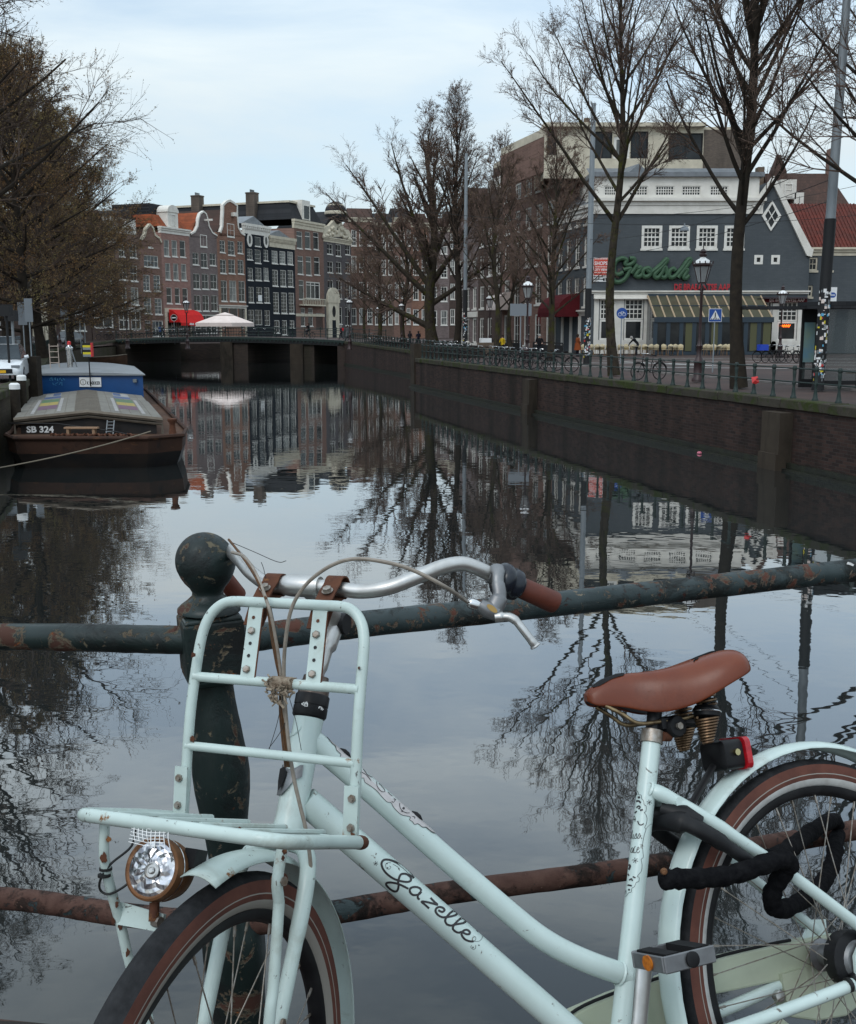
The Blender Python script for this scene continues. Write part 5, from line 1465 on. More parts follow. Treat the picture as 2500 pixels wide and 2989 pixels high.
G_ = [[(628, 410), (600, 370), (540, 310), (460, 240), (370, 180), (280, 148), (215, 145), (178, 170), (168, 215), (190, 280), (240, 345), (320, 405), (400, 440), (480, 458), (545, 462), (585, 440), (580, 395), (530, 355), (480, 345), (440, 360), (420, 400), (405, 460), (410, 520), (395, 580), (360, 600), (310, 580), (260, 540), (232, 500), (250, 475), (310, 472), (400, 490), (480, 525), (550, 560)],
  [(735, 590), (715, 555), (665, 535), (605, 540), (572, 565), (575, 610), (610, 645), (660, 650), (705, 635), (735, 600)], [(735, 595), (690, 645), (685, 690), (710, 715)],
  [(865, 688), (920, 745), (965, 788), (880, 765), (790, 745), (738, 746), (790, 790), (845, 840)],
  [(975, 865), (1030, 890), (1065, 865), (1040, 830), (985, 820), (945, 845), (940, 890), (975, 935), (1030, 965), (1080, 965), (1150, 955), (1220, 935), (1248, 905), (1225, 875), (1180, 880), (1130, 920), (1085, 980), (1075, 1025), (1105, 1070), (1160, 1085), (1195, 1075),
  (1270, 1060), (1340, 1045), (1368, 1015), (1340, 980), (1295, 985), (1240, 1030), (1195, 1085), (1185, 1130), (1220, 1170), (1270, 1185), (1310, 1175), (1370, 1205), (1415, 1205), (1425, 1175), (1385, 1145), (1340, 1155), (1310, 1190), (1315, 1230), (1355, 1280), (1420, 1308), (1480, 1310)]]
for g_ in G_: ribbon(gm, g_, 31, hg)
for g_ in ([(1480, 1310), (1560, 1305), (1605, 1250), (1600, 1190), (1570, 1140), (1540, 1120), (1520, 1135), (1530, 1165), (1555, 1170)], [(1470, 1310), (1505, 1290), (1510, 1255), (1490, 1240), (1480, 1260)], [(300, 190), (250, 190), (225, 220), (240, 270), (280, 280), (300, 250), (280, 235)], [(330, 210), (400, 250), (430, 300)], [(1510, 1360), (1505, 1410), (1470, 1420), (1440, 1395), (1450, 1365)]): ribbon(gm, g_, 6, hg, 4)
aster(gm, (85, 200), 30, hg)
for c in ((255, 262), (415, 275), (1470, 1395), (1555, 1365), (245, 200)): blob(gm, c, 11, hg, 8)
gm.build('script_lettering', M['decal'], frame, fix=False)
hs_ = lambda u, v: cyl_hit(1780 + u * .1715, 2280 + v * .1715, BB, svv, .0166)
sm = MB()
ribbon(sm, [(455, 155), (490, 200), (495, 235), (540, 240), (545, 295), (580, 340), (590, 405), (625, 430), (620, 520), (590, 535), (625, 580), (640, 650), (625, 740), (600, 790), (620, 830), (590, 930), (565, 1080), (570, 1200), (575, 1300), (540, 1335), (555, 1420), (545, 1530), (500, 1590), (470, 1630), (505, 1640), (500, 1710), (455, 1730), (425, 1800), (380, 1830), (370, 1890), (325, 1905), (300, 1940), (265, 1975)], 8, hs_, 3)
ribbon(sm, [(620, 830), (650, 780), (700, 740), (735, 734)], 5, hs_, 3)
for p_, w_ in (([(450, 190), (458, 245)], 26), ([(452, 345), (500, 340), (530, 375)], 30), ([(458, 455), (500, 425), (522, 450), (490, 480)], 24), ([(428, 548), (465, 512)], 24), ([(520, 500), (570, 488)], 30), ([(405, 600), (425, 640), (415, 690)], 40), ([(480, 680), (500, 735), (540, 750), (585, 725)], 20),
    ([(325, 1425), (352, 1450), (325, 1512)], 34), ([(312, 1580), (332, 1615)], 24), ([(395, 1630), (445, 1650)], 26), ([(335, 1690), (375, 1665), (390, 1705)], 24), ([(305, 1770), (380, 1785)], 28), ([(275, 1865), (272, 1930)], 26)): ribbon(sm, p_, w_, hs_, 3)
blob(sm, (500, 280), 22, hs_); blob(sm, (332, 1852), 18, hs_); blob(sm, (548, 975), 11, hs_)
aster(sm, (680, 365), 40, hs_); aster(sm, (440, 1355), 42, hs_)
for p_ in ([(388, 840), (372, 980)], [(412, 905), (396, 978), (412, 984)], [(418, 978), (456, 893), (462, 930), (455, 975), (425, 978)], [(470, 978), (512, 893), (520, 930), (505, 978), (478, 972)], [(522, 960), (535, 925)],
   [(400, 1135), (374, 1150), (362, 1210), (385, 1212), (404, 1150), (396, 1215), (412, 1220)], [(442, 1112), (420, 1140), (414, 1200), (430, 1225), (455, 1205)], [(470, 1180), (503, 1150), (490, 1125), (470, 1160), (466, 1210), (492, 1225), (515, 1188)]): ribbon(sm, p_, 11, hs_, 4)
sm.build('tube_decal', M['decal'], frame, fix=False)
T0, T1 = Vector(tt[1]), Vector(tt[4]); tdir = (T1 - T0).normalized()
ht = lambda u, v: cyl_hit(930 + u * .205, 2130 + v * .205, T0, tdir, .0181)
def plate(edge):
 mb = MB(); n = 7; vs = []
 ee = smooth_path([Vector((x, y, 0)) for x, y in edge], 4)
 up_ = Vector((0, -.35, 1)); up_ = (up_ - tdir * up_.dot(tdir)).normalized(); sd = tdir.cross(up_)
 for p in ee:
  h = ht(p.x, p.y); q = T0 + tdir * (h - T0).dot(tdir); rv_ = (h - q).normalized()
  th = math.atan2(rv_.dot(sd), rv_.dot(up_))
  for j in range(n):
   t2 = th + (0 - th) * j / (n - 1)
   vs.append(q + (up_ * math.cos(t2) + sd * math.sin(t2)) * .01812)
 mb.add(vs, [(i * n + j, i * n + j + 1, (i + 1) * n + j + 1, (i + 1) * n + j) for i in range(len(ee) - 1) for j in range(n - 1)])
 return mb
e1 = [(125, 95), (190, 185), (245, 235), (260, 290), (320, 350), (310, 385), (345, 420), (470, 520), (600, 680), (645, 690), (665, 750), (740, 800), (830, 870), (900, 950), (980, 1030), (1035, 1040), (1075, 1110), (1180, 1210), (1305, 1240), (1300, 1285), (1340, 1310), (1370, 1350), (1420, 1340), (1480, 1385), (1535, 1390), (1600, 1440), (1665, 1475)]
mbp = plate(e1)
pl_ = mbp.build('etched_plate', M['plate_white'], frame, True, fix=False)
em = MB(); ht2 = lambda u, v: cyl_hit(930 + u * .205, 2130 + v * .205, T0, tdir, .0184)
ribbon(em, e1, 7, ht2, 4)
for p_ in ([(620, 605), (690, 650), (750, 725)], [(640, 560), (700, 640), (770, 680)], [(830, 735), (840, 810), (890, 875), (940, 885), (940, 850), (890, 790), (860, 765)], [(990, 885), (1030, 930), (1055, 945)], [(1045, 1020), (1070, 1035), (1095, 1000), (1075, 985)], [(1080, 980), (1105, 1000)], [(1155, 1045), (1165, 1110), (1200, 1160), (1260, 1185), (1300, 1185)], [(1340, 1235), (1375, 1245), (1370, 1270)]): ribbon(em, p_, 9, ht2, 3)
blob(em, (1215, 1120), 18, ht2); blob(em, (1195, 1160), 13, ht2)
em.build('plate_engraving', M['decal'], frame, fix=False)
for (u, v) in ((400, 320), (1410, 1225)):
 h = ht2(u, v); mb = MB(); mb.tube([h - tdir * .011, h - tdir * .004, h + tdir * .004, h + tdir * .011], [.001, .0045, .0045, .001], 8); mb.build('plate_rivet', M['black_plastic'], frame, True)
# ---- seat cluster
def axial(name, prof, o, ax, mat, par, n=24, sm_=50):
 mb = MB(); mb.lathe(prof, n, o, ax); return mb.build(name, M[mat], par, sm_)
col_ = axial('seat_clamp', [(.0172, -.012), (.0192, -.011), (.0192, .011), (.0172, .012)], SCv + svv * .004, svv, 'bolt', bike)
mb = MB(); mb.tube([SCv + Vector((-.030, .010, .0)), SCv + Vector((-.012, .014, .002))], .0085, 12); mb.build('clamp_bolt', M['rust'], col_, True)
sp = axial('seat_post', [(.0128, 0), (.0128, .062)], SCv + svv * .01, svv, 'black_plastic', bike)
mb = MB(); c = on_bike(1600 + 880 * .3986, 1850 + 685 * .3986, .0); mb.lathe([(.016, -.03), (.019, -.028), (.019, .026), (.017, .03)], 18, c, (0, 1, 0)); mb.box(c.x - .012, c.x + .028, -.022, .022, c.z - .002, c.z + .016)
ck = mb.build('saddle_clamp', M['black_plastic'], bike, True)
mb = MB(); mb.lathe([(.0065, 0), (.0065, .006)], 6, c + Vector((0, .03, 0)), (0, 1, 0)); mb.build('clamp_bolt', M['bolt'], ck)
# ---- saddle: lofted shell, turned a little on its post
SN, SR = Vector((.4180, -.044)), Vector((.150, .043))
ax2 = (SR - SN); sL = ax2.length; ad = ax2 / sL; ln_ = Vector((ad.y, -ad.x)) * -1
if ln_.y < 0: ln_ = -ln_
stn = [(0.0, .010, .511, .497), (.012, .0195, .5155, .4915), (.045, .0235, .5215, .4865), (.12, .0262, .5318, .4842), (.22, .030, .5385, .478), (.32, .037, .5385, .467), (.42, .050, .5385, .4605), (.52, .068, .5405, .4628), (.62, .084, .546, .470), (.72, .096, .5525, .483), (.82, .102, .5590, .496), (.90, .1015, .5610, .5045), (.955, .095, .5570, .5105), (.988, .082, .5460, .5145), (1.0, .066, .5330, .5165)]
def shell(scale=1.0, dz=0.0):
 mb = MB(); n = 18; vs = []
 for (s, w, zt, zb) in stn:
  cc = SN + ax2 * s; w *= scale
  for j in range(n + 1):
   th = math.pi * (-.5 + j / n)            # from right skirt over the top to left skirt
   lat = math.sin(th); up_ = math.cos(th)
   e_ = .62
   x = math.copysign(abs(lat) ** e_, lat) * w
   z = zb + (zt - zb) * (max(0, up_) ** .72) - dz
   if s > .25: z -= .006 * math.exp(-(x / max(.01, w) * 2.6) ** 2) * min(1, (s - .25) * 2)     # centre hollow
   p = cc + ln_ * x
   vs.append((p.x, p.y, z))
 m_ = n + 1
 fs = [(i * m_ + j, i * m_ + j + 1, (i + 1) * m_ + j + 1, (i + 1) * m_ + j) for i in range(len(stn) - 1) for j in range(n)]
 mb.add(vs, fs); return mb, m_
mb, m_ = shell(); N_ = len(stn)
mb.f += [tuple(range(m_)), tuple((N_ - 1) * m_ + j for j in range(m_))[::-1]]; mb.m += [0, 0]
sad = mb.build('saddle', M['leather'], bike, 60, fix=False)
so_ = sad.modifiers.new('thick', 'SOLIDIFY'); so_.thickness = .0045; so_.offset = -1
ss = sad.modifiers.new('sub', 'SUBSURF'); ss.levels = 1; ss.render_levels = 2
mb = MB()
base = []
for (s, w, zt, zb) in stn:
 cc = SN + ax2 * s
 base.append([(cc + ln_ * (w * .93 * k)).to_3d() + Vector((0, 0, zb + .004)) for k in (-1, -.4, .4, 1)])
for i in range(len(base) - 1):
 for j in range(3): mb.quad(base[i][j], base[i][j + 1], base[i + 1][j + 1], base[i + 1][j])
mb.build('saddle_base', M['black_plastic'], sad, True)
def sad_z(s, x):
 for i in range(len(stn) - 1):
  if stn[i][0] <= s <= stn[i + 1][0]:
   t = (s - stn[i][0]) / (stn[i + 1][0] - stn[i][0]); w = stn[i][1] + (stn[i + 1][1] - stn[i][1]) * t; zt = stn[i][2] + (stn[i + 1][2] - stn[i][2]) * t; zb = stn[i][3] + (stn[i + 1][3] - stn[i][3]) * t
   lat = min(.98, abs(x) / w) ** (1 / .62); z = zb + (zt - zb) * math.sqrt(max(0, 1 - lat * lat)) ** .72
   if s > .25: z -= .006 * math.exp(-(x / w * 2.6) ** 2) * min(1, (s - .25) * 2)
   return z
def onsad(s, x, h=.0008):
 p = SN + ax2 * s + ln_ * x; return Vector((p.x, p.y, sad_z(s, x) + h))
mb = MB(); rows_ = [(.045, -.002, .0145), (.08, -.008, .0185), (.12, -.012, .0195), (.17, -.014, .0185), (.215, -.016, .0195), (.245, -.016, .020), (.262, -.014, .0135)]
g_ = [[onsad(s, a + (b - a) * j / 5, .0012) for j in range(6)] for s, a, b in rows_]
for i in range(len(g_) - 1):
 for j in range(5): mb.quad(g_[i][j], g_[i][j + 1], g_[i + 1][j + 1], g_[i + 1][j])
mb.build('torn_patch', M['rubber'], sad, True)
mb = MB()
for path, w_ in (([(.68, .036), (.72, .030), (.77, .030), (.81, .038), (.825, .048)], .0022), ([(.66, .058), (.68, .052), (.69, .054), (.71, .047)], .0018), ([(.80, -.012), (.84, -.022), (.88, -.016)], .0011), ([(.835, -.02), (.86, -.03)], .0009)):
 pp = smooth_path([onsad(s, x, .0006) for s, x in path], 5); mb.tube(pp, [w_ * (.4 + .6 * math.sin(math.pi * i / (len(pp) - 1))) for i in range(len(pp))], 6)
mb.build('crack', M['rubber'], sad)
p = on_bike(2147, 1940, .05); mb = MB(); p = Vector((SR.x + .004, SR.y + .035, .530)); mb.lathe([(.0075, 0), (.006, .003), (.001, .004)], 14, p, (-.9, .5, .35)); mb.build('rivet', M['bolt'], sad, True)
mb = MB()
for s in (1, -1):
 y = .018 * s
 mb.tube(smooth_path([(.398, y * .8 - .03, .486), (.375, y - .02, .468), (.352, y * 1.1 - .012, .4495), (.315, y * 1.15 - .004, .4475), (.27, y * 1.3, .448), (.245, y * 2.2, .452)], 5), .0036, 10)
mb.build('saddle_rail', pm('brassy_steel', (.30, .22, .12), .4, metal=.8, col2=(.09, .06, .035), scale=50), sad, True)
def spring(x, y, zt, zb, tilt):
 par = None
 ax_ = Vector((tilt, 0, 1)).normalized(); o = Vector((x, y, zb))
 H_ = zt - zb
 mb = MB(); pts, rr = [], []
 for i in range(9 * 12 + 1):                        # cone of close coils
  t = i / (9 * 12); a = 2 * math.pi * i / 12
  r = .0095 + .0115 * t
  pts.append(o + ax_ * (H_ * .52 * t) + Vector((math.cos(a) * r, math.sin(a) * r, 0)))
 mb.tube(pts, .0023, 6)
 k = mb.build('spring', bpy.data.materials.get('spring_steel') or pm('spring_steel', (.20, .125, .07), .4, metal=.75, col2=(.08, .045, .025), scale=60), sad, True)
 mb = MB(); pts = []
 for i in range(3 * 12 + 1):
  t = i / 36; a = 2 * math.pi * i / 12; r = .018 - .004 * t
  pts.append(o + ax_ * (H_ * (.72 + .28 * t)) + Vector((math.cos(a) * r, math.sin(a) * r, 0)))
 mb.tube(pts, .0023, 6); mb.build('spring_coil', bpy.data.materials['spring_steel'], k, True)
 mb = MB(); mb.lathe([(.019, H_ * .50), (.0235, H_ * .53), (.0235, H_ * .60), (.0245, H_ * .61), (.0245, H_ * .66), (.0225, H_ * .68), (.02, H_ * .73)], 20, o, ax_); mb.build('spring_collar', M['black_plastic'], k, True)
 mb = MB(); mb.lathe([(.0250, H_ * .605), (.0256, H_ * .62), (.0250, H_ * .637)], 22, o, ax_, cap=False); mb.build('spring_ring', M['chrome'], k, True)
 mb = MB(); mb.lathe([(.008, 0), (.008, H_ * 1.05)], 10, o, ax_); mb.build('spring_core', M['black_plastic'], k, True)
spring(.2445, .05, .489, .402, -.2); spring(.219, -.05, .470, .392, -.2)
mb = MB(); mb.tube([(.27, 0, .446), (.235, .04, .436)], .009, 8); mb.tube([(.27, 0, .446), (.222, -.04, .428)], .009, 8); mb.build('spring_bridge', M['black_plastic'], sad, True)
# ---- tail light on its black arm
tl = MB(); c = Vector((.1735, 0, .376))
def rbox(mb, c, sx_, sy, sz, r, ax=None, n=4):
 """rounded box along x"""
 prof = []
 for qx, qz in ((1, 1), (-1, 1), (-1, -1), (1, -1)):
  for i in range(n + 1):
   a = math.atan2(qz, qx) - math.pi / 4 + (math.pi / 2) * i / n
   prof.append((qx * (sy - r) + r * math.cos(a), qz * (sz - r) + r * math.sin(a)))
 vs = []; m = len(prof)
 for x, k in ((-sx_, .86), (-sx_ * .8, 1), (sx_ * .8, 1), (sx_, .8)):
  for (y, z) in prof: vs.append((c[0] + x, c[1] + y * k, c[2] + z * k))
 fs = [(i * m + j, i * m + (j + 1) % m, (i + 1) * m + (j + 1) % m, (i + 1) * m + j) for i in range(3) for j in range(m)]
 fs += [tuple(range(m))[::-1], tuple(3 * m + j for j in range(m))]
 mb.add(vs, fs)
rbox(tl, (.1755, 0, .3755), .025, .034, .026, .010)
tlo = tl.build('tail_light', M['black_plastic'], bike, 50)
mb = MB(); rbox(mb, (.1440, 0, .3755), .0075, .0365, .0285, .011); mb.build('red_lens', M['red_lens'], tlo, 50)
mb = MB(); mb.lathe([(.006, 0), (.006, .006)], 8, (.172, .034, .379), (0, 1, 0)); mb.build('terminal_nut', pm('brass', (.5, .42, .22), .3, metal=1), tlo, True)
mb = MB(); mb.tube([(.19, 0, .368), (.262, 0, .300), (.275, 0, .288)], .0095, 10, flat=((0, 1, 0), .5)); mb.build('light_arm', M['black_plastic'], tlo, True)
# ---- wheels
def wheel(name, mtx, white, seed):
 root = bpy.data.objects.new(name, None); COL.objects.link(root); root.parent = bike; root.empty_display_size = .05
 root.matrix_local = mtx                                # local z = axle
 prof = [(.2985, -.011, 3), (.3015, -.0155, 2), (.3115, -.0185, 1), (.319, -.0198, 4), (.3208, -.0200, 1), (.3372, -.0178, 0), (.3405, -.0140, 0), (.3450, -.0085, 0), (.3470, 0, 0)]
 prof = prof + [(r, -z, prof[8 - i - 1][2] if i < 8 else 0) for i, (r, z, m) in enumerate(prof[::-1][1:])]
 n = 96; mb = MB(); k = len(prof); vs = []
 for i in range(n):
  a = 2 * math.pi * i / n; ca, sa_ = math.cos(a), math.sin(a)
  for (r, z, m) in prof: vs.append((r * ca, r * sa_, z))
 mb.add(vs, [])
 for i in range(n):
  i2 = (i + 1) % n
  for j in range(k - 1):
   mb.f.append((i * k + j, i2 * k + j, i2 * k + j + 1, i * k + j + 1));
   m = prof[j][2] if j < 8 else prof[k - 2 - j][2]
   mb.m.append({0: 0, 1: 1, 2: 2, 3: 2, 4: 3}[m])
 ty = mb.build('tyre', [M['tyre_black'], M['tyre_brown'], M[white], M['tyre_line']], root, True, fix=False)
 mb = MB(); rp = [(.2985, -.0125), (.2880, -.0122), (.2825, -.0085), (.2800, 0), (.2825, .0085), (.2880, .0122), (.2985, .0125)]
 vs = []; k = len(rp)
 for i in range(n):
  a = 2 * math.pi * i / n
  for (r, z) in rp: vs.append((r * math.cos(a), r * math.sin(a), z))
 mb.add(vs, [(i * k + j, i * k + j + 1, ((i + 1) % n) * k + j + 1, ((i + 1) % n) * k + j) for i in range(n) for j in range(k - 1)])
 mb.build('rim', M['black_plastic'], root, True)
 mb = MB(); mb.lathe([(.006, -.062), (.006, -.05), (.012, -.048), (.020, -.040), (.0285, -.036), (.0285, -.032), (.019, -.028), (.017, 0), (.019, .028), (.0285, .032), (.0285, .036), (.020, .040), (.012, .048), (.006, .05), (.006, .062)], 24)
 mb.build('hub', M['alu_dark'], root, True)
 kinds = []
 for sgn in (1, -1):
  for ld in (1, -1):
   mb = MB(); a = math.radians(72) * ld
   p0 = Vector((.026 * math.cos(a), .026 * math.sin(a), .034 * sgn)); p1 = Vector((.283, 0, .004 * sgn))
   mb.tube([p0, p1 + (p0 - p1) * .06, p1 + (p0 - p1) * .058, p1], [.00105, .00105, .0022, .0022], 5)
   kinds.append(mb.mesh('spoke', M['bolt'], True))
 for i in range(36):
  o = link('spoke', kinds[(0, 2, 1, 3)[i % 4]], root); o.rotation_euler = (0, 0, 2 * math.pi * (i + .3 * seed) / 36)
 mb = MB(); a = 1.1 + seed; mb.tube([(.283 * math.cos(a), .283 * math.sin(a), 0), (.25 * math.cos(a), .25 * math.sin(a), 0)], .003, 8); mb.build('valve', M['bolt'], root, True)
 return root
FHf, FHa = rake, -fl_
RX = Matrix.Rotation(-math.pi / 2, 4, 'X')                 # z axis -> +y (left)
wheel('front_wheel', FMX @ Matrix.Translation((FHf, 0, FHa)) @ RX, 'tyre_line', 1)
rw = wheel('rear_wheel', RX, 'tyre_white', 2)
mb = MB(); mb.lathe([(.048, .020), (.050, .026), (.050, .048), (.040, .054)], 26, (0, 0, 0), (0, 0, 1)); mb.build('brake_drum', M['black_plastic'], rw, True)
mb = MB(); mb.lathe([(.034, .054), (.030, .060), (.012, .062), (.008, .075)], 22, (0, 0, 0), (0, 0, 1)); mb.build('brake_cover', M['alu_dark'], rw, True)
mb = MB(); mb.tube([(.03, 0.02, .06), (-.10, -.07, .07)], .008, 8, flat=((0, 0, 1), .3)); mb.build('brake_arm', M['black_plastic'], rw)
# ---- mudguards
def mudguard(name, X, c, R, a0, a1, mat, hw=.029, n=40, crown=.013, flare=None):
 mb = MB(); k = 9; vs = []
 for i in range(n + 1):
  a = a0 + (a1 - a0) * i / n
  for j in range(k):
   t = -1 + 2 * j / (k - 1)
   r = R - crown * (abs(t) ** 2.2)
   w = hw
   if flare and i < 6: w = hw * (1 + .10 * (6 - i) / 6)
   vs.append(Vector((c[0] + r * math.cos(a), t * w, c[1] + r * math.sin(a))))
 mb.X = X
 mb.add(vs, [(i * k + j, i * k + j + 1, (i + 1) * k + j + 1, (i + 1) * k + j) for i in range(n) for j in range(k - 1)])
 o = mb.build(name, M[mat], bike, True, fix=False)
 s = o.modifiers.new('thick', 'SOLIDIFY'); s.thickness = .0016
 return o
mudguard('front_mudguard', FMX, (FHf, FHa), .3765, math.radians(61), math.radians(176), 'mint_worn', flare=True)
mudguard('rear_mudguard', Matrix.Identity(4), (0, 0), .380, math.radians(-28), math.radians(200), 'mint')
# ---- fork
fk = MB(); fk.X = FMX
fk.lathe([(.0195, -.030), (.0235, -.024), (.0235, -.006), (.0222, -.004)], 24, (0, 0, 0), (0, 0, 1))
fko = None
for s in (1, -1):
 fk.tube(smooth_path([(.0, .006 * s, -.020), (.006, .032 * s, -.026), (.018, .050 * s, -.048), (.027, .0575 * s, -.085), (.031, .058 * s, -.15), (.036, .0565 * s, -.25), (.043, .0545 * s, -.36), (rake, .054 * s, -.412)], 5), [.0125] * 10 + [.0118] * 10 + [.0105] * 16, 16)
 fk.prism([(rake - .012, .052 * s, -.40), (rake + .012, .052 * s, -.40), (rake + .012, .052 * s, -.425), (rake - .012, .052 * s, -.425)], (0, .006 * s, 0))
fork = fk.build('fork', M['mint_worn'], bike, 50)
mb = MB(); mb.X = FMX; mb.lathe([(.0232, -.0095), (.0238, -.0085), (.0238, -.0045), (.0232, -.004)], 24, (0, 0, 0), (0, 0, 1)); mb.build('crown_ring', M['black_plastic'], fork, True)
for (p, ax_) in (((.0105 + .036, .056 + .010, -.25), (0, 1, 0)),):
 mb = MB(); mb.X = FMX; mb.lathe([(.006, 0), (.006, .004), (.003, .004)], 10, p, ax_); mb.build('fork_eyelet', M['bolt'], fork)
# ---- head set, stem, bars
hsO = MB(); hsO.X = FMX
hsO.lathe([(.0240, lh + .001), (.0262, lh + .004), (.0262, lh + .017), (.0250, lh + .0175), (.0250, lh + .019), (.0262, lh + .0195), (.0262, lh + .034), (.0246, lh + .036)], 32, (0, 0, 0), (0, 0, 1))
hset = hsO.build('steering_lock_ring', M['black_plastic'], bike, 40)
mb = MB(); mb.X = FMX; mb.lathe([(.0238, lh + .036), (.0236, lh + .052), (.0215, lh + .056), (.020, lh + .058), (.0195, lh + .064)], 28, (0, 0, 0), (0, 0, 1)); mb.build('bearing_cup', pm('bronzed_steel', (.13, .10, .085), .4, metal=.7), hset, True)
hk = lambda u, v: on_front(450 + u * .3986, 1500 + v * .3986, f=.0265)
mb = MB(); mb.X = FMX
for path in ([(1082, 1392), (1098, 1380), (1098, 1405), (1082, 1392)], [(1105, 1385), (1118, 1378), (1122, 1392), (1122, 1408), (1104, 1408), (1104, 1392), (1122, 1392)], [(1198, 1415), (1206, 1402), (1218, 1404), (1220, 1422)], [(1225, 1408), (1238, 1416), (1226, 1424)]):
 pts = []
 for (u, v) in path:
  q = hk(u, v); th = q.y / .0265; pts.append((math.cos(th) * .0264, math.sin(th) * .0264, q.z))
 mb.tube(pts, .0009, 5)
mb.build('lock_symbols', M['sign_white'], hset)
stm = MB(); stm.X = FMX
stm.tube(smooth_path([(0, 0, lh + .05), (-.004, 0, .235), (-.012, 0, .27), (-.022, 0, .30), (-.03, 0, .322)], 5), [.0105] * 6 + [.0125] * 5 + [.0165] * 10, 18)
stm.tube(smooth_path([(-.03, 0, .318), (.02, 0, .334), (.075, 0, .344)], 5), [.0165] * 4 + [.0145] * 7, 16)
stem = stm.build('stem', M['alu'], bike, 50)
mb = MB(); mb.X = FMX; mb.lathe([(.0165, -.021), (.0175, -.019), (.0175, .019), (.0165, .021)], 20, (-.03, 0, .319), (0, 1, 0)); mb.build('stem_cap', M['black_plastic'], stem, True)
half = [(.0853, 0, .344), (.0853, .045, .3428), (.085, .0898, .3395), (.083, .1317, .3468), (.07, .166, .3673), (.05, .198, .392), (.03, .222, .405), (.01, .2415, .4047), (-.01, .2553, .402), (-.03, .273, .3987), (-.055, .292, .397), (-.10, .331, .390)]
W2I = (BW @ FMX).inverted()
rhalf = [tuple(W2I @ at_d(*q)) for q in ((668, 1705, 2.04), (640, 1668, 2.02), (622, 1630, 1.99), (640, 1606, 1.94), (668, 1606, 1.87), (700, 1634, 1.79), (738, 1676, 1.72))] + [(.0853, -.056, .3425)]
barp = rhalf + half
hb = MB(); hb.X = FMX; hbp = smooth_path(barp, 6); hb.tube(hbp, .0111, 20);
hbar = hb.build('handlebar', M['alu'], bike, True)
mb = MB(); mb.X = FMX; mb.lathe([(.0118, -.042), (.0155, -.030), (.0168, -.020), (.0170, .022), (.0162, .024), (.0150, .028)], 26, (.0853, -.004, .344), (0, 1, 0)); mb.build('bar_sleeve', M['alu'], hbar, 50)
def grip(s):
 if s < 0: e0, e1 = Vector(rhalf[1]), Vector(rhalf[0]) + (Vector(rhalf[0]) - Vector(rhalf[1])) * 1.0
 else: e0, e1 = Vector((-.052, .2895 * s, .3972)), Vector((-.103, .3335 * s, .3896))
 mb = MB(); mb.X = FMX; mb.tube([e0.lerp(e1, t) for t in (0, .03, .5, .95, 1)], [.015, .0162, .0168, .0175, .0165], 24); g = mb.build('grip', M['grip'], hbar, True)
 mb = MB(); mb.X = FMX; d = (e1 - e0).normalized(); mb.tube([e1, e1 + d * .003], [.0135, .011], 18); mb.build('grip_end', M['rubber'], g, True)
grip(1); grip(-1)
sh0, sh1 = Vector((-.0165, .2605, .4012)), Vector((-.052, .2895, .3972)); d_ = (sh1 - sh0)
mb = MB(); mb.X = FMX; mb.tube([sh0 + d_ * t for t in (0, .06, .2, .4, .5, .56, .64, .86, .9, 1.0)], [.014, .021, .0265, .0265, .0240, .0230, .0250, .0240, .0185, .0175], 28); mb.build('gear_shifter', M['navy_plastic'], hbar, 60)
def lv(u, v, d): return BWI @ at_d(1350 + u * .1708, 1620 + v * .1708, d)
dl = fdepth(-.0165, .2605, .4012)
mb = MB(); mb.tube(smooth_path([lv(600, 230, dl - .006), lv(615, 330, dl - .02), lv(610, 450, dl - .026), lv(625, 560, dl - .03), lv(640, 680, dl - .034), lv(610, 790, dl - .038), lv(560, 880, dl - .04), lv(520, 960, dl - .042)], 4), [.0115] * 4 + [.0095] * 6 + [.0105] * 8 + [.0135] * 12, 14, flat=((1, 0, 0), .75))
mb.tube([lv(300, 850, dl - .042), lv(440, 930, dl - .042), lv(600, 1010, dl - .042)], [.010, .0135, .011], 12)
lever = mb.build('brake_bracket', M['alu_dark'], hbar, 60)
mb = MB(); mb.lathe([(.0125, -.007), (.0135, -.006), (.0135, .006), (.0125, .007)], 22, fl3(-.012, .257, .4018), (FMX.to_3x3() @ Vector((-.6, .8, -.05)))); mb.build('lever_clamp', M['alu_dark'], lever, True)
mb = MB(); mb.tube(smooth_path([lv(560, 1060, dl - .045), lv(680, 1055, dl - .046), lv(800, 1060, dl - .048), lv(910, 1120, dl - .05), lv(1010, 1240, dl - .052), lv(1110, 1370, dl - .053), lv(1190, 1470, dl - .053), lv(1240, 1540, dl - .052), lv(1265, 1575, dl - .052)], 4), [.0105] * 5 + [.0085] * 8 + [.0076] * 11 + [.0082] * 4 + [.0095, .0105, .0105, .0095, .0060], 12, flat=((1, 0, 0), .8)); mb.build('brake_lever', M['alu'], lever, True)
mb = MB(); mb.tube([lv(85, 800, dl - .042), lv(120, 812, dl - .042), lv(150, 825, dl - .042), lv(230, 850, dl - .042), lv(300, 872, dl - .042)], [.0045, .008, .0085, .0085, .007], 10); mb.build('cable_adjuster', M['chrome'], lever, True)
mb = MB(); q = lv(512, 915, dl - .056); ex, ey = (lv(600, 980, dl - .056) - lv(425, 855, dl - .056)) / 2, (lv(480, 985, dl - .056) - lv(545, 850, dl - .056)) / 2 * .62
mb.add([q + ex * math.cos(a) + ey * math.sin(a) for a in [i * math.pi / 12 for i in range(24)]], [tuple(range(24))]); mb.build('gold_badge', pm('gold_badge', (.42, .27, .09), .4, metal=.4), lever)
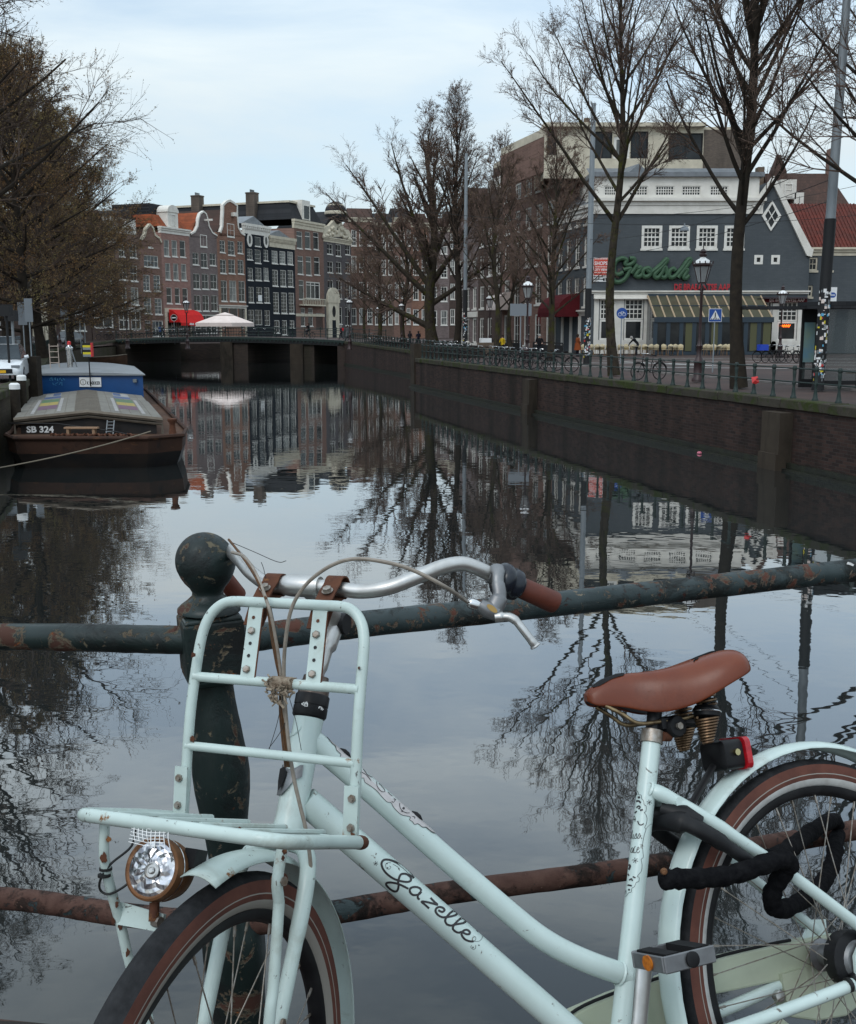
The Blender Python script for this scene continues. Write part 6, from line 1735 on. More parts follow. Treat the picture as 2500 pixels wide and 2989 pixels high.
# ---- cables
def cable(pts, r, mat, name='cable', par=None, n=8):
 mb = MB(); mb.tube(smooth_path(pts, 6), r, n); return mb.build(name, M[mat], par or bike, True)
fd = lambda f, l, a: fdepth(f, l, a)
C1 = [(1366, 1758, dl - .042), (1300, 1713, 1.50), (1200, 1662, 1.50), (1110, 1638, 1.50), (1030, 1632, 1.51), (965, 1652, 1.52), (905, 1695, 1.53), (866, 1745, 1.535), (845, 1800, 1.54), (833, 1880, 1.55), (829, 1960, 1.56), (833, 2060, 1.565), (842, 2160, 1.565), (856, 2260, 1.56), (876, 2350, 1.555), (893, 2420, 1.55), (905, 2500, 1.545), (908, 2545, 1.545)]
cable([bl(*q) for q in C1], .0028, 'cable')
C2 = [(678, 1612, 1.73), (712, 1625, 1.68), (745, 1670, 1.62), (768, 1725, 1.585), (790, 1790, 1.57), (806, 1870, 1.57), (818, 1950, 1.57), (826, 2040, 1.57), (836, 2130, 1.57), (850, 2230, 1.565)]
cable([bl(*q) for q in C2], .0026, 'cable')
rg = random.Random(21)
for k in range(7):
 off = rg.uniform(-9, 9)
 pts = [(786 + off * .6, 1770, 1.575), (800 + off, 1850, 1.572), (812 + off * .8, 1930, 1.57), (822 + off * .6, 1990, 1.57), (826 + off, 2080, 1.57), (834 + off * 1.1, 2160, 1.568), (842 + off, 2240, 1.563)]
 cable([bl(*q) for q in pts], rg.uniform(.0011, .0019), 'cable_rust' if k % 3 else 'cable_black')
cable([bl(*q) for q in [(668, 1575, 1.80), (690, 1602, 1.74), (722, 1645, 1.65), (752, 1695, 1.60), (778, 1750, 1.575)]], .002, 'cable_rust')
cable([bl(*q) for q in [(676, 1583, 1.79), (740, 1610, 1.76), (810, 1640, 1.74), (836, 1637, 1.74)]], .0006, 'cable_black', n=5)
cable([bl(*q) for q in [(776, 1687, 1.58), (770, 1660, 1.58), (763, 1641, 1.58)]], .0005, 'cable_black', n=5)
for a, b in (((838, 2100), (785, 2185)), ((826, 2030), (786, 2188)), ((840, 2020), (880, 2190))):
 cable([bl(*a, 1.565), bl((a[0] + b[0]) / 2 + 4, (a[1] + b[1]) / 2, 1.56), bl(*b, 1.56)], .0005, 'cable_black', n=5)
hb_ = lambda u, v, r_: cyl_hit(200 + u * .3986, 2200 + v * .3986, HBv, av, r_)
mb = MB(); gp_ = [(1545, 75), (1722, 85), (1712, 170), (1650, 195), (1610, 245), (1560, 300), (1525, 305), (1522, 260), (1535, 160)]
vs = [hb_(u, v, .0265) for u, v in gp_]; cen = hb_(1610, 150, .0285); vs.append(cen); n = len(gp_)
mb.add(vs, [(i, (i + 1) % n, n) for i in range(n)]); mb.add([hb_(u, v, .0222) for u, v in gp_] + vs[:n], [(i, (i + 1) % n, n + (i + 1) % n, n + i) for i in range(n)])
cg = mb.build('cable_guide', M['alu_dark'], frame, True)
mb = MB(); mb.add([hb_(u, v, .0288) for u, v in [(1548, 110), (1590, 90), (1595, 150), (1560, 240), (1532, 275), (1535, 200)]], [tuple(range(6))]); mb.build('guide_inset', M['black_plastic'], cg)
# ---- front rack
rk = MB(); rk.X = FMX
arch = [(.070, -.1365, -.010), (.084, -.1365, .040), (.0986, -.1362, .0905), (.1120, -.1355, .140), (.1212, -.1345, .1881), (.1275, -.1335, .232), (.1300, -.131, .258), (.1315, -.124, .279), (.1322, -.111, .294), (.1325, -.092, .3015), (.1325, -.05, .3020), (.1325, 0, .3022)]
arch = arch + [(f, -l, a) for f, l, a in arch[-2::-1]]
rk.tube(smooth_path(arch, 4), .0079, 16)
rk.tube([(.1212, -.134, .1881), (.1212, -.128, .1881), (.1212, .128, .1881), (.1212, .134, .1881)], [.0095, .0072, .0072, .0095], 14)
rk.tube([(.0986, -.136, .0905), (.0986, -.130, .0905), (.0986, .130, .0905), (.0986, .136, .0905)], [.009, .0068, .0068, .009], 14)
rack = rk.build('front_rack', M['mint_worn'], bike, 50)
mb = MB(); mb.X = FMX
tray = [(.069, .150, -.0097), (.16, .150, -.018), (.25, .150, -.0270), (.280, .144, -.0300), (.2935, .126, -.0312), (.2965, .10, -.0315), (.2965, -.10, -.0318), (.2935, -.130, -.0318), (.280, -.147, -.0312), (.25, -.153, -.028), (.16, -.153, -.018), (.069, -.150, -.0097)]
mb.tube(smooth_path(tray, 5), .0090, 16); trayo = mb.build('tray_frame', M['mint_worn'], rack, True)
for l in (-.09, -.03, .03, .09):
 mb = MB(); mb.X = FMX; mb.tube([(.069, l, -.0035), (.288, l, -.0255)], .0045, 8); mb.build('tray_rod', M['mint_worn'], rack, True)
mb = MB(); mb.X = FMX; mb.tube([(.085, -.150, -.0115), (.085, .150, -.0115)], .0055, 8); mb.build('tray_rod', M['mint_worn'], rack, True)
mb = MB(); mb.X = FMX; mb.tube([(.0835, .150, -.0110), (.070, .150, -.0098), (.064, .150, -.0092)], [.0094, .0096, .0085], 14); mb.build('tube_end', M['rust'], rack, True)
for s in (1, -1):
 mb = MB(); mb.X = FMX; mb.prism([(.0765, .126 * s, -.014), (.0765, .147 * s, -.014), (.1000, .147 * s, .060), (.1000, .126 * s, .060)], (.0035, 0, -.001)); mb.build('rack_foot', M['mint_worn'], rack)
 for t in (.28, .78):
  c = Vector((.0795 + .0235 * t, .1385 * s, -.014 + .074 * t))
  mb = MB(); mb.X = FMX; mb.lathe([(.0058, -.001), (.0058, .004)], 6, c, (1, 0, -.3)); mb.lathe([(.0034, .004), (.0034, .007)], 8, c, (1, 0, -.3)); mb.build('bolt', M['bolt'], rack)
for s, l0, l1 in ((1, .057, .063), (-1, -.0485, -.0435)):
 mb = MB(); mb.X = FMX
 w = .0118
 mb.add([(.1335, l0 - w, .296), (.1335, l0 + w, .296), (.1268, l1 + w, .190), (.1268, l1 - w, .190), (.1310, l0 - w, .296), (.1310, l0 + w, .296), (.1243, l1 + w, .190), (.1243, l1 - w, .190)], [(0, 1, 2, 3), (7, 6, 5, 4), (0, 4, 5, 1), (1, 5, 6, 2), (2, 6, 7, 3), (3, 7, 4, 0)])
 pl = mb.build('bracket_plate', M['mint_worn'], rack)
 mb = MB(); mb.X = FMX; mb.tube([(.1322, l0 + w, .293), (.1258, l1 + w, .192)], .0014, 6); mb.build('rusty_edge', M['rust'], pl)
 for t, kind in ((.16, 'h'), (.35, 'b'), (.52, 'h'), (.69, 'h'), (.88, 'b')):
  c = Vector((.1335 - .0067 * t + .0004, l0 + (l1 - l0) * t - .002, .296 - .106 * t))
  mb = MB(); mb.X = FMX
  if kind == 'h':
   mb.lathe([(.0026, 0), (.0026, .0004)], 12, c, (1, 0, .06)); mb.build('hole', M['rust'] if t < .2 else M['black'], pl)
  else:
   mb.lathe([(.0058, 0), (.0058, .0032), (.0045, .0042)], 6, c, (1, 0, .06)); mb.build('bolt', M['bolt'], pl)
for s in (1, -1):
 l0 = .052 * s
 path = [(.1295, .268), (.125, .300), (.1125, .328)] + [(.0853 + .0163 * math.cos(a), .344 + .0163 * math.sin(a)) for a in [math.radians(d) for d in range(0, 271, 22)]] + [(.098, .318), (.112, .298), (.1205, .270)]
 mb = MB(); mb.X = FMX; mb.band(path, .0026, l0 - .0135, l0 + .0135); ck = mb.build('bar_clamp', M['rust'], rack, 30)
 for q, ax_ in (((.1150, l0 + .001, .3290), (.75, 0, .66)),):
  mb = MB(); mb.X = FMX; mb.lathe([(.0088, 0), (.0088, .0012)], 14, q, ax_); mb.lathe([(.0066, .0012), (.0066, .006), (.0052, .0068)], 6, q, ax_); mb.build('clamp_bolt', M['bolt'], ck)
mb = MB(); mb.X = FMX; rg = random.Random(3)
for i in range(60):
 t = rg.uniform(-1, 1); p = Vector((.1255 + rg.uniform(-.004, .008), .012 + .02 * t, .186 + rg.uniform(-.018, .009) - (.008 if abs(t) < .5 else 0)))
 q = p + Vector((rg.uniform(-.004, .006), rg.uniform(-.012, .012), rg.uniform(-.012, .008)))
 mb.tube([p, (p + q) / 2 + Vector((.003, 0, 0)), q], rg.uniform(.0008, .0022), 5)
mb.lathe([(.004, -.022), (.0095, -.016), (.0098, .016), (.004, .022)], 12, (.1222, .012, .188), (0, 1, 0))
mb.build('dried_scrap', pm('dried_scrap', (.30, .25, .19), .95, col2=(.14, .10, .07), scale=120, bump=1, bscale=300, bdist=.002), rack)
for pts, r in (([(.170, .085, -.019), (.1683, .085, -.0726), (.1560, .085, -.0950), (.1500, .085, -.1100), (.1272, .085, -.1999), (.120, .085, -.2448), (.060, .075, -.40), (rake, .07, -.412)], .0076),
    ([(.272, -.12, -.036), (.2605, -.12, -.0700), (.2480, -.12, -.0900), (.2261, -.12, -.1168), (.1950, -.116, -.156), (.166, -.107, -.205), (.125, -.092, -.262), (.060, -.072, -.40), (rake, -.068, -.412)], .0066)):
 mb = MB(); mb.X = FMX; mb.tube(smooth_path(pts, 4), r, 12); mb.build('rack_strut', M['mint_worn'], rack, True)
mb = MB(); mb.X = FMX; mb.lathe([(.0105, -.005), (.0105, .006)], 14, (.1635, .085, -.074), (.3, .9, 0)); rs = mb.build('strut_joint', M['rust'], rack, True)
mb = MB(); mb.X = FMX; mb.lathe([(.0062, .006), (.0062, .011)], 6, (.1635, .085, -.074), (.3, .9, 0)); mb.build('bolt', M['bolt'], rs)
# ---- head lamp
LC = Vector((.2336, -.06, -.0834))
lm = MB(); lm.X = FMX
lm.lathe([(.0335, .0015), (.0365, .0035), (.0392, .0020), (.0398, -.003), (.0392, -.010), (.0396, -.016), (.0388, -.028), (.0345, -.045), (.027, -.058), (.014, -.068), (.003, -.071)], 40, LC, (1, 0, 0))
lamp = lm.build('head_lamp', M['rust_chrome'], bike, 50)
mb = MB(); mb.X = FMX; mb.lathe([(.0398, -.0135), (.0403, -.0125), (.0398, -.0115)], 40, LC, (1, 0, 0), cap=False); mb.build('chrome_ring', M['chrome'], lamp, True)
mb = MB(); mb.X = FMX; mb.box(LC.x - .05, LC.x - .022, LC.y + .028, LC.y + .045, LC.z + .008, LC.z + .032); mb.build('switch_box', M['black_plastic'], lamp)
mb = MB(); mb.X = FMX; rg = random.Random(12); rings = [0, .007, .013, .019, .025, .030, .0342]; vs = []; nn = 26
for i, r in enumerate(rings):
 for j in range(nn):
  a = 2 * math.pi * (j + .5 * (i % 2)) / nn
  vs.append((LC.x + .0015 + .0065 * (1 - (r / .0342) ** 2) + rg.uniform(-.0011, .0011) * (i < 6), LC.y + r * math.cos(a), LC.z + r * math.sin(a)))
fs = []
for i in range(len(rings) - 1):
 for j in range(nn):
  j2 = (j + 1) % nn
  if i % 2 == 0: fs += [(i * nn + j, i * nn + j2, (i + 1) * nn + j), (i * nn + j2, (i + 1) * nn + j2, (i + 1) * nn + j)]
  else: fs += [(i * nn + j, (i + 1) * nn + j2, (i + 1) * nn + j), (i * nn + j, i * nn + j2, (i + 1) * nn + j2)]
mb.add(vs, fs)
mb.build('faceted_lens', pm('faceted_reflector', (.62, .62, .64), .12, metal=.85, col2=(.25, .25, .27), scale=110, detail=1, lo=.42, hi=.58), lamp, fix=False)
mb = MB(); mb.X = FMX; mb.lathe([(.0105, .0085), (.0105, .0105), (.0085, .0118), (.0085, .0095)], 20, LC + Vector((0, .006, -.002)), (1, 0, 0)); mb.lathe([(.0045, .011), (.003, .0125)], 12, LC + Vector((0, .006, -.002)), (1, 0, 0)); mb.build('bulb_holder', M['alu'], lamp, True)
br = MB(); br.X = FMX
br.tube([(LC.x - .02, LC.y, LC.z - .036), (LC.x - .022, LC.y + .004, LC.z - .062)], .0065, 10)
bro = br.build('lamp_stem', M['rust'], lamp, True)
mb = MB(); mb.X = FMX; mb.prism([(LC.x - .035, LC.y + .012, LC.z - .052), (LC.x - .034, LC.y - .062, LC.z - .046), (LC.x - .037, LC.y - .062, LC.z - .074), (LC.x - .038, LC.y + .012, LC.z - .074)], (.006, 0, 0)); mb.build('lamp_bracket', M['mint_worn'], lamp)
mb = MB(); mb.X = FMX; mb.lathe([(.007, 0), (.007, .012)], 8, (LC.x - .026, LC.y + .002, LC.z - .062), (.2, 1, 0)); mb.build('bolt', M['bolt'], lamp)
cable([FMX @ Vector(p) for p in ((.235, -.098, -.035), (.232, -.100, -.060), (.250, -.112, -.085), (.246, -.125, -.105), (.238, -.128, -.118), (.232, -.118, -.122), (.232, -.100, -.112), (.228, -.088, -.098))], .0016, 'cable_black', 'lamp_wire', lamp)
for a in (-.092, -.100):
 mb = MB(); mb.X = FMX; c = Vector((.2475, -.12, a)); mb.lathe([(.0083, -.0016), (.0083, .0016)], 14, c, (.35, 0, .9)); mb.build('wire_tie', M['cable_black'], lamp)
mb = MB(); mb.X = FMX; rg = random.Random(5)
for i in range(9):
 t = i / 8; mb.tube(smooth_path([(.300, -.055 + .05 * t, -.033), (.303, -.055 + .05 * t + .004, -.045), (.300 + rg.uniform(-.004, .004), -.048 + .05 * t, -.058 + rg.uniform(-.004, .006))], 4), .0006, 4)
for i in range(6):
 a = -.036 - .004 * i; mb.tube([(.3015, -.057, a), (.303, -.03, a - .002), (.3015, -.006, a + .001)], .0005, 4)
mb.build('gauze_scrap', M['sign_white'], rack)
rg = random.Random(44)
for (px, py, sz, l_, f_, a_) in ((565, 1912, .0042, -.1345, .1212, .165), (562, 2158, .0045, -.136, .0986, .098), (318, 2450, .004, -.12, .265, -.055), (303, 2505, .006, -.12, .2565, -.078), (331, 2690, .004, -.118, .195, -.15), (352, 2706, .004, -.116, .19, -.158), (371, 2782, .0055, -.11, .17, -.19), (341, 2640, .0035, -.12, .21, -.135), (538, 2380, .005, -.14, .075, 0), (832, 2486, .004, .085, .17, -.03), (826, 2505, .003, .085, .169, -.04), (1030, 2438, .004, .145, .08, -.005), (700, 2420, .0022, .03, .2965, -.0315), (560, 2405, .0025, -.03, .2965, -.0315), (1048, 1950, .002, .135, .12, .2)):
 d_ = fdepth(f_, l_, a_) - .0105; mb = MB(); c = bl(px, py, d_); e1_ = (bl(px + 10, py, d_) - c).normalized(); e2_ = (bl(px, py + 10, d_) - c).normalized()
 ring = [c + e1_ * (sz * rg.uniform(.5, 1) * math.cos(t)) + e2_ * (sz * rg.uniform(.7, 1.5) * math.sin(t)) for t in [i * math.pi / 6 for i in range(12)]]
 bk = (bl(px, py, d_ + .006) - c)
 mb.add([c - bk * .1] + ring + [q_ + bk for q_ in ring], [(0, 1 + i, 1 + (i + 1) % 12) for i in range(12)] + [(1 + i, 13 + i, 13 + (i + 1) % 12, 1 + (i + 1) % 12) for i in range(12)])
 mb.build('rust_bloom', M['rust'], rack, True)
# ---- chain case, crank and pedal
cc = MB(); yc = -.052
cc.prism([(x, yc, z) for x, z in [(.34, .0225), (.232, .0315), (.10, .031), (.0317, .0274), (-.05, .0245), (-.10, .015), (-.135, -.02), (-.14, -.06), (-.11, -.10), (-.05, -.118), (.02, -.112), (.075, -.095), (.088, -.06), (.0763, -.0309), (.2408, -.0238), (.34, -.020)]], (0, -.035, 0))
cc.prism([(x, yc + .0005, z) for x, z in [(.345, .022), (.442, .016), (.518, .006), (.56, -.018), (.595, -.05), (.605, -.10), (.585, -.15), (.53, -.185), (.47, -.19), (.40, -.165), (.345, -.14)]], (0, -.036, 0))
cc.prism([(x, yc, z) for x, z in [(.35, -.075), (.10, -.09), (.07, -.116), (.25, -.125), (.35, -.142)]], (0, -.034, 0))
case = cc.build('chain_case', M['case'], bike)
bvm = case.modifiers.new('bevel', 'BEVEL'); bvm.width = .004; bvm.segments = 2
mb = MB(); mb.tube(smooth_path([(.60, -.052, -.045), (.562, -.052, -.012), (.52, -.052, .009), (.442, -.052, .0195), (.345, -.052, .0255), (.232, -.052, .0350), (.10, -.052, .0345), (.05, -.052, .0325)], 4), .0028, 8); mb.build('rubber_edge', M['rubber'], case, True)
mb = MB(); mb.lathe([(.010, 0), (.010, .012), (.006, .014)], 16, on_bike(1600 + 1300 * .5125, 2150 + 1475 * .5125, -.05), (0, 1, 0)); mb.build('case_screw', M['alu'], case, True)
mb = MB(); q = on_bike(1600 + 1420 * .5125, 2150 + 1430 * .5125, -.045); mb.box(q.x - .03, q.x + .03, -.052, -.044, q.z - .028, q.z + .028); mb.build('case_clip', M['case'], case)
ck0, ck1 = Vector((.507, .066, -.079)), Vector((.462, .079, .093))
mb = MB(); mb.tube([ck0, ck0.lerp(ck1, .1), ck0.lerp(ck1, .5), ck0.lerp(ck1, .9), ck1, ck1 + (ck1 - ck0).normalized() * .012], [.018, .0165, .0135, .0145, .0145, .008], 16, flat=((1, 0, 0), .62)); crank = mb.build('crank', M['alu'], bike, True)
mb = MB(); mb.tube([BB + Vector((0, .03, 0)), BB + Vector((.008, .075, 0))], .015, 14); mb.build('axle', M['alu_dark'], crank, True)
pc = Vector((.444, .118, .094))
pd = MB(); pdir = Vector((-1, .0, -.04)).normalized()
def pbox(mb, x0, x1, y0, y1, z0, z1): mb.box(pc.x + x0, pc.x + x1, pc.y + y0, pc.y + y1, pc.z + z0, pc.z + z1)
pbox(pd, -.052, .044, .042, .047, -.0125, .0125); pbox(pd, -.052, .044, -.038, -.033, -.0125, .0125); pbox(pd, .040, .0445, -.033, .042, -.012, .012); pbox(pd, -.0525, -.048, -.033, .042, -.012, .012)
pedal = pd.build('pedal', M['alu_dark'], crank)
bvm = pedal.modifiers.new('bevel', 'BEVEL'); bvm.width = .0015; bvm.segments = 1
mb = MB(); mb.lathe([(.0095, -.04), (.0095, .044)], 14, pc, (0, 1, 0)); mb.build('pedal_spindle', M['rubber'], pedal, True)
for x0, x1 in ((.012, .036), (-.046, -.020)):
 mb = MB(); pbox(mb, x0, x1, -.032, .041, -.0138, .0138); mb.build('rubber_tread', M['rubber'], pedal)
mb = MB(); mb.lathe([(.0115, 0), (.0115, .003)], 16, pc + Vector((.0445, .006, .0)), (1, 0, 0)); mb.build('amber_reflector', M['amber'], pedal, True)
mb = MB(); mb.lathe([(.0118, 0), (.0118, .004), (.009, .005)], 18, pc + Vector((-.006, .047, 0)), (0, 1, 0)); mb.build('end_cap', M['black_plastic'], pedal, True)
# ---- ring lock on the seat stays
dd = Vector((-.80, 0, -.60)); o_ = Vector((.325, 0, .282))
mb = MB(); lp = [o_ + dd * .165 + Vector((0, .066, 0)), o_ + dd * .11 + Vector((0, .069, 0)), o_ + dd * .05 + Vector((0, .066, 0)), o_ + dd * .012 + Vector((0, .052, 0)), o_ + dd * -.004 + Vector((0, .025, 0)), o_ + dd * -.006, o_ + dd * -.004 + Vector((0, -.025, 0)), o_ + dd * .012 + Vector((0, -.052, 0)), o_ + dd * .05 + Vector((0, -.066, 0)), o_ + dd * .13 + Vector((0, -.068, 0))]
nrm = Vector((-.60, 0, .80))
mb.tube(smooth_path(lp, 5), [.0115] * 8 + [.0145] * 8 + [.021] * 18 + [.014] * 12, 14, flat=(nrm, .8)); rlk = mb.build('ring_lock', M['black_plastic'], bike, True)
mb = MB(); mb.tube([(.335, .012, .302), (.312, .040, .288), (.290, .052, .272)], [.014, .018, .013], 12); mb.build('lock_body', M['black_plastic'], rlk, True)
# ---- cable ties on the chain stay
for t in (.03, .045):
 mb = MB(); c = Vector((t, .0655, -.031)); mb.lathe([(.0125, -.003), (.0125, .003)], 14, c, (1, -.06, -.05)); mb.build('cable_tie', M['cable_black'], bike)
# ---- black fabric chain lock hanging over the frame and the lower rail
ch = thing('chain_lock', 'black fabric sleeved chain lock looped round frame and lower rail', 'bicycle lock')
wp = lambda u, v, y: BW @ on_bike(1600 + u * .5125, 2150 + v * .5125, y)
LKP = [wp(640, 822, .095), wp(720, 812, .098), wp(800, 810, .098), wp(920, 805, .094), wp(1040, 790, .09), wp(1160, 755, .09), wp(1270, 715, .092), wp(1350, 700, .09), wp(1375, 735, .08), wp(1320, 810, .055), wp(1278, 900, .035), wp(1285, 965, .02), wp(1335, 985, .0), wp(1430, 945, -.05), wp(1530, 875, -.09), wp(1600, 780, -.13), wp(1630, 690, -.17), wp(1640, 610, -.22), wp(1650, 540, -.27), wp(1630, 480, -.24), wp(1570, 500, -.16), wp(1480, 560, -.08), wp(1390, 630, -.02), wp(1310, 680, .03), wp(1260, 700, .06)]
pp = smooth_path(LKP, 7); rg = random.Random(6)
mb = MB(); rad = []
for i in range(len(pp)):
 rad.append(.0160 * (1 + .06 * math.sin(i * .83) + .05 * math.sin(i * 1.47 + 1) + rg.uniform(-.025, .025)))
rad[0] = .008; rad[1] = .0145
mb.tube(pp, rad, 16); mb.build('sleeve', M['fabric'], ch, True)
mb = MB(); q = wp(662, 770, .11); mb.lathe([(.006, 0), (.004, .004)], 10, q, (0, -1, .3)); mb.build('rusty_stud', M['rust_chrome'], ch, True)
# ================================================================ trees
def perp(d, rng):
 v = Vector((rng.uniform(-1, 1), rng.uniform(-1, 1), rng.uniform(-1, 1)))
 v = v - d * v.dot(d)
 return v.normalized() if v.length > 1e-4 else d.orthogonal().normalized()
def make_tree(name, label, base, H, r0, seed, h0=.3, nprim=24, spread=.28, ang=(50, 22), dens=1.0, bark='bark', twig='twig', bud='bud', budn=1.0, budsize=.035,
    rmin=.005, up=.25, lean=(0, 0), asym=None, fork=None, droop=0, group=None, forks=None, prof2=0, nsec=7, nter=6, ntw=4):
 rng = random.Random(seed)
 root = thing(name, label, 'tree', base, 0, group)
 tb, cb, lb = MB(), MB(), MB()
 n = 12
 path, rad = [], []
 wob = Vector((rng.uniform(-.02, .02), rng.uniform(-.02, .02), 0))
 for i in range(n + 1):
  t = i / n
  path.append(Vector((lean[0] * H * t + math.sin(t * 5 + seed) * H * .006 + wob.x * H * math.sin(t * 9), lean[1] * H * t + math.cos(t * 4 + seed) * H * .006, H * t)))
  rad.append(max(.012, r0 * ((1 - t) ** .75 * .95 + .03) * (1.35 if i == 0 else 1)))
 tb.tube(smooth_path(path, 3), [rad[min(n, i // 3)] + (rad[min(n, i // 3 + 1)] - rad[min(n, i // 3)]) * ((i % 3) / 3) for i in range(3 * n + 1)], 10)
 def at(t):
  f = t * n; i = min(n - 1, int(f)); return path[i].lerp(path[i + 1], f - i), rad[i] + (rad[i + 1] - rad[i]) * (f - i)
 def limb(p, d, L, r, k, upk, wig, mbx, sides, end=.25):
  pts, rr = [p], [r]
  q, dd = p.copy(), d.copy()
  for i in range(k):
   dd = (dd + Vector((0, 0, upk / k)) + perp(dd, rng) * wig).normalized()
   q = q + dd * (L / k); pts.append(q.copy()); rr.append(max(rmin, r * (1 - (1 - end) * (i + 1) / k)))
  mbx.tube(pts, rr, sides, cap=False)
  return pts, rr
 def along(pts, t):
  f = t * (len(pts) - 1); i = min(len(pts) - 2, int(f)); return pts[i].lerp(pts[i + 1], f - i), (pts[i + 1] - pts[i]).normalized()
 def buds(p, d, k):
  for _ in range(k):
   c = p + perp(d, rng) * budsize * .8 + d * rng.uniform(-.06, .06)
   a = perp(d, rng) * budsize * rng.uniform(.5, 1.2); b = perp(a.normalized(), rng) * budsize * rng.uniform(.5, 1.2)
   lb.quad(c - a, c + b * .6, c + a, c - b * .6)
 def secondary(pts, rr, L, frac0=.2, cnt=nsec):
  for _ in range(int(cnt * dens + rng.random())):
   t = rng.uniform(frac0, 1) ** .85
   p, d = along(pts, t)
   L2 = L * rng.uniform(.28, .5) * (1.15 - .55 * t)
   d2 = (d * rng.uniform(.7, 1.1) + perp(d, rng) * rng.uniform(.55, .95)).normalized()
   r2 = max(rmin * 1.6, rr[min(len(rr) - 1, int(t * len(rr)))] * .55)
   p2, _r = limb(p, d2, L2, r2, 3, up * .8 - droop, .10, cb, 4)
   for _ in range(int(nter * dens + rng.random())):
    t3 = rng.uniform(.15, 1); p3, d3 = along(p2, t3)
    L3 = L2 * rng.uniform(.3, .55)
    d4 = (d3 + perp(d3, rng) * rng.uniform(.5, 1.0)).normalized()
    p4, _q = limb(p3, d4, L3, max(rmin, r2 * .5), 2, up * .5 - droop, .14, cb, 3, .5)
    for _ in range(int(ntw * dens + rng.random())):
     p5, d5 = along(p4, rng.uniform(.1, 1))
     d6 = (d5 + perp(d5, rng) * rng.uniform(.5, 1.0)).normalized()
     e = p5 + d6 * L3 * rng.uniform(.3, .6)
     cb.tube([p5, e], [rmin * .9, rmin * .55], 3, cap=False)
     if budn:
      kk = int(budn + rng.random())
      for _b in range(kk): buds(p5.lerp(e, rng.uniform(.3, 1)), d6, 1)
 for i in range(nprim):
  t = h0 + (1 - h0) * ((i + rng.random() * .8) / nprim) ** .95
  t = min(.97, t)
  p, r = at(t)
  az = i * 2.39996 + rng.uniform(-.35, .35)
  a0 = math.radians(ang[0] + (ang[1] - ang[0]) * (t - h0) / (1 - h0) + rng.uniform(-7, 7))
  prof = (1 - ((t - h0) / (1 - h0)) ** 1.6 * .78)
  if prof2: prof = .22 + .78 * (1 - (t - h0) / (1 - h0)) ** .8 * (.75 + .25 * min(1, (t - h0) * 6))
  L = H * spread * prof * rng.uniform(.8, 1.15)
  Lr = L / (H * spread)
  if asym: L *= 1 + asym[2] * (math.cos(az) * asym[0] + math.sin(az) * asym[1])
  d = Vector((math.cos(az) * math.sin(a0), math.sin(az) * math.sin(a0), math.cos(a0)))
  pts, rr = limb(p, d, L, max(rmin * 2.5, min(r * .62, r0 * .34)), 6, up, .06, tb if r > .05 else cb, 6)
  secondary(pts, rr, max(L, H * spread * .5), .2, nsec * (.3 + .8 * Lr))
 if forks:                                 # heavy limbs given by hand: list of (height, azimuth deg, angle, length)
  for (t, az, a_, L) in forks:
   p, r = at(t); a0 = math.radians(a_); az = math.radians(az)
   d = Vector((math.cos(az) * math.sin(a0), math.sin(az) * math.sin(a0), math.cos(a0)))
   pts, rr = limb(p, d, L, r * .6, 7, up * .7, .05, tb, 8, .15)
   secondary(pts, rr, L * .55, .3, int(nsec * 1.8))
 secondary(path[9:], rad[9:], H * spread * .6, 0, 5)
 tr = tb.build('trunk', M[bark], root, True, fix=False)
 if lb.v: cb.k = 0
 o = len(cb.v); cb.v.extend(lb.v); cb.f.extend([tuple(i + o for i in f) for f in lb.f]); cb.m.extend([1] * len(lb.f))
 cb.build('crown', [M[twig], M[bud]], root, False, fix=False)
 return root
def gb(px, Y, z=None):
 """ground point under photograph column px at distance Y"""
 d = ray(px, 957); return Vector((d.x / d.y * Y, Y, ZQ if z is None else z))
make_tree('bare_tree', 'bare tree with mossy forked trunk in front of the green script sign', gb(1795, 50), 18.5, .235, 3, h0=.40, nprim=30, spread=.33, ang=(46, 14), up=.34, rmin=.0058, budn=1.2, budsize=.032, nsec=9, nter=8, ntw=5, forks=[(.36, 195, 42, 8.5), (.36, 25, 40, 6.2), (.5, 170, 34, 7)])
make_tree('bare_tree', 'tall straight bare tree rising in front of the glass cafe front', gb(2155, 39.5), 21, .25, 8, h0=.26, nprim=54, spread=.26, ang=(44, 10), up=.36, rmin=.0048, budn=1.0, budsize=.026, nsec=8, nter=8, ntw=5, bark='bark_dark', twig='twig_dark')
make_tree('bare_tree', 'bare tree reaching in from the right edge of the picture', gb(2640, 36), 17, .25, 5, h0=.30, nprim=40, spread=.37, ang=(62, 20), up=.25, rmin=.0048, budn=1.8, budsize=.03, nsec=9, nter=8, ntw=5, bark='bark_dark')
make_tree('bare_tree', 'broad bare tree with thick trunk and spreading limbs by the far bridge', gb(1261, 105, 2.2), 20.5, .58, 14, h0=.26, nprim=22, spread=.36, ang=(40, 16), up=.22, prof2=1, rmin=.0075, budn=1.0, budsize=.05, nsec=10, nter=8, ntw=5, forks=[(.10, 172, 62, 10), (.24, 178, 50, 13.5), (.28, 165, 34, 14), (.30, 12, 36, 11), (.36, 200, 26, 12), (.2, 8, 60, 8)])
make_tree('bare_tree', 'tall slim bare tree beside the broad one near the grey pole', gb(1332, 97), 20.5, .33, 19, h0=.26, nprim=34, spread=.36, ang=(32, 20), up=.12, rmin=.007, budn=1.2, budsize=.05, nsec=11, nter=8, ntw=5, prof2=1, bark='bark_dark', twig='twig_dark')
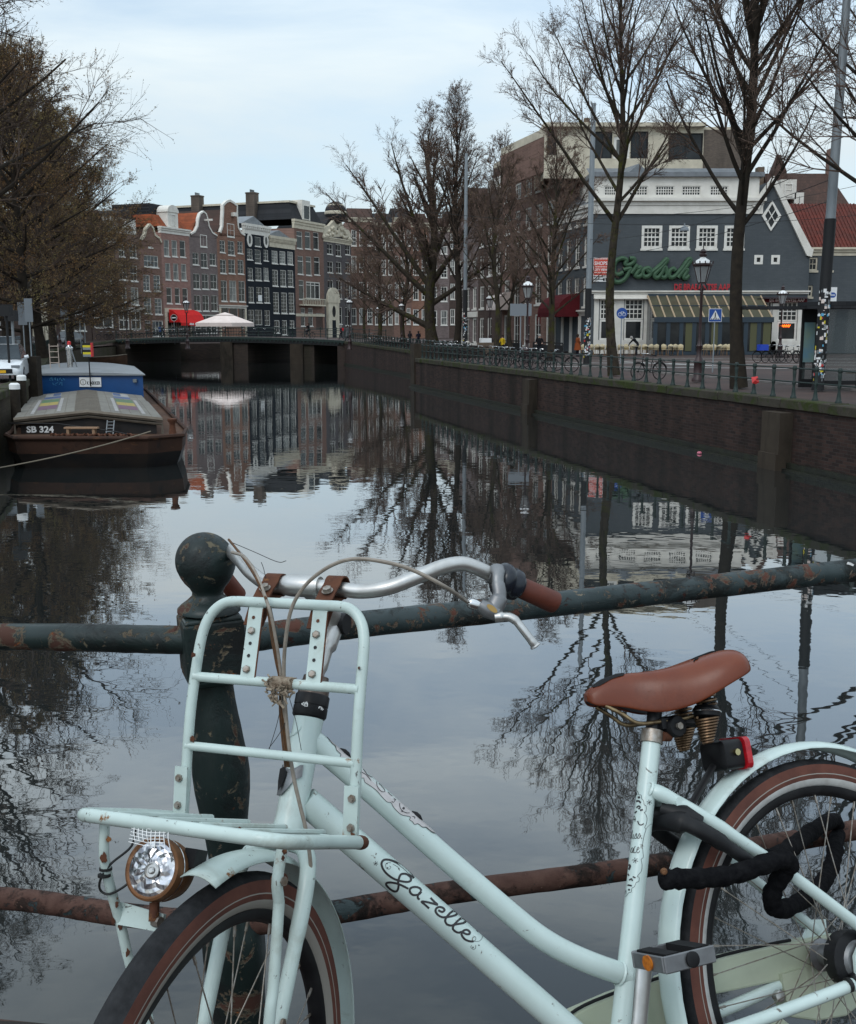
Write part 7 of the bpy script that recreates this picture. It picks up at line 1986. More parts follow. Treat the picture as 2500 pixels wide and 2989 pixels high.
make_tree('street_tree', 'young bare tree with greenish trunk beside the person in yellow', gb(1448, 88), 15.5, .24, 23, h0=.2, nprim=30, spread=.36, ang=(46, 18), up=.22, prof2=1, rmin=.0085, budn=1, budsize=.045, nter=8, ntw=5)
make_tree('street_tree', 'bare tree with reddish twigs left of the maroon awning', gb(1613, 72), 13.2, .24, 29, h0=.2, nprim=34, spread=.42, ang=(52, 18), up=.24, prof2=1, rmin=.0075, budn=1.6, budsize=.04, nter=8, ntw=5)
make_tree('street_tree', 'slender bare tree left of the grey sign backs', gb(1494, 93), 14.5, .22, 31, h0=.22, nprim=30, spread=.25, ang=(56, 20), up=.28, rmin=.009, budn=1, budsize=.045, nter=8, ntw=5)
make_tree('street_tree', 'low spreading bare tree beside the lantern right of the far bridge', gb(1108, 140, 2.3), 16, .30, 37, h0=.14, nprim=34, spread=.34, ang=(52, 14), up=.28, rmin=.009, budn=1, budsize=.07, nter=8, ntw=5)
make_tree('street_tree', 'small bare tree just right of the far bridge railing', gb(1066, 152, 2.3), 14, .22, 41, h0=.16, nprim=26, spread=.32, ang=(52, 14), up=.28, rmin=.010, budn=1, budsize=.07, nter=8)
make_tree('street_tree', 'bare tree between two lanterns behind the parked bicycles', gb(1182, 128, 2.2), 15.5, .30, 43, h0=.16, nprim=34, spread=.33, ang=(54, 14), up=.28, rmin=.0085, budn=1, budsize=.07, nter=8)
LT = dict(bud='bud_left', bark='bark_dark', twig='twig_dark', up=.2)
make_tree('leafing_tree', 'nearest left bank tree with long twiggy boughs at the upper left', Vector((-22.6, 50, ZQ)), 25, .42, 51, h0=.22, nprim=46, spread=.42, ang=(64, 16), rmin=.0055, budn=2.0, budsize=.045, droop=.02, nsec=9, nter=8, ntw=5, **LT)
l1 = make_tree('leafing_tree', 'dense brown leafing tree above the white cars on the left', gb(118, 78), 19, .36, 57, h0=.12, nprim=46, spread=.44, ang=(82, 20), rmin=.0062, budn=2.6, budsize=.052, droop=.04, nsec=10, nter=9, ntw=6, **LT)
l2 = make_tree('leafing_tree', 'brown leafing tree reaching over the dark shop house', gb(206, 104), 20, .42, 61, h0=.10, nprim=46, spread=.37, ang=(84, 20), rmin=.0075, budn=2.0, budsize=.06, droop=.04, nsec=10, nter=9, ntw=6, **LT)
for src, p_, rz_0, sc_, lab in ((l1, gb(20, 90), 2.1, 1.1, 'brown leafing tree at the far left edge behind the signs'), (l2, gb(70, 64), 4.0, .82, 'brown leafing tree leaning over the nearest parked cars'), (l1, gb(150, 118), 5.2, 1.15, 'brown leafing tree behind the cream shopfront corner'), (l2, gb(-60, 75), 1.0, 1.05, 'brown leafing tree mostly outside the left edge')):
 dup(src, p_, rz_0, lab, None, (sc_,) * 3)
# ================================================================ street lanterns
def lantern_proto():
 root = thing('street_lamp', 'x', 'street lamp')
 mb = MB(); mb.lathe([(.26, 0), (.26, .12), (.2, .18), (.19, .75), (.22, .8), (.17, .9), (.11, 1.0), (.10, 1.35), (.13, 1.4), (.08, 1.5), (.06, 1.7), (.052, 3.45), (.07, 3.5), (.05, 3.55), (.05, 3.7)], 14)
 mb.build('post', M['lamp_red'], root, 50)
 mb = MB()
 for s in (1, -1): mb.tube(smooth_path([(0, 0, 3.55), (.16 * s, 0, 3.62), (.17 * s, 0, 3.78), (.08 * s, 0, 3.86)], 4), .022, 6)
 for s in (1, -1): mb.tube(smooth_path([(0, 0, 3.55), (0, .16 * s, 3.62), (0, .17 * s, 3.78), (0, .08 * s, 3.86)], 4), .022, 6)
 mb.build('bracket', M['lamp_red'], root, True)
 mb = MB(); mb.lathe([(.17, 3.84), (.17, 3.88)], 6)
 for i in range(6):
  a = 2 * math.pi * i / 6
  mb.tube([(.17 * math.cos(a), .17 * math.sin(a), 3.86), (.34 * math.cos(a), .34 * math.sin(a), 4.5)], .018, 5)
 mb.lathe([(.36, 4.48), (.40, 4.52), (.40, 4.58), (.34, 4.6)], 6)
 for i in range(12):
  a = 2 * math.pi * i / 12; mb.tube([(.39 * math.cos(a), .39 * math.sin(a), 4.56), (.41 * math.cos(a), .41 * math.sin(a), 4.68)], .025, 4)
 cg = mb.build('lantern_cage', M['lamp_red'], root)
 for i in range(6):
  a, b = 2 * math.pi * i / 6, 2 * math.pi * (i + 1) / 6
  m2 = MB(); m2.quad((.165 * math.cos(a), .165 * math.sin(a), 3.88), (.165 * math.cos(b), .165 * math.sin(b), 3.88), (.33 * math.cos(b), .33 * math.sin(b), 4.48), (.33 * math.cos(a), .33 * math.sin(a), 4.48))
  m2.build('glass_pane', M['lamp_glass'], cg)
 mb = MB(); mb.lathe([(.34, 4.6), (.26, 4.72), (.12, 4.8), (.1, 4.84)], 12); mb.build('lantern_roof', M['sign_white'], root, True)
 mb = MB(); mb.lathe([(.1, 4.84), (.15, 4.9), (.15, 4.95), (.11, 4.99), (.14, 5.06), (.07, 5.14), (.02, 5.16), (.02, 5.3)], 10); mb.build('crown_finial', M['lamp_red'], root, True)
 return root
def glassy(name, col, alpha, rough=.05):
 m, nt, b = new_mat(name); b.inputs['Base Color'].default_value = _c(col); b.inputs['Roughness'].default_value = rough
 b.inputs['Transmission Weight'].default_value = 0; b.inputs['Alpha'].default_value = alpha
 return m
M['lamp_glass'] = glassy('lantern_glass', (.42, .43, .43), .55, .15)
M['shelter_glass'] = glassy('shelter_glass', (.10, .12, .12), .35, .05)
lp0 = lantern_proto()
lamps = [(2045, 735, 'crown topped street lamp standing just behind the right quay railing'), (1934, 854, 'street lamp in front of the glass roofed cafe terrace'), (2281, 838, 'street lamp before the right hand cafe windows'),
   (1540, 810, 'street lamp with white roof beside the grey sign backs'), (1430, 855, 'street lamp left of the young greenish tree'), (1021, 868, 'street lamp at the right end of the far bridge'),
   (1106, 890, 'street lamp in front of the low spreading tree'), (1173, 880, 'street lamp beside the bare tree among parked bicycles'), (1246, 896, 'street lamp partly behind the thick tree trunk'),
   (370, 872, 'street lamp before the brown house with white attic'), (546, 870, 'street lamp in front of the red awning'), (172, 878, 'street lamp below the left trees')]
for i, (px, yt, lab) in enumerate(lamps):
 Y = (ZQ + 5.15 - CZ) * FPX / (957 - yt)
 p = gb(px, Y)
 o = lp0 if i == 0 else dup(lp0)
 o.location = p; o.rotation_euler[2] = .4 * i; tag(o, lab, 'street lamp', 'crown topped street lamps')
# ================================================================ tall poles with stickers, wires
def tall_pole(label, px, ybase, ytop, r0, r1, lean, black, stick, mat='galv', Y=None):
 p = at_z(px, ybase, ZQ) if Y is None else gb(px, Y)
 Y = p.y
 H = (957 - ytop) / FPX * Y * 1.01 + CZ - ZQ
 root = thing('tram_pole', label, 'pole', p)
 top = Vector((lean * H, 0, H))
 zb0, zb1 = black
 mb = MB(); mb.tube([Vector((lean * z, 0, z)) for z in (zb1, zb1 + (H - zb1) * .5, H)], [r0 * .86, (r0 + r1) / 2, r1], 16); mb.build('shaft', M[mat], root, True)
 mb = MB(); mb.tube([Vector((lean * z, 0, z)) for z in (0, .3, zb1)], [r0 * 1.12, r0, r0], 16); sl_ = mb.build('black_sleeve', M['black'], root, True)
 rng = random.Random(int(px))
 cols = ['sign_white'] * 6 + ['sign_back', 'sign_back', 'canvas', 'canvas', 'black', 'black', 'black', 'st_yellow', 'st_cyan', 'red_sign', 'steel', 'steel']
 for i in range(stick[2]):
  z = rng.uniform(*stick[:2]); a = rng.uniform(-math.pi, .05); w, h = rng.uniform(.04, .13), rng.uniform(.04, .14)
  m2 = MB(); k = 4; vs = []
  R_ = r0 * 1.006 + .0015 * (i % 7) + .002
  for q in range(k + 1):
   aa = a + (w / r0) * (q / k - .5)
   for zz in (z - h / 2, z + h / 2): vs.append((lean * zz + R_ * math.cos(aa), R_ * math.sin(aa), zz))
  m2.add(vs, [(2 * q, 2 * q + 2, 2 * q + 3, 2 * q + 1) for q in range(k)])
  m2.build('sticker', M[rng.choice(cols)], sl_, fix=False)
 return root, p, H
M['st_yellow'] = pm('yellow_sticker', (.6, .5, .03), .5); M['st_cyan'] = pm('cyan_sticker', (.1, .36, .55), .5)
P1 = tall_pole('thick grey pole with black sticker covered base at the right edge', 2388, 1139, -160, .19, .10, .016, (0, 5.7), (.35, 3.35, 150))
P2 = tall_pole('grey pole with sticker covered base at the cafe corner', 1713, 1062, 345, .19, .13, .004, (0, 4.4), (.4, 2.7, 110))
P3 = tall_pole('pale grey pole with stickers before the far houses', 1358, 1012, 478, .18, .12, .002, (0, 5.2), (.4, 3.3, 70), Y=92)
def wire(label, a, b, sag, r=.012, group='overhead wires'):
 root = None
 a, b = Vector(a), Vector(b)
 pts = [a.lerp(b, i / 14) - Vector((0, 0, sag * 4 * (i / 14) * (1 - i / 14))) for i in range(15)]
 mb = MB(); mb.tube(pts, r, 5); tag(mb.build('overhead_wire', M['iron']), label, 'wire', group)
q1 = P1[1]; q2 = P2[1]
wire('overhead wire crossing the cafe wall from corner pole to right pole', q2 + Vector((0, 0, 7.2)), q1 + Vector((.1, 0, 7.0)), .5)
wire('lower overhead wire running across the slate blue wall', q2 + Vector((0, 0, 6.1)), q1 + Vector((.1, 0, 6.3)), .3)
wire('overhead wire just under the big gridded windows', q2 + Vector((0, 0, 8.4)), (24, 62, 12.0), .4)
wire('overhead wire from the right pole towards the right edge', q1 + Vector((0, 0, 9.0)), (30, 42, 11.6), .3)
lw = thing('hanging_lamp', 'small domed lamp hanging on a wire before the cafe windows', 'lamp', at_y(1999, 668, 60))
mb = MB(); mb.lathe([(.24, -.1), (.23, 0), (.17, .1), (.05, .16), (.03, .3)], 14); mb.build('shade', M['sign_back'], lw, True)
wire('wire carrying the small hanging lamp', at_y(1999, 655, 60) + Vector((-14, 2, .9)), at_y(1999, 655, 60) + Vector((14, -2, .9)), .9)
# ================================================================ road signs
def post_sign(name, label, p, H, boards, r=.03, mat='galv', rz=0):
 root = thing(name, label, 'sign', p, rz)
 mb = MB(); mb.tube([(0, 0, 0), (0, 0, H)], r, 8); mb.build('post', M[mat], root, True)
 for kind, z, w, h, m_ in boards:
  mb = MB()
  if kind == 'round':
   mb.lathe([(w / 2, 0), (w / 2, .02)], 22, (0, -.04, z), (0, -1, 0))
  else:
   mb.box(-w / 2, w / 2, -.06, -.035, z - h / 2, z + h / 2)
  mb.build('board', M[m_], root)
 return root
def sgn_at(px, py, Y): return at_y(px, py, Y)
pc_ = at_y(2088, 920, 53); H_ = pc_.z - ZQ + .35
zs = post_sign('crossing_sign', 'blue square pedestrian crossing sign on a thin pole', (pc_.x, 53, ZQ), H_, [('sq', pc_.z - ZQ, .62, .62, 'sign_white'), ('sq', pc_.z - ZQ, .58, .58, 'blue_sign')])
for ch_ in zs.children:
 if ch_.data.materials[0] == M['blue_sign']: ch_.location.y = -.004
zc = pc_.z - ZQ
mb = MB(); mb.add([(-.24, -.068, zc - .2), (.24, -.068, zc - .2), (0, -.068, zc + .24)], [(0, 1, 2)]); mb.build('white_triangle', M['sign_white'], zs)
mb = MB(); mb.lathe([(.03, 0), (.03, .002)], 10, (0, -.069, zc + .1), (0, -1, 0))
mb.box(-.025, .025, -.071, -.0695, zc - .06, zc + .07); mb.prism([(-.02, -.0695, zc - .06), (-.07, -.0695, zc - .17), (-.045, -.0695, zc - .17), (.0, -.0695, zc - .07)], (0, -.0015, 0)); mb.prism([(.02, -.0695, zc - .06), (.08, -.0695, zc - .17), (.055, -.0695, zc - .17), (.0, -.0695, zc - .075)], (0, -.0012, 0))
for i in range(5): mb.box(-.19 + i * .085, -.15 + i * .085, -.0705, -.0692, zc - .195, zc - .15)
mb.build('walking_figure', M['black'], zs)
b_ = at_y(1816, 914, 66)
bsn = post_sign('cycle_sign', 'round blue cycle sign half hidden by the forked tree', (b_.x, 66, ZQ), b_.z - ZQ + .3, [('round', b_.z - ZQ, .64, 0, 'blue_sign')])
mb = MB(); zc = b_.z - ZQ
for s in (-.12, .12): mb.tube([(s + .1 * math.cos(a), -.064, zc - .06 + .1 * math.sin(a)) for a in [i * math.pi / 8 for i in range(16)]], .014, 4, closed=True)
mb.tube([(-.12, -.064, zc - .06), (-.04, -.064, zc + .09), (.1, -.064, zc + .09), (.12, -.064, zc - .06)], .014, 4); mb.tube([(-.04, -.064, zc + .09), (0, -.064, zc - .06), (.1, -.064, zc + .09)], .012, 4); mb.build('cycle_symbol', M['sign_white'], bsn)
for (px, py, Y, lab) in ((232, 917, 92, 'round red no-entry sign on the left bank beside the dark car'), (508, 927, 146, 'small no-entry sign in front of the red awning')):
 q = at_y(px, py, Y); s_ = .62 if Y < 100 else .8
 o = post_sign('no_entry_sign', lab, (q.x, Y, ZQ), q.z - ZQ + .3, [('round', q.z - ZQ, s_ + .06, 0, 'sign_white'), ('round', q.z - ZQ, s_, 0, 'red_sign')])
 o.children[2].location.y = -.006
 mb = MB(); mb.box(-s_ * .36, s_ * .36, -.075, -.069, q.z - ZQ - .06, q.z - ZQ + .06); mb.build('white_bar', M['sign_white'], o)
for (px, py, Y, w, h, lab) in ((245, 922, 94, .55, .5, 'grey sign back beside the red no-entry sign'), (188, 913, 88, .6, 1.0, 'tall rounded grey sign back before the dark house'), (66, 915, 62, .5, 1.25, 'pale grey sign back left of the cream shopfront'), (84, 905, 58, .42, 1.2, 'bluish edged grey sign back before the cream shopfront'), (1521, 904, 70, 1.35, .75, 'pair of grey sign backs on a pole by the street lamp')):
 q = at_y(px, py, Y)
 post_sign('road_sign', lab, (q.x, Y, ZQ), q.z - ZQ + .4, [('sq', q.z - ZQ, w, h, 'sign_back')], .035)
for (px, yt, Y, r, lab) in ((18, 915, 44, .05, 'black pole at the left edge in front of the white car'), (35, 930, 47, .06, 'dark pole with pale lower half before the white car')):
 q = at_y(px, yt, Y); root = thing('street_pole', lab, 'pole', (q.x, Y, ZQ)); mb = MB(); mb.lathe([(r * 1.5, 0), (r, .1), (r, q.z - ZQ)], 10); mb.build('shaft', M['iron'] if Y < 45 else M['steel'], root, True)
 mb = MB(); mb.box(-.25, .2, -.2, .2, q.z - ZQ - .1, q.z - ZQ + .35); mb.build('box_head', M['black'], root)
# ================================================================ glass shelter at the right edge
sh_ = thing('glass_shelter', 'dark framed glass tram shelter at the right edge', 'shelter', gb(2405, 38.2), .08)
mb = MB()
for x in (0, 1.35, 2.7, 4.1):
 mb.box(x - .06, x + .06, -.06, .06, 0, 2.75)
fr = mb.build('frame_posts', M['iron'], sh_)
for y in (1.5,):
 for x in (0, 4.1):
  mb = MB(); mb.box(x - .05, x + .05, y - .05, y + .05, 0, 2.75); mb.build('frame_post', M['iron'], sh_)
mb = MB(); mb.box(-.25, 4.5, -.35, 1.7, 2.76, 3.0); mb.build('roof', M['slate'], sh_)
mb = MB(); mb.box(-.05, 4.15, -.035, .035, .16, .3); mb.build('bottom_rail', M['iron'], sh_)
for i in range(3):
 mb = MB(); mb.box(i * 1.35 + .08, i * 1.35 + 1.27, -.01, .01, .3, 2.72); mb.build('glass_pane', M['shelter_glass'], sh_)
mb = MB(); mb.box(1.5, 3.9, .9, 1.3, .5, .56); mb.build('bench', pm('bench_wood', (.16, .08, .04), .7), sh_)
sh2 = thing('poster_panel', 'narrow lit poster panel left of the sticker pole', 'poster', gb(2352, 39.6), .1)
mb = MB()
for a_ in ((-.13, -.07, .0, 2.75), (.36, .42, .0, 2.75), (-.07, .36, 2.3, 2.75), (-.07, .36, 0, .3)): mb.box(a_[0], a_[1], -.06, .06, a_[2], a_[3])
mb.build('frame', M['iron'], sh2)
mb = MB(); mb.box(-.07, .36, -.01, .01, .3, .9); mb.build('glass_pane', M['shelter_glass'], sh2)
mb = MB(); mb.box(-.06, .34, -.075, -.061, .9, 2.3); mb.build('poster', pm('poster_print', (.10, .22, .32), .4, col2=(.22, .28, .16), scale=1.2), sh2)
mb = MB(); mb.box(-2.4, .5, -.5, .9, 2.76, 2.86); mb.build('canopy', M['slate'], sh2)
# ================================================================ moored barge
M['barge_black'] = pm('black_hull_paint', (.010, .010, .011), .5, col2=(.03, .022, .018), scale=1.2)
M['barge_rust'] = layered('rusty_brown_hull', ((.060, .030, .020), (.04, .022, .016), 1.2), [((.016, .013, .012), 1.6, .52, .12, .7, (1, 1, .5)), ((.13, .06, .03), 2.2, .6, .08, .9, (.4, .4, 2))], rough=.8, bump=.4, bdist=.02)
M['hatch'] = layered('weathered_hatch', ((.20, .19, .165), (.15, .14, .125), 1.1), [((.10, .09, .08), 1.6, .55, .2, .9)], rough=.8, bump=.2, bdist=.01)
M['hatch_lip'] = pm('hatch_edge', (.17, .145, .115), .8, col2=(.11, .09, .07), scale=2)
M['blue_cabin'] = pm('blue_cabin_paint', (.006, .06, .20), .4, col2=(.006, .05, .165), scale=.7)
M['cabin_roof'] = pm('grey_cabin_roof', (.24, .255, .27), .55, col2=(.19, .2, .205), scale=1.0)
M['deck_brown'] = pm('rusty_deck', (.10, .055, .035), .85, col2=(.06, .035, .025), scale=2)
bg = thing('moored_barge', 'long black and rusty work barge with hatch covers and blue cabin', 'barge', (-10.2, 33, 0))
W0 = Vector((-10.2, 33, 0))
SB = -.31
def bp(x, s, z):            # across the barge from its centre line, along from the hatch front (Y = 35), height
 return Vector((-10.85 + SB * s + x, 35 + s, z)) - W0
plan_top = [(-13.1, 33.9), (-12.5, 33.0), (-8.45, 33.0), (-7.62, 34.0), (-7.95, 36), (-15.4, 60), (-16.5, 61.5), (-20.6, 61.5), (-21.4, 60), (-13.45, 35.4)]
plan_bot = [(-12.7, 34.3), (-12.2, 33.5), (-8.7, 33.5), (-8.05, 34.3), (-8.25, 36), (-15.6, 59.8), (-16.5, 61.0), (-20.4, 61.0), (-21.1, 59.8), (-12.9, 35.6)]
n = len(plan_top)
def ringat(z, t): return [Vector((a[0] + (b[0] - a[0]) * t, a[1] + (b[1] - a[1]) * t, z)) - W0 for a, b in zip(plan_top, plan_bot)]
mb = MB(); r0_, r1_, r2_ = ringat(.92, 0), ringat(.44, .15), ringat(-.4, 1)
mb.add(r1_ + r2_, [(i, (i + 1) % n, n + (i + 1) % n, n + i) for i in range(n)]); mb.build('lower_hull', M['barge_black'], bg)
mb = MB(); mb.add(r0_ + r1_, [(i, (i + 1) % n, n + (i + 1) % n, n + i) for i in range(n)]); mb.build('upper_hull', M['barge_rust'], bg)
mb = MB(); mb.add([v - Vector((0, 0, .07)) for v in r0_], [tuple(range(n))]); mb.build('deck', M['deck_brown'], bg)
mb = MB(); mb.tube(r0_, .07, 6, closed=True); mb.build('gunwale', M['barge_rust'], bg, True)
hw = 2.38
mb = MB()
for (s0, s1) in ((.15, 13.2),):
 a = [bp(-hw + .2, s0, .8), bp(hw - .2, s0, .8), bp(hw - .2, s1, .8), bp(-hw + .2, s1, .8)]
 b = [v + Vector((0, 0, .52)) for v in a]
 mb.add(a + b, [(0, 1, 5, 4), (1, 2, 6, 5), (2, 3, 7, 6), (3, 0, 4, 7), (4, 5, 6, 7)])
mb.add([bp(-hw + .2, .14, 1.31), bp(hw - .2, .14, 1.31), bp(0, .14, 1.56)], [(0, 1, 2)])
coam = mb.build('hold_coaming', M['barge_black'], bg)
def hz_at(x): return 1.36 + .25 * (1 - abs(x) / hw)
def cover(s0, s1, dz):
 mb = MB(); xs_ = [-hw, 0, hw]
 top = [bp(x, s, hz_at(x) + dz) for s in (s0, s1) for x in xs_]; bot = [v - Vector((0, 0, .1)) for v in top]
 mb.add(top + bot, [(0, 1, 4, 3), (1, 2, 5, 4), (6, 9, 10, 7), (7, 10, 11, 8), (0, 6, 7, 1), (1, 7, 8, 2), (3, 4, 10, 9), (4, 5, 11, 10), (0, 3, 9, 6), (2, 8, 11, 5)])
 c = mb.build('hatch_cover', M['hatch'], bg)
 mb = MB(); nrib = 30
 for i in range(nrib):
  x = -.42 + .84 * i / (nrib - 1); mb.tube([bp(x, s0 + .03, hz_at(x) + dz + .006), bp(x, s1 - .03, hz_at(x) + dz + .006)], .010, 4)
 tag(mb.build('corrugation', M['hatch_lip'], c), kind='stuff')
 for i in range(1, 6):                    # seams between boards
  for sg in (-1, 1):
   x = sg * (.42 + (hw - .42) * i / 6); mb = MB(); mb.tube([bp(x, s0 + .02, hz_at(x) + dz + .002), bp(x, s1 - .02, hz_at(x) + dz + .002)], .006, 4); mb.build('seam', M['hatch_lip'], c)
 return c
def patch(par, x0, x1, s0, s1, dz, mat, nm='painted_panel'):
 mb = MB(); k = .006 + dz
 mb.quad(bp(x0, s0, hz_at(x0) + k), bp(x1, s0, hz_at(x1) + k), bp(x1, s1, hz_at(x1) + k), bp(x0, s1, hz_at(x0) + k)); mb.build(nm, mat, par)
c1 = cover(0, 8.2, 0); c2 = cover(8.25, 12.9, -.05)
pg_, py_, pp_, pw_, pb_ = pm('faded_green', (.07, .15, .065), .7, col2=(.12, .15, .11), scale=3), pm('faded_yellow', (.34, .27, .07), .7, col2=(.25, .21, .1), scale=3), pm('faded_purple', (.14, .07, .115), .7, col2=(.15, .11, .13), scale=3), pm('faded_white', (.34, .33, .32), .7, col2=(.24, .23, .22), scale=3), pm('faded_blue', (.025, .07, .2), .6, col2=(.08, .1, .15), scale=3)
for sg in (-1, 1):
 x0, x1 = sorted((sg * 1.06, sg * 1.74))
 for s0, s1, m_ in ((5.9, 7.6, pg_), (4.3, 5.9, py_), (2.4, 4.3, pp_)): patch(c1, x0, x1, s0, s1, 0, m_)
 for xa, xb in ((1.78, 1.90), (.90, 1.02)):
  a, b = sorted((sg * xa, sg * xb)); patch(c1, a, b, 1.0, 7.9, 0, pw_, 'white_strip')
 for s0, s1, m_ in ((10.2, 12.2, pw_), (8.7, 10.2, pb_)): patch(c2, x0, x1, s0, s1, -.05, m_)
 patch(c2, *sorted((sg * 1.1, sg * 1.4)), 10.6, 12.2, -.045, pb_)
mb = MB(); mb.tube([bp(-hw, -.02, hz_at(hw) - .05), bp(0, -.02, hz_at(0) - .05), bp(hw, -.02, hz_at(hw) - .05)], .07, 4, flat=((0, 0, 1), .6)); mb.build('hatch_lip', M['hatch_lip'], bg)
mb = MB(); mb.tube([bp(-hw + .02, .05, .86), bp(-hw + .02, .05, hz_at(hw) - .19), bp(0, .05, hz_at(0) - .19), bp(hw - .02, .05, hz_at(hw) - .19), bp(hw - .02, .05, .86)], .045, 4); mb.build('coaming_lip', M['hatch_lip'], bg)
vs, fs = text_polys('SB 324', .34, bold=.012)
mb = MB(); mb.add([bp(-2.0 + x * .92, .125, .90) + Vector((0, 0, y * .82)) for x, y in vs], fs); mb.build('lettering', M['sign_white'], bg)
mb = MB(); q = bp(-.2, -.55, 1.0)
mb.box(q.x - .55, q.x + .5, q.y - .12, q.y + .12, 1.08, 1.13); mb.box(q.x - .48, q.x - .40, q.y - .1, q.y + .1, .84, 1.08); mb.box(q.x + .33, q.x + .41, q.y - .1, q.y + .1, .84, 1.08)
mb.build('deck_bench', pm('pale_plank', (.30, .19, .12), .8), bg)
mb = MB(); q = bp(.72, -.05, 1.0)
for sx_ in (-.11, .11): mb.tube([(q.x + sx_, q.y - .22, .86), (q.x + sx_, q.y, 1.3)], .02, 6)
for i in range(4): mb.tube([(q.x - .11, q.y - .05 * (3 - i) - .02, 0.95 + .1 * i), (q.x + .11, q.y - .05 * (3 - i) - .02, 0.95 + .1 * i)], .015, 6)
mb.build('small_ladder', M['steel'], bg)
mb = MB(); q = Vector((-7.95, 34.05, 0)) - W0; mb.lathe([(.16, .85), (.12, .95), (.09, 1.2), (.09, 1.28), (.15, 1.36), (.15, 1.42), (.05, 1.44)], 12, q); mb.build('rusty_bollard', M['rust'], bg, True)
rg = random.Random(9); mb = MB()
pts = []
for i in range(70): pts.append(bp(-1.2 + 2.6 * i / 69, -.75 + .15 * math.sin(i * .7) + rg.uniform(-.05, .05), 0.90 + .03 * math.sin(i * 2.1)))
mb.tube(pts, .035, 5); mb.build('rusty_chain', M['rust'], bg, True)
mb = MB(); a, b = at_y(440, 1259, 33.2) - W0, at_y(-120, 1384, 29.5) - W0
mb.tube([a.lerp(b, i / 12) - Vector((0, 0, .12 * 4 * (i / 12) * (1 - i / 12))) for i in range(13)], .02, 6); mb.build('mooring_rope', pm('old_rope', (.20, .17, .13), .95), bg, True)
mb = MB(); mb.tube([bp(-hw - .2, .05, 1.2), bp(-1.0, -.3, 1.22), bp(.8, -.6, 1.0), bp(1.2, -.8, .93)], .018, 5); mb.build('cable', M['black'], bg, True)
s0, s1 = 13.6, 24.0; cw = 2.5
mb = MB(); a = [bp(-cw, s0, .9), bp(cw, s0, .9), bp(cw - .1, s1, .9), bp(-cw + .1, s1, .9)]; b = [v + Vector((0, 0, 1.29)) for v in a]
mb.add(a + b, [(0, 1, 5, 4), (1, 2, 6, 5), (2, 3, 7, 6), (3, 0, 4, 7), (4, 5, 6, 7)]); cab = mb.build('blue_cabin', M['blue_cabin'], bg)
mb = MB(); k = 12; vs = []
for s in (s0 - .12, s0 + 1.6, s1 + .1):
 for i in range(k + 1):
  x = -cw - .1 + (2 * cw + .2) * i / k; z = 2.195 + .22 * (1 - (2 * i / k - 1) ** 2) * (.35 if s < s0 else 1); vs.append(bp(x, s, z))
mb.add(vs, [(r_ * (k + 1) + i, r_ * (k + 1) + i + 1, (r_ + 1) * (k + 1) + i + 1, (r_ + 1) * (k + 1) + i) for r_ in range(2) for i in range(k)])
mb.add([bp(-cw - .1 + (2 * cw + .2) * i / k, s0 - .12, 2.195 + .22 * (1 - (2 * i / k - 1) ** 2) * .35) for i in range(k + 1)] + [bp(cw + .1, s0 - .12, 2.15), bp(-cw - .1, s0 - .12, 2.15)], [tuple(range(k + 3))])
mb.build('cabin_roof', M['cabin_roof'], cab)
def onfront(px, py): return at_y(px, py, 35 + s0 - .03) - W0
mb = MB(); a, b = onfront(233, 1129), onfront(295, 1101); mb.box(a.x, b.x, a.y - .02, a.y, a.z, b.z); sg_ = mb.build('name_board', M['sign_white'], cab)
vs, fs = text_polys('K DEKKER', .2, bold=.006); wx = max(v[0] for v in vs); k_ = (b.x - a.x) * .62 / wx
mb = MB(); mb.add([(a.x + (b.x - a.x) * .34 + x * k_, a.y - .024, a.z + .10 + y) for x, y in vs], fs); mb.build('lettering', M['black'], cab)
mb = MB(); c = Vector((a.x + (b.x - a.x) * .17, a.y - .023, (a.z + b.z) / 2)); mb.tube([c + Vector((.12 * math.cos(t), 0, .12 * math.sin(t))) for t in [i * math.pi / 8 for i in range(16)]], .014, 4, closed=True); mb.tube([c + Vector((0, 0, -.08)), c + Vector((0, 0, .08))], .012, 4); mb.build('round_emblem', M['hatch_lip'], cab)
mb = MB(); rg = random.Random(4)
for row in range(2):
 x = onfront(144, 1098 + row * 14).x; z0 = onfront(144, 1110 + row * 14).z
 for i in range(7 - 2 * row):
  pts = [(x + .10 * i + row * .12 + rg.uniform(0, .09), a.y - .016, z0 + rg.uniform(-.03, .15)) for _ in range(4)]; mb.tube(pts, .008, 4)
mb.build('graffiti', M['st_cyan'], cab)
mb = MB(); q = onfront(395, 1111); mb.box(q.x - .08, q.x + .08, q.y - .1, q.y, q.z - .07, q.z + .07); mb.build('wall_lamp', M['steel'], cab)
q = at_y(206, 1085, 51.5) - W0
mb = MB(); mb.lathe([(.13, -.2), (.13, 1.0), (.18, 1.02), (.18, 1.1), (.08, 1.2), (.07, 1.28)], 14, q); pp2 = mb.build('stove_pipe', M['chrome'], bg, True)
mb = MB(); mb.lathe([(.09, 1.24), (.09, 1.38), (.03, 1.42)], 10, q); mb.build('red_cap', M['red_sign'], pp2, True)
mb = MB(); mb.tube([q + Vector((.06, -.1, 1.25)), q + Vector((.40, -.1, .02))], .03, 6); mb.build('pipe_stay', M['steel'], pp2)
q0 = at_y(148, 1078, 52.5) - W0
mb = MB()
for dx in (0, .42): mb.tube([q0 + Vector((dx, 0, -.2)), q0 + Vector((dx - .05, .1, 1.2))], .022, 6)
for i in range(5): mb.tube([q0 + Vector((-.01, .02, .05 + i * .26)), q0 + Vector((.41, .02, .05 + i * .26))], .018, 6)
mb.build('cabin_ladder', pm('pale_ladder', (.45, .36, .30), .6), bg)
q = at_y(265, 1128, 48.4) - W0
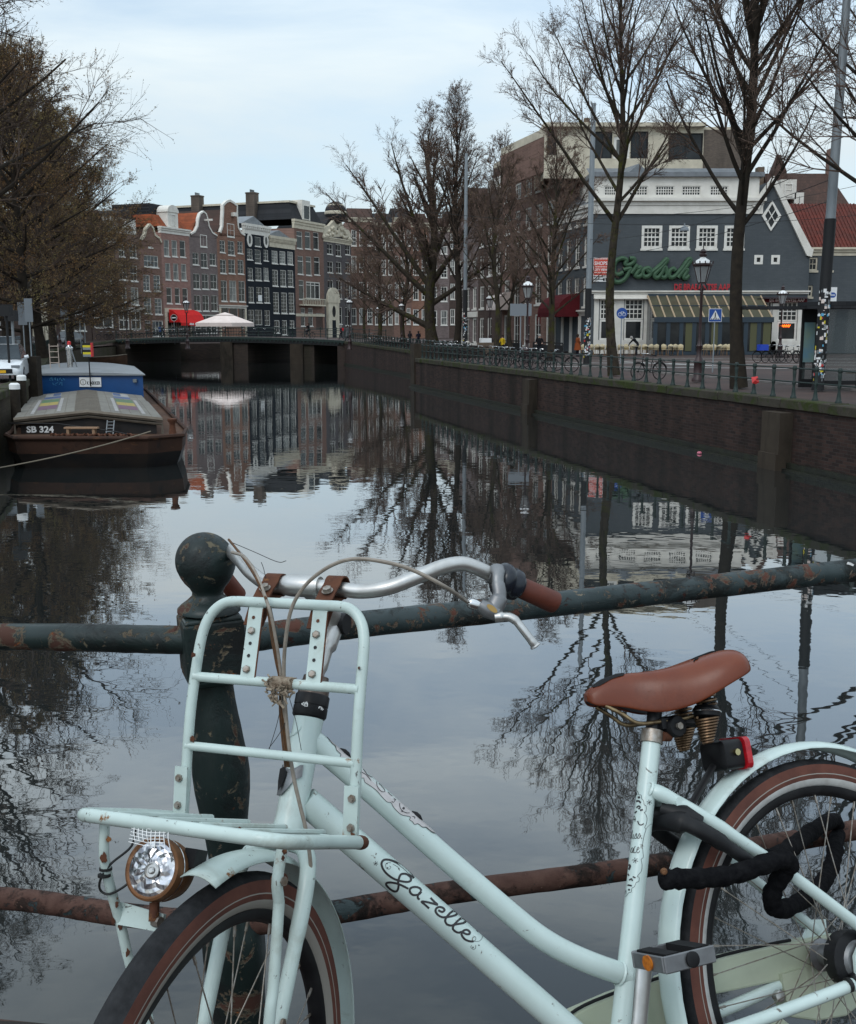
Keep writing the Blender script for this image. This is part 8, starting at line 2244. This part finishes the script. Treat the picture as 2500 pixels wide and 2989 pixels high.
mb = MB(); mb.tube([q, q + Vector((-.03, 0, 1.75))], .028, 8); mast = mb.build('mast', M['iron'], bg)
tb_ = q + Vector((-.03, 0, 1.3))
for i, m_ in enumerate(('sign_back', 'st_yellow', 'black', 'sign_back', 'st_yellow', 'black')):
 mb = MB(); mb.box(tb_.x - .2, tb_.x + .14, tb_.y - .12, tb_.y + .1, tb_.z + .1 * i, tb_.z + .1 * i + .095); mb.build('mast_box', M[m_], mast)
mb = MB(); mb.box(tb_.x + .145, tb_.x + .2, tb_.y - .13, tb_.y + .1, tb_.z, tb_.z + .6); mb.build('red_side', M['red_sign'], mast)
for (px, py, Y, hh, w_, lab) in ((42, 1122, 37.5, .7, .30, 'nearest mooring pile with white cap beside the barge bow'), (62, 1098, 42, .6, .30, 'second mooring pile with white cap'), (102, 1066, 49, .5, .26, 'mooring pile with white cap beside the blue cabin'), (107, 1055, 53, .5, .26, 'furthest mooring pile with white cap by the blue cabin')):
 q = at_y(px, py, Y); root = thing('mooring_pile', lab, 'mooring pile', (q.x, Y, 0), group='mooring piles')
 mb = MB(); mb.lathe([(w_ * .6, -.8), (w_ * .55, q.z - .15)], 10); mb.build('pile', M['bark_dark'], root, True)
 mb = MB(); mb.lathe([(w_ * .6, q.z - .16), (w_ * .6, q.z), (w_ * .4, q.z + .05)], 12); mb.build('white_cap', M['sign_white'], root, True)
q = at_y(88, 1040, 47); root = thing('mooring_pile', 'thick dark timber pile between white cars and cabin', 'mooring pile', (q.x, 47, 0)); mb = MB(); mb.box(-.45, .35, -.3, .3, -.5, q.z); mb.build('timber', M['bark_dark'], root)
def hull(name, label, loc, rz, L, Wd, Hh, mat, z0=-.2):
 root = thing(name, label, 'boat', loc, rz); mb = MB(); st = []
 for t, w, sh in ((0, .7, .1), (.15, .9, .02), (.5, 1, 0), (.8, .75, .12), (.95, .3, .28), (1, .03, .34)):
  st.append([(L * (t - .5), Wd / 2 * w * k, zz) for k, zz in ((-1, Hh + sh * Hh), (-.85, .1), (-.4, z0), (.4, z0), (.85, .1), (1, Hh + sh * Hh))])
 vs = [p for s in st for p in s]
 mb.add(vs, [(i * 6 + j, i * 6 + j + 1, (i + 1) * 6 + j + 1, (i + 1) * 6 + j) for i in range(5) for j in range(5)] + [tuple(range(6))])
 mb.build('hull', M[mat] if isinstance(mat, str) else mat, root, True)
 mb = MB(); mb.add([st[i][0] for i in range(6)] + [st[i][5] for i in range(6)], [(i, i + 1, 7 + i, 6 + i) for i in range(5)]); o = mb.build('deck', M['cabin_roof'], root); o.location.z = -.15 * Hh
 mb = MB(); mb.tube([st[i][0] for i in range(6)] + [st[i][5] for i in range(5, -1, -1)], .05, 5); mb.build('gunwale', M['hatch_lip'], root)
 return root
q = at_z(990, 1042, 0); hull('rowing_boat', 'white boat moored under the right end of the far bridge', (q.x + 1.2, q.y, 0), .5, 6, 2.2, .95, 'sign_white')
q = at_z(305, 1066, 0); hull('wooden_boat', 'brown wooden boat lying behind the barge near the bridge', (q.x - 2, q.y, 0), .3, 9, 2.4, .9, 'deck_brown')
# ================================================================ parked cars on the left quay
def car(name, label, loc, rz, col, plate=(.75, .42, .02), L=4.2, Wd=1.78, Hh=1.5, seed=0):
 root = thing(name, label, 'car', loc, rz)
 paint = pm(name + '_paint', col, .25, coat=.6)
 st = [(-.5, .78, .32, .72), (-.485, .86, .24, .92), (-.42, .93, .2, .98), (-.25, 1, .2, .97), (0, 1, .2, .95), (.2, 1, .2, .93), (.36, .98, .2, .86), (.45, .93, .22, .76), (.49, .84, .25, .62), (.5, .76, .32, .54)]
 mb = MB(); vs = []; K = 10
 for (x, w, zb, zt) in st:
  w *= Wd / 2; sec = [(-w * .9, zb), (-w, zb + .1), (-w, (zb + zt) / 2 + .05), (-w * .95, zt - .06), (-w * .8, zt), (w * .8, zt), (w * .95, zt - .06), (w, (zb + zt) / 2 + .05), (w, zb + .1), (w * .9, zb)]
  vs += [(x * L, y, z) for y, z in sec]
 mb.add(vs, [(i * K + j, i * K + j + 1, (i + 1) * K + j + 1, (i + 1) * K + j) for i in range(len(st) - 1) for j in range(K - 1)] + [tuple(range(K)), tuple((len(st) - 1) * K + j for j in range(K))[::-1]])
 body = mb.build('body', paint, root, 35)
 gs = [(-.47, .80, .96), (-.40, .74, 1.36), (-.2, .72, 1.48), (.02, .72, Hh), (.08, .72, Hh - .02), (.27, .84, .92)]
 mb = MB(); vs = []
 for (x, w, z) in gs: vs += [(x * L, -w * Wd / 2, z), (x * L, w * Wd / 2, z)]
 base = [(x * L, s * .86 * Wd / 2, .93) for x in (-.47, .27) for s in (-1, 1)]
 mb.add(vs, [(2 * i, 2 * i + 1, 2 * i + 3, 2 * i + 2) for i in range(len(gs) - 1)])
 for s in (0, 1): mb.add([vs[2 * i + s] for i in range(len(gs))] + [base[2 + s], base[s]], [tuple(range(len(gs) + 2))])
 mb.build('windows', M['glass_b'], root)
 mb = MB(); mb.add([(x * L, s * w * Wd / 2 * .98, z + .012) for (x, w, z) in gs[1:5] for s in (-1, 1)], [(2 * i, 2 * i + 1, 2 * i + 3, 2 * i + 2) for i in range(3)]); mb.build('roof', paint, root)
 for x in (-.31, .31):
  for s in (-1, 1):
   c = Vector((x * L, s * (Wd / 2 - .1), .32)); mb = MB(); mb.lathe([(.2, -.1), (.3, -.1), (.32, -.06), (.32, .06), (.3, .1), (.2, .1)], 18, c, (0, 1, 0)); w_ = mb.build('wheel', M['rubber'], root, True)
   m2 = MB(); m2.lathe([(.2, .07), (.19, .11), (.05, .12)], 12, c, (0, s, 0)); m2.build('rim', M['steel'], w_, True)
 for s in (-1, 1):
  mb = MB(); mb.box(.478 * L, .494 * L, s * .62 - .16, s * .62 + .16, .60, .70); mb.build('head_light', M['sign_back'], root)
  mb = MB(); mb.tube([(.17 * L, s * Wd / 2 * .98, .98), (.165 * L, s * (Wd / 2 + .14), 1.02)], .07, 8); mb.build('wing_mirror', paint, root, True)
 mb = MB(); mb.box(.492 * L, .504 * L, -.5, .5, .38, .56); mb.build('grille', M['black'], root)
 mb = MB(); mb.box(.506 * L, .512 * L, -.26, .26, .40, .51); mb.build('number_plate', pm(name + '_plate', plate, .5), root)
 return root
q = at_z(28, 1112, ZQ)
car('white_car', 'white car nearest the camera at the left edge with orange plate', (-17.5, 45.6, ZQ - .05), -1.30, (.72, .74, .76))
car('white_van', 'white car parked behind the nearest one on the left quay', (-20.6, 53.5, ZQ - .05), -1.30, (.7, .72, .74), Hh=1.75)
car('grey_car', 'grey car with bluish windscreen behind the white cars', (-24.6, 65, ZQ - .05), -1.30, (.12, .14, .15))
car('silver_car', 'silver car below the cream shopfront', (-33.5, 92, ZQ - .05), -1.35, (.35, .37, .39))
car('black_car', 'black car by the left end of the far bridge', (-41.2, 127, ZQ + .1), -1.75, (.012, .013, .015), Wd=1.95, L=4.6, Hh=1.65)
# ================================================================ parked bicycles
def small_bike(label, parts=True):
 root = thing('parked_bicycle', label, 'bicycle')
 R_ = .34
 wm = MB(); wm.tube([(R_ * math.cos(a), 0, R_ * math.sin(a)) for a in [2 * math.pi * i / 20 for i in range(20)]], .022, 5, closed=True)
 for i in range(8):
  a = 2 * math.pi * i / 8; wm.tube([(0, 0, 0), (R_ * math.cos(a), 0, R_ * math.sin(a))], .003, 3, cap=False)
 wm.lathe([(.03, -.05), (.03, .05)], 8, (0, 0, 0), (0, 1, 0)); wme = wm.mesh('wheel', M['rubber'], True)
 link('wheel', wme, root, (-.52, 0, R_)); link('wheel', wme, root, (.56, 0, R_))
 mb = MB()
 for a, b, r in (((-.52, 0, R_), (-.05, 0, .3), .016), ((-.52, 0, R_), (-.15, 0, .75), .012), ((-.05, 0, .3), (-.18, 0, .9), .018), ((-.05, 0, .3), (.36, 0, .72), .02), ((-.13, 0, .68), (.34, 0, .82), .017), ((.36, 0, .66), (.31, 0, .95), .02), ((.36, 0, .68), (.56, 0, R_), .016)): mb.tube([a, b], r, 6)
 mb.build('frame', M['black'], root, True)
 mb = MB(); mb.tube(smooth_path([(.16, .28, 1.04), (.27, .24, 1.07), (.33, .06, 1.06), (.33, -.06, 1.06), (.27, -.24, 1.07), (.16, -.28, 1.04)], 3), .013, 6); mb.tube([(.31, 0, .95), (.33, 0, 1.06)], .014, 6); mb.build('handlebar', M['chrome'], root, True)
 mb = MB(); mb.tube([(-.32, 0, .97), (-.26, 0, .99), (-.14, 0, .98), (-.04, 0, .97)], [.06, .085, .05, .025], 8, flat=((0, 1, 0), .45)); mb.build('saddle', M['rubber'], root, True)
 mb = MB(); mb.box(-.75, -.3, -.07, .07, .74, .76); mb.tube([(-.52, .08, R_), (-.6, .07, .74)], .008, 5); mb.tube([(-.52, -.08, R_), (-.6, -.07, .74)], .008, 5); mb.build('carrier', M['iron'], root)
 mb = MB(); mb.tube([(-.52 + .38 * math.cos(a), 0, R_ + .38 * math.sin(a)) for a in [math.radians(20 + 16 * i) for i in range(10)]], .02, 5); mb.build('mudguard', M['black'], root)
 mb = MB(); mb.tube([(.56 + .38 * math.cos(a), 0, R_ + .38 * math.sin(a)) for a in [math.radians(50 + 16 * i) for i in range(7)]], .02, 5); mb.build('mudguard', M['black'], root)
 return root
sb0 = small_bike('x')
rng = random.Random(77)
def place_bikes(spots, lab, group):
 for (x, y, rz) in spots:
  o = dup(sb0, (x, y, ZQ), rz + rng.uniform(-.15, .15), lab, group); o['category'] = 'bicycle'
  o.rotation_euler[0] = rng.uniform(-.12, .12)
 return o
def along_q(Y, inset): p = on_run(QR, Y) + NQ * inset; return p.x, p.y
qa = math.atan2(DQ.y, DQ.x)
sb_l = [(1925, 42.6, 1.15, 'dark bicycle standing alone against the quay railing before the cafe'), ]
p = along_q(47.0, .9); o = dup(sb0, (p[0], p[1], ZQ), qa + 1.75, sb_l[0][3], 'bicycles along the right railing')
px0 = at_z(1895, 1108, ZQ)
o.location = (px0.x, px0.y, ZQ)
place_bikes([along_q(y, 1.0) + (qa + a,) for y, a in ((53.5, .9), (55.5, 1.3), (57.0, .6), (58.5, .5), (60.2, 1.0), (61.0, 1.4), (62.5, .7), (64.0, .2), (66.0, .9), (68.2, 1.2), (70.5, .8), (72.0, .3), (73.0, .5), (74.6, 1.3), (76.0, .9))], 'parked bicycle leaning on the right quay railing left of the forked tree', 'bicycles along the right railing left of the forked tree')
def along2(Y, inset):
 a = on_run(QR2, Y) + NQ * inset; return a.x, a.y
place_bikes([along2(84 + 1.6 * i, 1.2 + .8 * (i % 2)) + (qa + .9 + .3 * (i % 3),) for i in range(24)], 'parked bicycle in the crowded row below the far trees', 'bicycles crowded along the far right quay')
c_ = at_z(2290, 1058, ZQ)
place_bikes([(c_.x - 1.2 + .55 * i, c_.y + .3 * (i % 2), .25 + .1 * i) for i in range(6)], 'bicycle in the rack before the right hand cafe windows', 'bicycles in the rack by the cafe')
crt = thing('blue_crate', 'bright blue crate on a bicycle in front of the cafe', 'crate', (c_.x - 1.5, c_.y - .45, ZQ + .75), .3)
mb = MB(); mb.box(-.28, .28, -.2, .2, 0, .03)
for a in ((-.28, .28, -.2, -.18), (-.28, .28, .18, .2), (-.28, -.26, -.18, .18), (.26, .28, -.18, .18)): mb.box(*a, .03, .36)
mb.build('crate_body', pm('blue_plastic', (.01, .05, .42), .4), crt)
def on_bridge(px, y, z=0):
 x = bridge_x(px); q = BR + BD * x + BN * y; return (q.x, q.y, deck_z(x) + z)
for i, px in enumerate((300, 318, 336, 352, 364, 376, 390, 410, 428, 440, 452, 470, 481, 492, 503, 515, 526, 538, 549, 560, 571, 582, 600, 618, 640, 700, 730, 755, 790)):
 q = on_bridge(px, .9 + .35 * (i % 2)) if px > 352 else None
 if q is None:
  w = at_y(px, 985, 142); q = (w.x, 142, 2.72)
 o = dup(sb0, q, math.atan2(BD.y, BD.x) + .35 * rng.uniform(-1, 1) + math.pi * rng.randint(0, 1), 'parked bicycle against the near railing of the far bridge', 'bicycles along the far bridge'); o['category'] = 'bicycle'
for i in range(10):
 t = i / 9; x, y = -25.8 - 10.3 * t, 72 + 33 * t
 o = dup(sb0, (x - .9, y, ZQ), 1.9 + .4 * rng.uniform(-1, 1), 'parked bicycle beside the green railing on the left quay', 'bicycles on the left quay'); o['category'] = 'bicycle'
tag(sb0, 'single parked bicycle at the left end of the crowded far row', 'bicycle', 'bicycles crowded along the far right quay')
w = along2(125, 2.5); sb0.location = (w[0], w[1], 2.6); sb0.rotation_euler[2] = qa + 1
# ================================================================ people
def person(label, loc, rz, h=1.7, coat=(.02, .02, .025), legs=(.02, .022, .03), hair='hair', pose='walk', long_coat=False, bag=None, coatname=None):
 root = thing('person', label, 'person', loc, rz)
 k = h / 1.7
 J = {'pel': (0, 0, .92), 'chest': (.01, 0, 1.25), 'neck': (.0, 0, 1.44), 'hd': (.02, 0, 1.52), 'top': (.02, 0, 1.68)}
 sL = .17 if pose == 'walk' else (.04 if pose == 'stand' else .25)
 limbs = {'walk': dict(hl=(sL, .1, .48), fl=(sL * 1.2, .1, .06), tl=(sL * 1.2 + .13, .1, .04), hr=(.02, -.1, .5), fr=(-sL * 1.5, -.1, .12), tr=(-sL * 1.3 + .08, -.1, .04), el=(-.1, .24, 1.14), wl=(-.02, .26, .9), er=(.1, -.24, 1.14), wr=(.26, -.22, .96)),
    'stand': dict(hl=(.02, .1, .48), fl=(0, .1, .06), tl=(.13, .1, .04), hr=(.02, -.1, .48), fr=(0, -.11, .06), tr=(.13, -.11, .04), el=(.0, .25, 1.14), wl=(.16, .2, 1.02), er=(.0, -.25, 1.14), wr=(.16, -.2, 1.02)),
    'ride': dict(hl=(.36, .12, .76), fl=(.2, .12, .36), tl=(.32, .12, .32), hr=(.3, -.12, .62), fr=(.06, -.12, .2), tr=(.18, -.12, .18), el=(.2, .25, 1.12), wl=(.46, .22, 1.06), er=(.2, -.25, 1.12), wr=(.46, -.22, 1.06)),
    'bend': dict(hl=(.03, .1, .5), fl=(0, .1, .06), tl=(.13, .1, .04), hr=(.03, -.1, .5), fr=(-.02, -.1, .06), tr=(.11, -.1, .04), el=(.5, .22, 1.0), wl=(.62, .16, .8), er=(.5, -.22, 1.0), wr=(.62, -.16, .82))}[pose]
 if pose == 'bend': J.update(pel=(-.08, 0, .9), chest=(.2, 0, 1.15), neck=(.36, 0, 1.27), hd=(.42, 0, 1.31), top=(.52, 0, 1.40))
 pts = [J['pel'], J['chest'], J['neck'], J['hd'], J['top']]
 edges = [(0, 1), (1, 2), (2, 3), (3, 4)]
 rad = [.15, .165, .06, .085, .075]
 def add(p, r, par): pts.append(p); rad.append(r); edges.append((par, len(pts) - 1)); return len(pts) - 1
 for s, a, b, c in ((1, 'hl', 'fl', 'tl'), (-1, 'hr', 'fr', 'tr')):
  i = add((J['pel'][0], .09 * s, J['pel'][2] - .08), .095, 0); i = add(limbs[a], .068, i); i = add(limbs[b], .045, i); add(limbs[c], .04, i)
 for s, a, b in ((1, 'el', 'wl'), (-1, 'er', 'wr')):
  c0 = J['chest']; i = add((c0[0] + .02 * (pose == 'bend'), .19 * s, c0[2] + .12), .07, 1); i = add(limbs[a], .055, i); i = add(limbs[b], .04, i)
  d = Vector(limbs[b]) - Vector(limbs[a]); add(tuple(Vector(limbs[b]) + d.normalized() * .1), .03, i)
 me = bpy.data.meshes.new('body'); me.from_pydata([tuple(Vector(p) * k) for p in pts], edges, [])
 ob = bpy.data.objects.new('body', me); COL.objects.link(ob)
 sk = ob.modifiers.new('skin', 'SKIN'); sk.use_smooth_shade = True
 for i, v in enumerate(me.skin_vertices[0].data): v.radius = (rad[i] * k, rad[i] * k * (.8 if i < 2 else 1)); v.use_root = (i == 0)
 ob.modifiers.new('sub', 'SUBSURF').levels = 1
 dg = bpy.context.evaluated_depsgraph_get(); m2 = bpy.data.meshes.new_from_object(ob.evaluated_get(dg)); bpy.data.objects.remove(ob)
 cn = coatname or label[:12]
 mats = [pm(cn + '_coat', coat, .85), pm(cn + '_legs', legs, .85), M['skin'], M[hair]]
 m2.materials.clear()
 for m_ in mats: m2.materials.append(m_)
 for pgn in m2.polygons:
  c = pgn.center / k
  hd = Vector(J['hd']); idx = 0
  if (c - Vector(J['top'])).length < .13 or (c - hd).length < .12:
   idx = 3 if (c.z > hd.z + .06 or c.x < hd.x - .03) else 2
  elif c.z < (.55 if long_coat else .86) : idx = 1
  if idx == 1 and c.y and False: pass
  if min((c - Vector(limbs['wl'])).length, (c - Vector(limbs['wr'])).length) < .09 and idx == 0 and c.z < 1.1: idx = 2 if (c - Vector(limbs['wl'])).length < .06 or (c - Vector(limbs['wr'])).length < .06 else 0
  pgn.material_index = idx; pgn.use_smooth = True
 m2.name = 'body'; link('body', m2, root)
 if long_coat:
  mb = MB(); mb.lathe([(.20 * k, 1.05 * k), (.22 * k, .8 * k), (.27 * k, .5 * k)], 12, cap=False); mb.build('coat_skirt', mats[0], root, True)
 mb = MB(); hd = Vector(J['hd']) * k; mb.lathe([(.10 * k, .02 * k), (.112 * k, .08 * k), (.10 * k, .15 * k), (.05 * k, .19 * k), (.005, .20 * k)], 12, hd - Vector((.018, 0, .02)), (-.15 if pose != 'bend' else .6, 0, 1)); mb.build('hair', M[hair], root, True)
 if bag:
  mb = MB(); mb.box(-.32 * k, -.14 * k, -.15 * k, .15 * k, 1.0 * k, 1.42 * k); o = mb.build('backpack', pm(cn + '_bag', bag, .7), root); bb = o.modifiers.new('b', 'BEVEL'); bb.width = .05; bb.segments = 2
 return root
def stand(px, Y, z=None): return gb(px, Y, z)
person('person in yellow jacket and dark trousers on the right quay', stand(1468, 90, ZQ - .05), -2.6, 1.62, (.62, .42, .02), (.012, .012, .014), pose='walk', coatname='yellow')
person('person in black coat standing behind the quay bicycles', stand(1576, 80, ZQ - .05), -1.8, 1.75, (.012, .012, .014), hair='hair_grey', pose='stand', coatname='blackcoat')
person('person in long rust orange coat beside the sticker pole', stand(1688, 84, ZQ - .05), .4, 1.72, (.24, .06, .02), (.02, .02, .03), pose='stand', long_coat=True, coatname='orangecoat')
person('grey haired person in dark jacket bending over the terrace chairs', stand(1862, 86.5, ZQ), 2.9, 1.72, (.012, .014, .016), hair='hair_grey', pose='bend', coatname='waiter')
bz = lambda px, y: Vector(on_bridge(px, y))
person('person with red backpack walking over the far bridge', bz(962, 3.2), 2.9, 1.7, (.02, .02, .03), pose='walk', bag=(.5, .02, .03), hair='hair_grey', coatname='redbag')
person('person in long grey coat on the far bridge', bz(992, 2.2), .3, 1.78, (.10, .105, .11), pose='walk', long_coat=True, coatname='greycoat')
cy = bz(868, 3.0); person('dark clad cyclist riding over the far bridge', cy + Vector((0, 0, .12)), math.atan2(BD.y, BD.x), 1.75, (.012, .012, .014), pose='ride', coatname='cyclist')
o = dup(sb0, cy, math.atan2(BD.y, BD.x), 'bicycle ridden by the dark clad cyclist on the far bridge', 'ridden bicycles'); o['category'] = 'bicycle'; o.rotation_euler[0] = 0
person('person in blue jacket on the far bridge before the white shopfront', bz(396, 5.5), 1.4, 1.78, (.02, .05, .14), pose='stand', coatname='bluejacket')
person('person in dark coat beside the blue jacketed one', bz(418, 4.5), .4, 1.72, (.015, .015, .018), pose='walk', coatname='dark1')
person('person in black coat near the white panelled door', bz(455, 4.0), 3.0, 1.75, (.012, .012, .014), pose='walk', coatname='dark2')
person('person in dark clothes behind the bicycles left of the thick tree', stand(1197, 122, 2.2), 1.0, 1.72, (.02, .02, .025), pose='stand', coatname='dark3')
person('person in navy clothes among bicycles left of the thick tree', stand(1222, 118, 2.2), 2.0, 1.72, (.018, .02, .035), pose='stand', coatname='dark4')
# ================================================================ cafe terrace chairs and tables
def chair_proto():
 root = thing('rattan_chair', 'x', 'chair')
 cr_ = pm('cream_rattan', (.55, .47, .32), .7, col2=(.42, .34, .2), scale=20); br_ = pm('cane_frame', (.22, .12, .05), .6)
 mb = MB(); mb.lathe([(.2, .43), (.215, .45), (.21, .47)], 12); mb.build('seat', cr_, root)
 mb = MB(); k = 10; vs = []
 for i in range(k + 1):
  a = math.pi * (.12 + .76 * i / k); w = .2
  for z, r in ((.47, .21), (.68, .23), (.9 - .10 * abs(i / k - .5) * 2 - (.08 if i in (0, k) else 0), .235)): vs.append((r * math.cos(a), r * math.sin(a) , z))
 mb.add(vs, [(3 * i + j, 3 * i + 3 + j, 3 * i + 4 + j, 3 * i + 1 + j) for i in range(k) for j in range(2)]); o = mb.build('backrest', cr_, root, True); sd_ = o.modifiers.new('t', 'SOLIDIFY'); sd_.thickness = .03
 for sx_, sy in ((-1, -1), (1, -1), (-1, 1), (1, 1)):
  mb = MB(); mb.tube([(sx_ * .14, sy * .14, .44), (sx_ * .19, sy * .19, 0)], .016, 6); mb.build('leg', br_, root)
 return root
ch0 = chair_proto()
tp0 = thing('cafe_table', 'x', 'table'); mb = MB(); mb.lathe([(.33, .72), (.33, .75)], 16); mb.build('table_top', M['cream'], tp0)
mb = MB(); mb.lathe([(.2, 0), (.19, .03), (.03, .06), (.03, .72)], 10); mb.build('pedestal', M['iron'], tp0, True)
FY = 92 - 3.6
rows_ = [(px, 1) for px in (1706, 1728, 1744, 1760, 1776, 1812, 1832, 1848, 1866, 1884, 1902, 1918, 1942, 1958, 1974, 1990, 2060, 2072, 2088, 2104, 2118, 2132, 2146)]
for i, (px, r_) in enumerate(rows_):
 Y = FY - 1.2 - .55 * (i % 2)
 q = gb(px, Y, ZQ - .02)
 rz = rng.uniform(-.3, .3) + (math.pi if i % 3 else 0) + math.pi * .0
 o = ch0 if i == 0 else dup(ch0)
 o.location = q; o.rotation_euler[2] = rz
 side = 'left of the terrace lamp' if px < 1930 else ('between the two terrace lamps' if px < 2050 else 'right of the big street lamp')
 tag(o, 'cream rattan cafe chair in the terrace row ' + side, 'chair', 'terrace chairs ' + side)
for i, px in enumerate((1753, 1823, 1858, 1893, 1966, 2096)):
 q = gb(px, FY - 1.9, ZQ - .02); o = tp0 if i == 0 else dup(tp0); o.location = q
 tag(o, 'small round cafe table among the cream terrace chairs', 'table', 'terrace tables')
# ================================================================ jumbo parasol beyond the bridge
um = thing('parasol', 'large pale pink parasol beyond the bridge beside the red awning', 'parasol', at_y(659, 985, 151))
bu = um.location.z; um.location.z = ZQ
ztop = at_y(659, 911, 151).z - ZQ; zed = at_y(659, 942, 151).z - ZQ; Rr = (at_y(745, 942, 151).x - at_y(573, 942, 151).x) / 2
mb = MB(); mb.tube([(0, 0, 0), (0, 0, ztop)], .06, 8); mb.build('pole', M['iron'], um)
mb = MB(); ks = 8; vs = [(0, 0, ztop - .25)]
for f, z in ((.3, ztop - .42), (1, zed)):
 for i in range(ks): a = 2 * math.pi * (i + .5) / ks; vs.append((Rr * f * math.cos(a), Rr * f * math.sin(a), z))
for i in range(ks): a = 2 * math.pi * (i + .5) / ks; vs.append((Rr * math.cos(a), Rr * math.sin(a), zed - .5))
fs = [(0, 1 + i, 1 + (i + 1) % ks) for i in range(ks)]
for r_ in range(2): fs += [(1 + r_ * ks + i, 1 + (r_ + 1) * ks + i, 1 + (r_ + 1) * ks + (i + 1) % ks, 1 + r_ * ks + (i + 1) % ks) for i in range(ks)]
mb.add(vs, fs); mb.build('canopy', M['canvas'], um)
mb = MB(); vs = [(0, 0, ztop)] + [(Rr * .33 * math.cos(2 * math.pi * (i + .5) / ks), Rr * .33 * math.sin(2 * math.pi * (i + .5) / ks), ztop - .38) for i in range(ks)]
mb.add(vs, [(0, 1 + i, 1 + (i + 1) % ks) for i in range(ks)]); mb.build('vent_cap', M['canvas'], um)
for i in range(ks):
 a = 2 * math.pi * (i + .5) / ks; mb = MB(); mb.tube([(0, 0, ztop - .5), (Rr * math.cos(a), Rr * math.sin(a), zed - .05)], .025, 5); mb.build('rib', M['iron'], um)
pl0 = thing('planter_box', 'brown wooden planter with white tub beside the yellow jacketed person', 'planter', gb(1418, 84), .2)
mb = MB()
for i in range(4): mb.box(-.55, .55, -.4, .4, i * .26, i * .26 + .24)
mb.build('plank_sides', M['b_tan'], pl0); mb = MB(); mb.box(-.4, .4, -.3, .3, 1.03, 1.35); mb.build('white_tub', M['sign_white'], pl0)
for (px, Y, lab) in ((1600, 84, 'black terrace fence below the maroon awning'), (1478, 98, 'black terrace fence behind the yellow jacketed person')):
 fe = thing('terrace_fence', lab, 'fence', gb(px, Y), -1.3 if px > 1500 else -1.2); mb = MB(); mb.box(-3, 3, -.03, .03, .95, 1.05); mb.build('top_rail', M['iron'], fe)
 for i in range(4): mb = MB(); mb.box(-3 + 2 * i - .04, -3 + 2 * i + .04, -.04, .04, 0, .95); mb.build('post', M['iron'], fe)
 mb = MB(); mb.box(-2.95, 2.95, -.012, .012, .15, .85); mb.build('panel', M['black'], fe)
q = at_z(2205, 1118, ZQ + .45); rt = thing('red_sheet', 'red plastic sheet hanging on the lower quay rail', 'sheet', at_y(2205, 1110, 35.3))
mb = MB(); mb.add([(-.12, 0, .1), (.09, .02, .13), (.13, -.03, -.06), (.04, -.02, -.12), (-.1, -.05, -.09), (-.02, -.07, .0)], [(0, 1, 5), (1, 2, 5), (2, 3, 5), (3, 4, 5), (4, 0, 5)]); o = mb.build('sheet', M['red_sign'], rt); s_ = o.modifiers.new('t', 'SOLIDIFY'); s_.thickness = .01
q = at_z(2043, 1323, .02); pk = thing('floating_scrap', 'pink scrap floating by the right quay wall', 'litter', q)
mb = MB(); mb.lathe([(.02, -.02), (.09, 0), (.07, .05), (.01, .07)], 7, (0, 0, 0)); mb.build('scrap', pm('pink', (.55, .16, .22), .6), pk, True)
# ---------------------------------------------------------------- labels that count along a row, from the left as seen
ORD = 'first second third fourth fifth sixth seventh eighth ninth tenth eleventh twelfth thirteenth fourteenth fifteenth sixteenth seventeenth eighteenth nineteenth twentieth'.split()
ORD += ['twenty-' + o for o in ORD[:9]]
def count_row(group, fmt):
 row = sorted([o for o in COL.objects if o.get('group') == group and o.parent is None], key=lambda o: o.location.x / o.location.y)
 for i, o in enumerate(row): o['label'] = fmt % ORD[i]
for side in ('left of the terrace lamp', 'between the two terrace lamps', 'right of the big street lamp'):
 count_row('terrace chairs ' + side, '%s cream rattan cafe chair from the left, ' + side)
count_row('terrace tables', '%s small round cafe table from the left among the terrace chairs')
count_row('bicycles in the rack by the cafe', '%s bicycle from the left in the rack before the right hand cafe windows')
count_row('bicycles along the right railing left of the forked tree', '%s bicycle from the left on the quay railing left of the forked tree')
count_row('bicycles crowded along the far right quay', '%s bicycle from the left in the crowded row below the far trees')
count_row('bicycles along the far bridge', '%s parked bicycle from the left along the far bridge railing')
count_row('bicycles on the left quay', '%s bicycle from the left beside the green left quay railing')
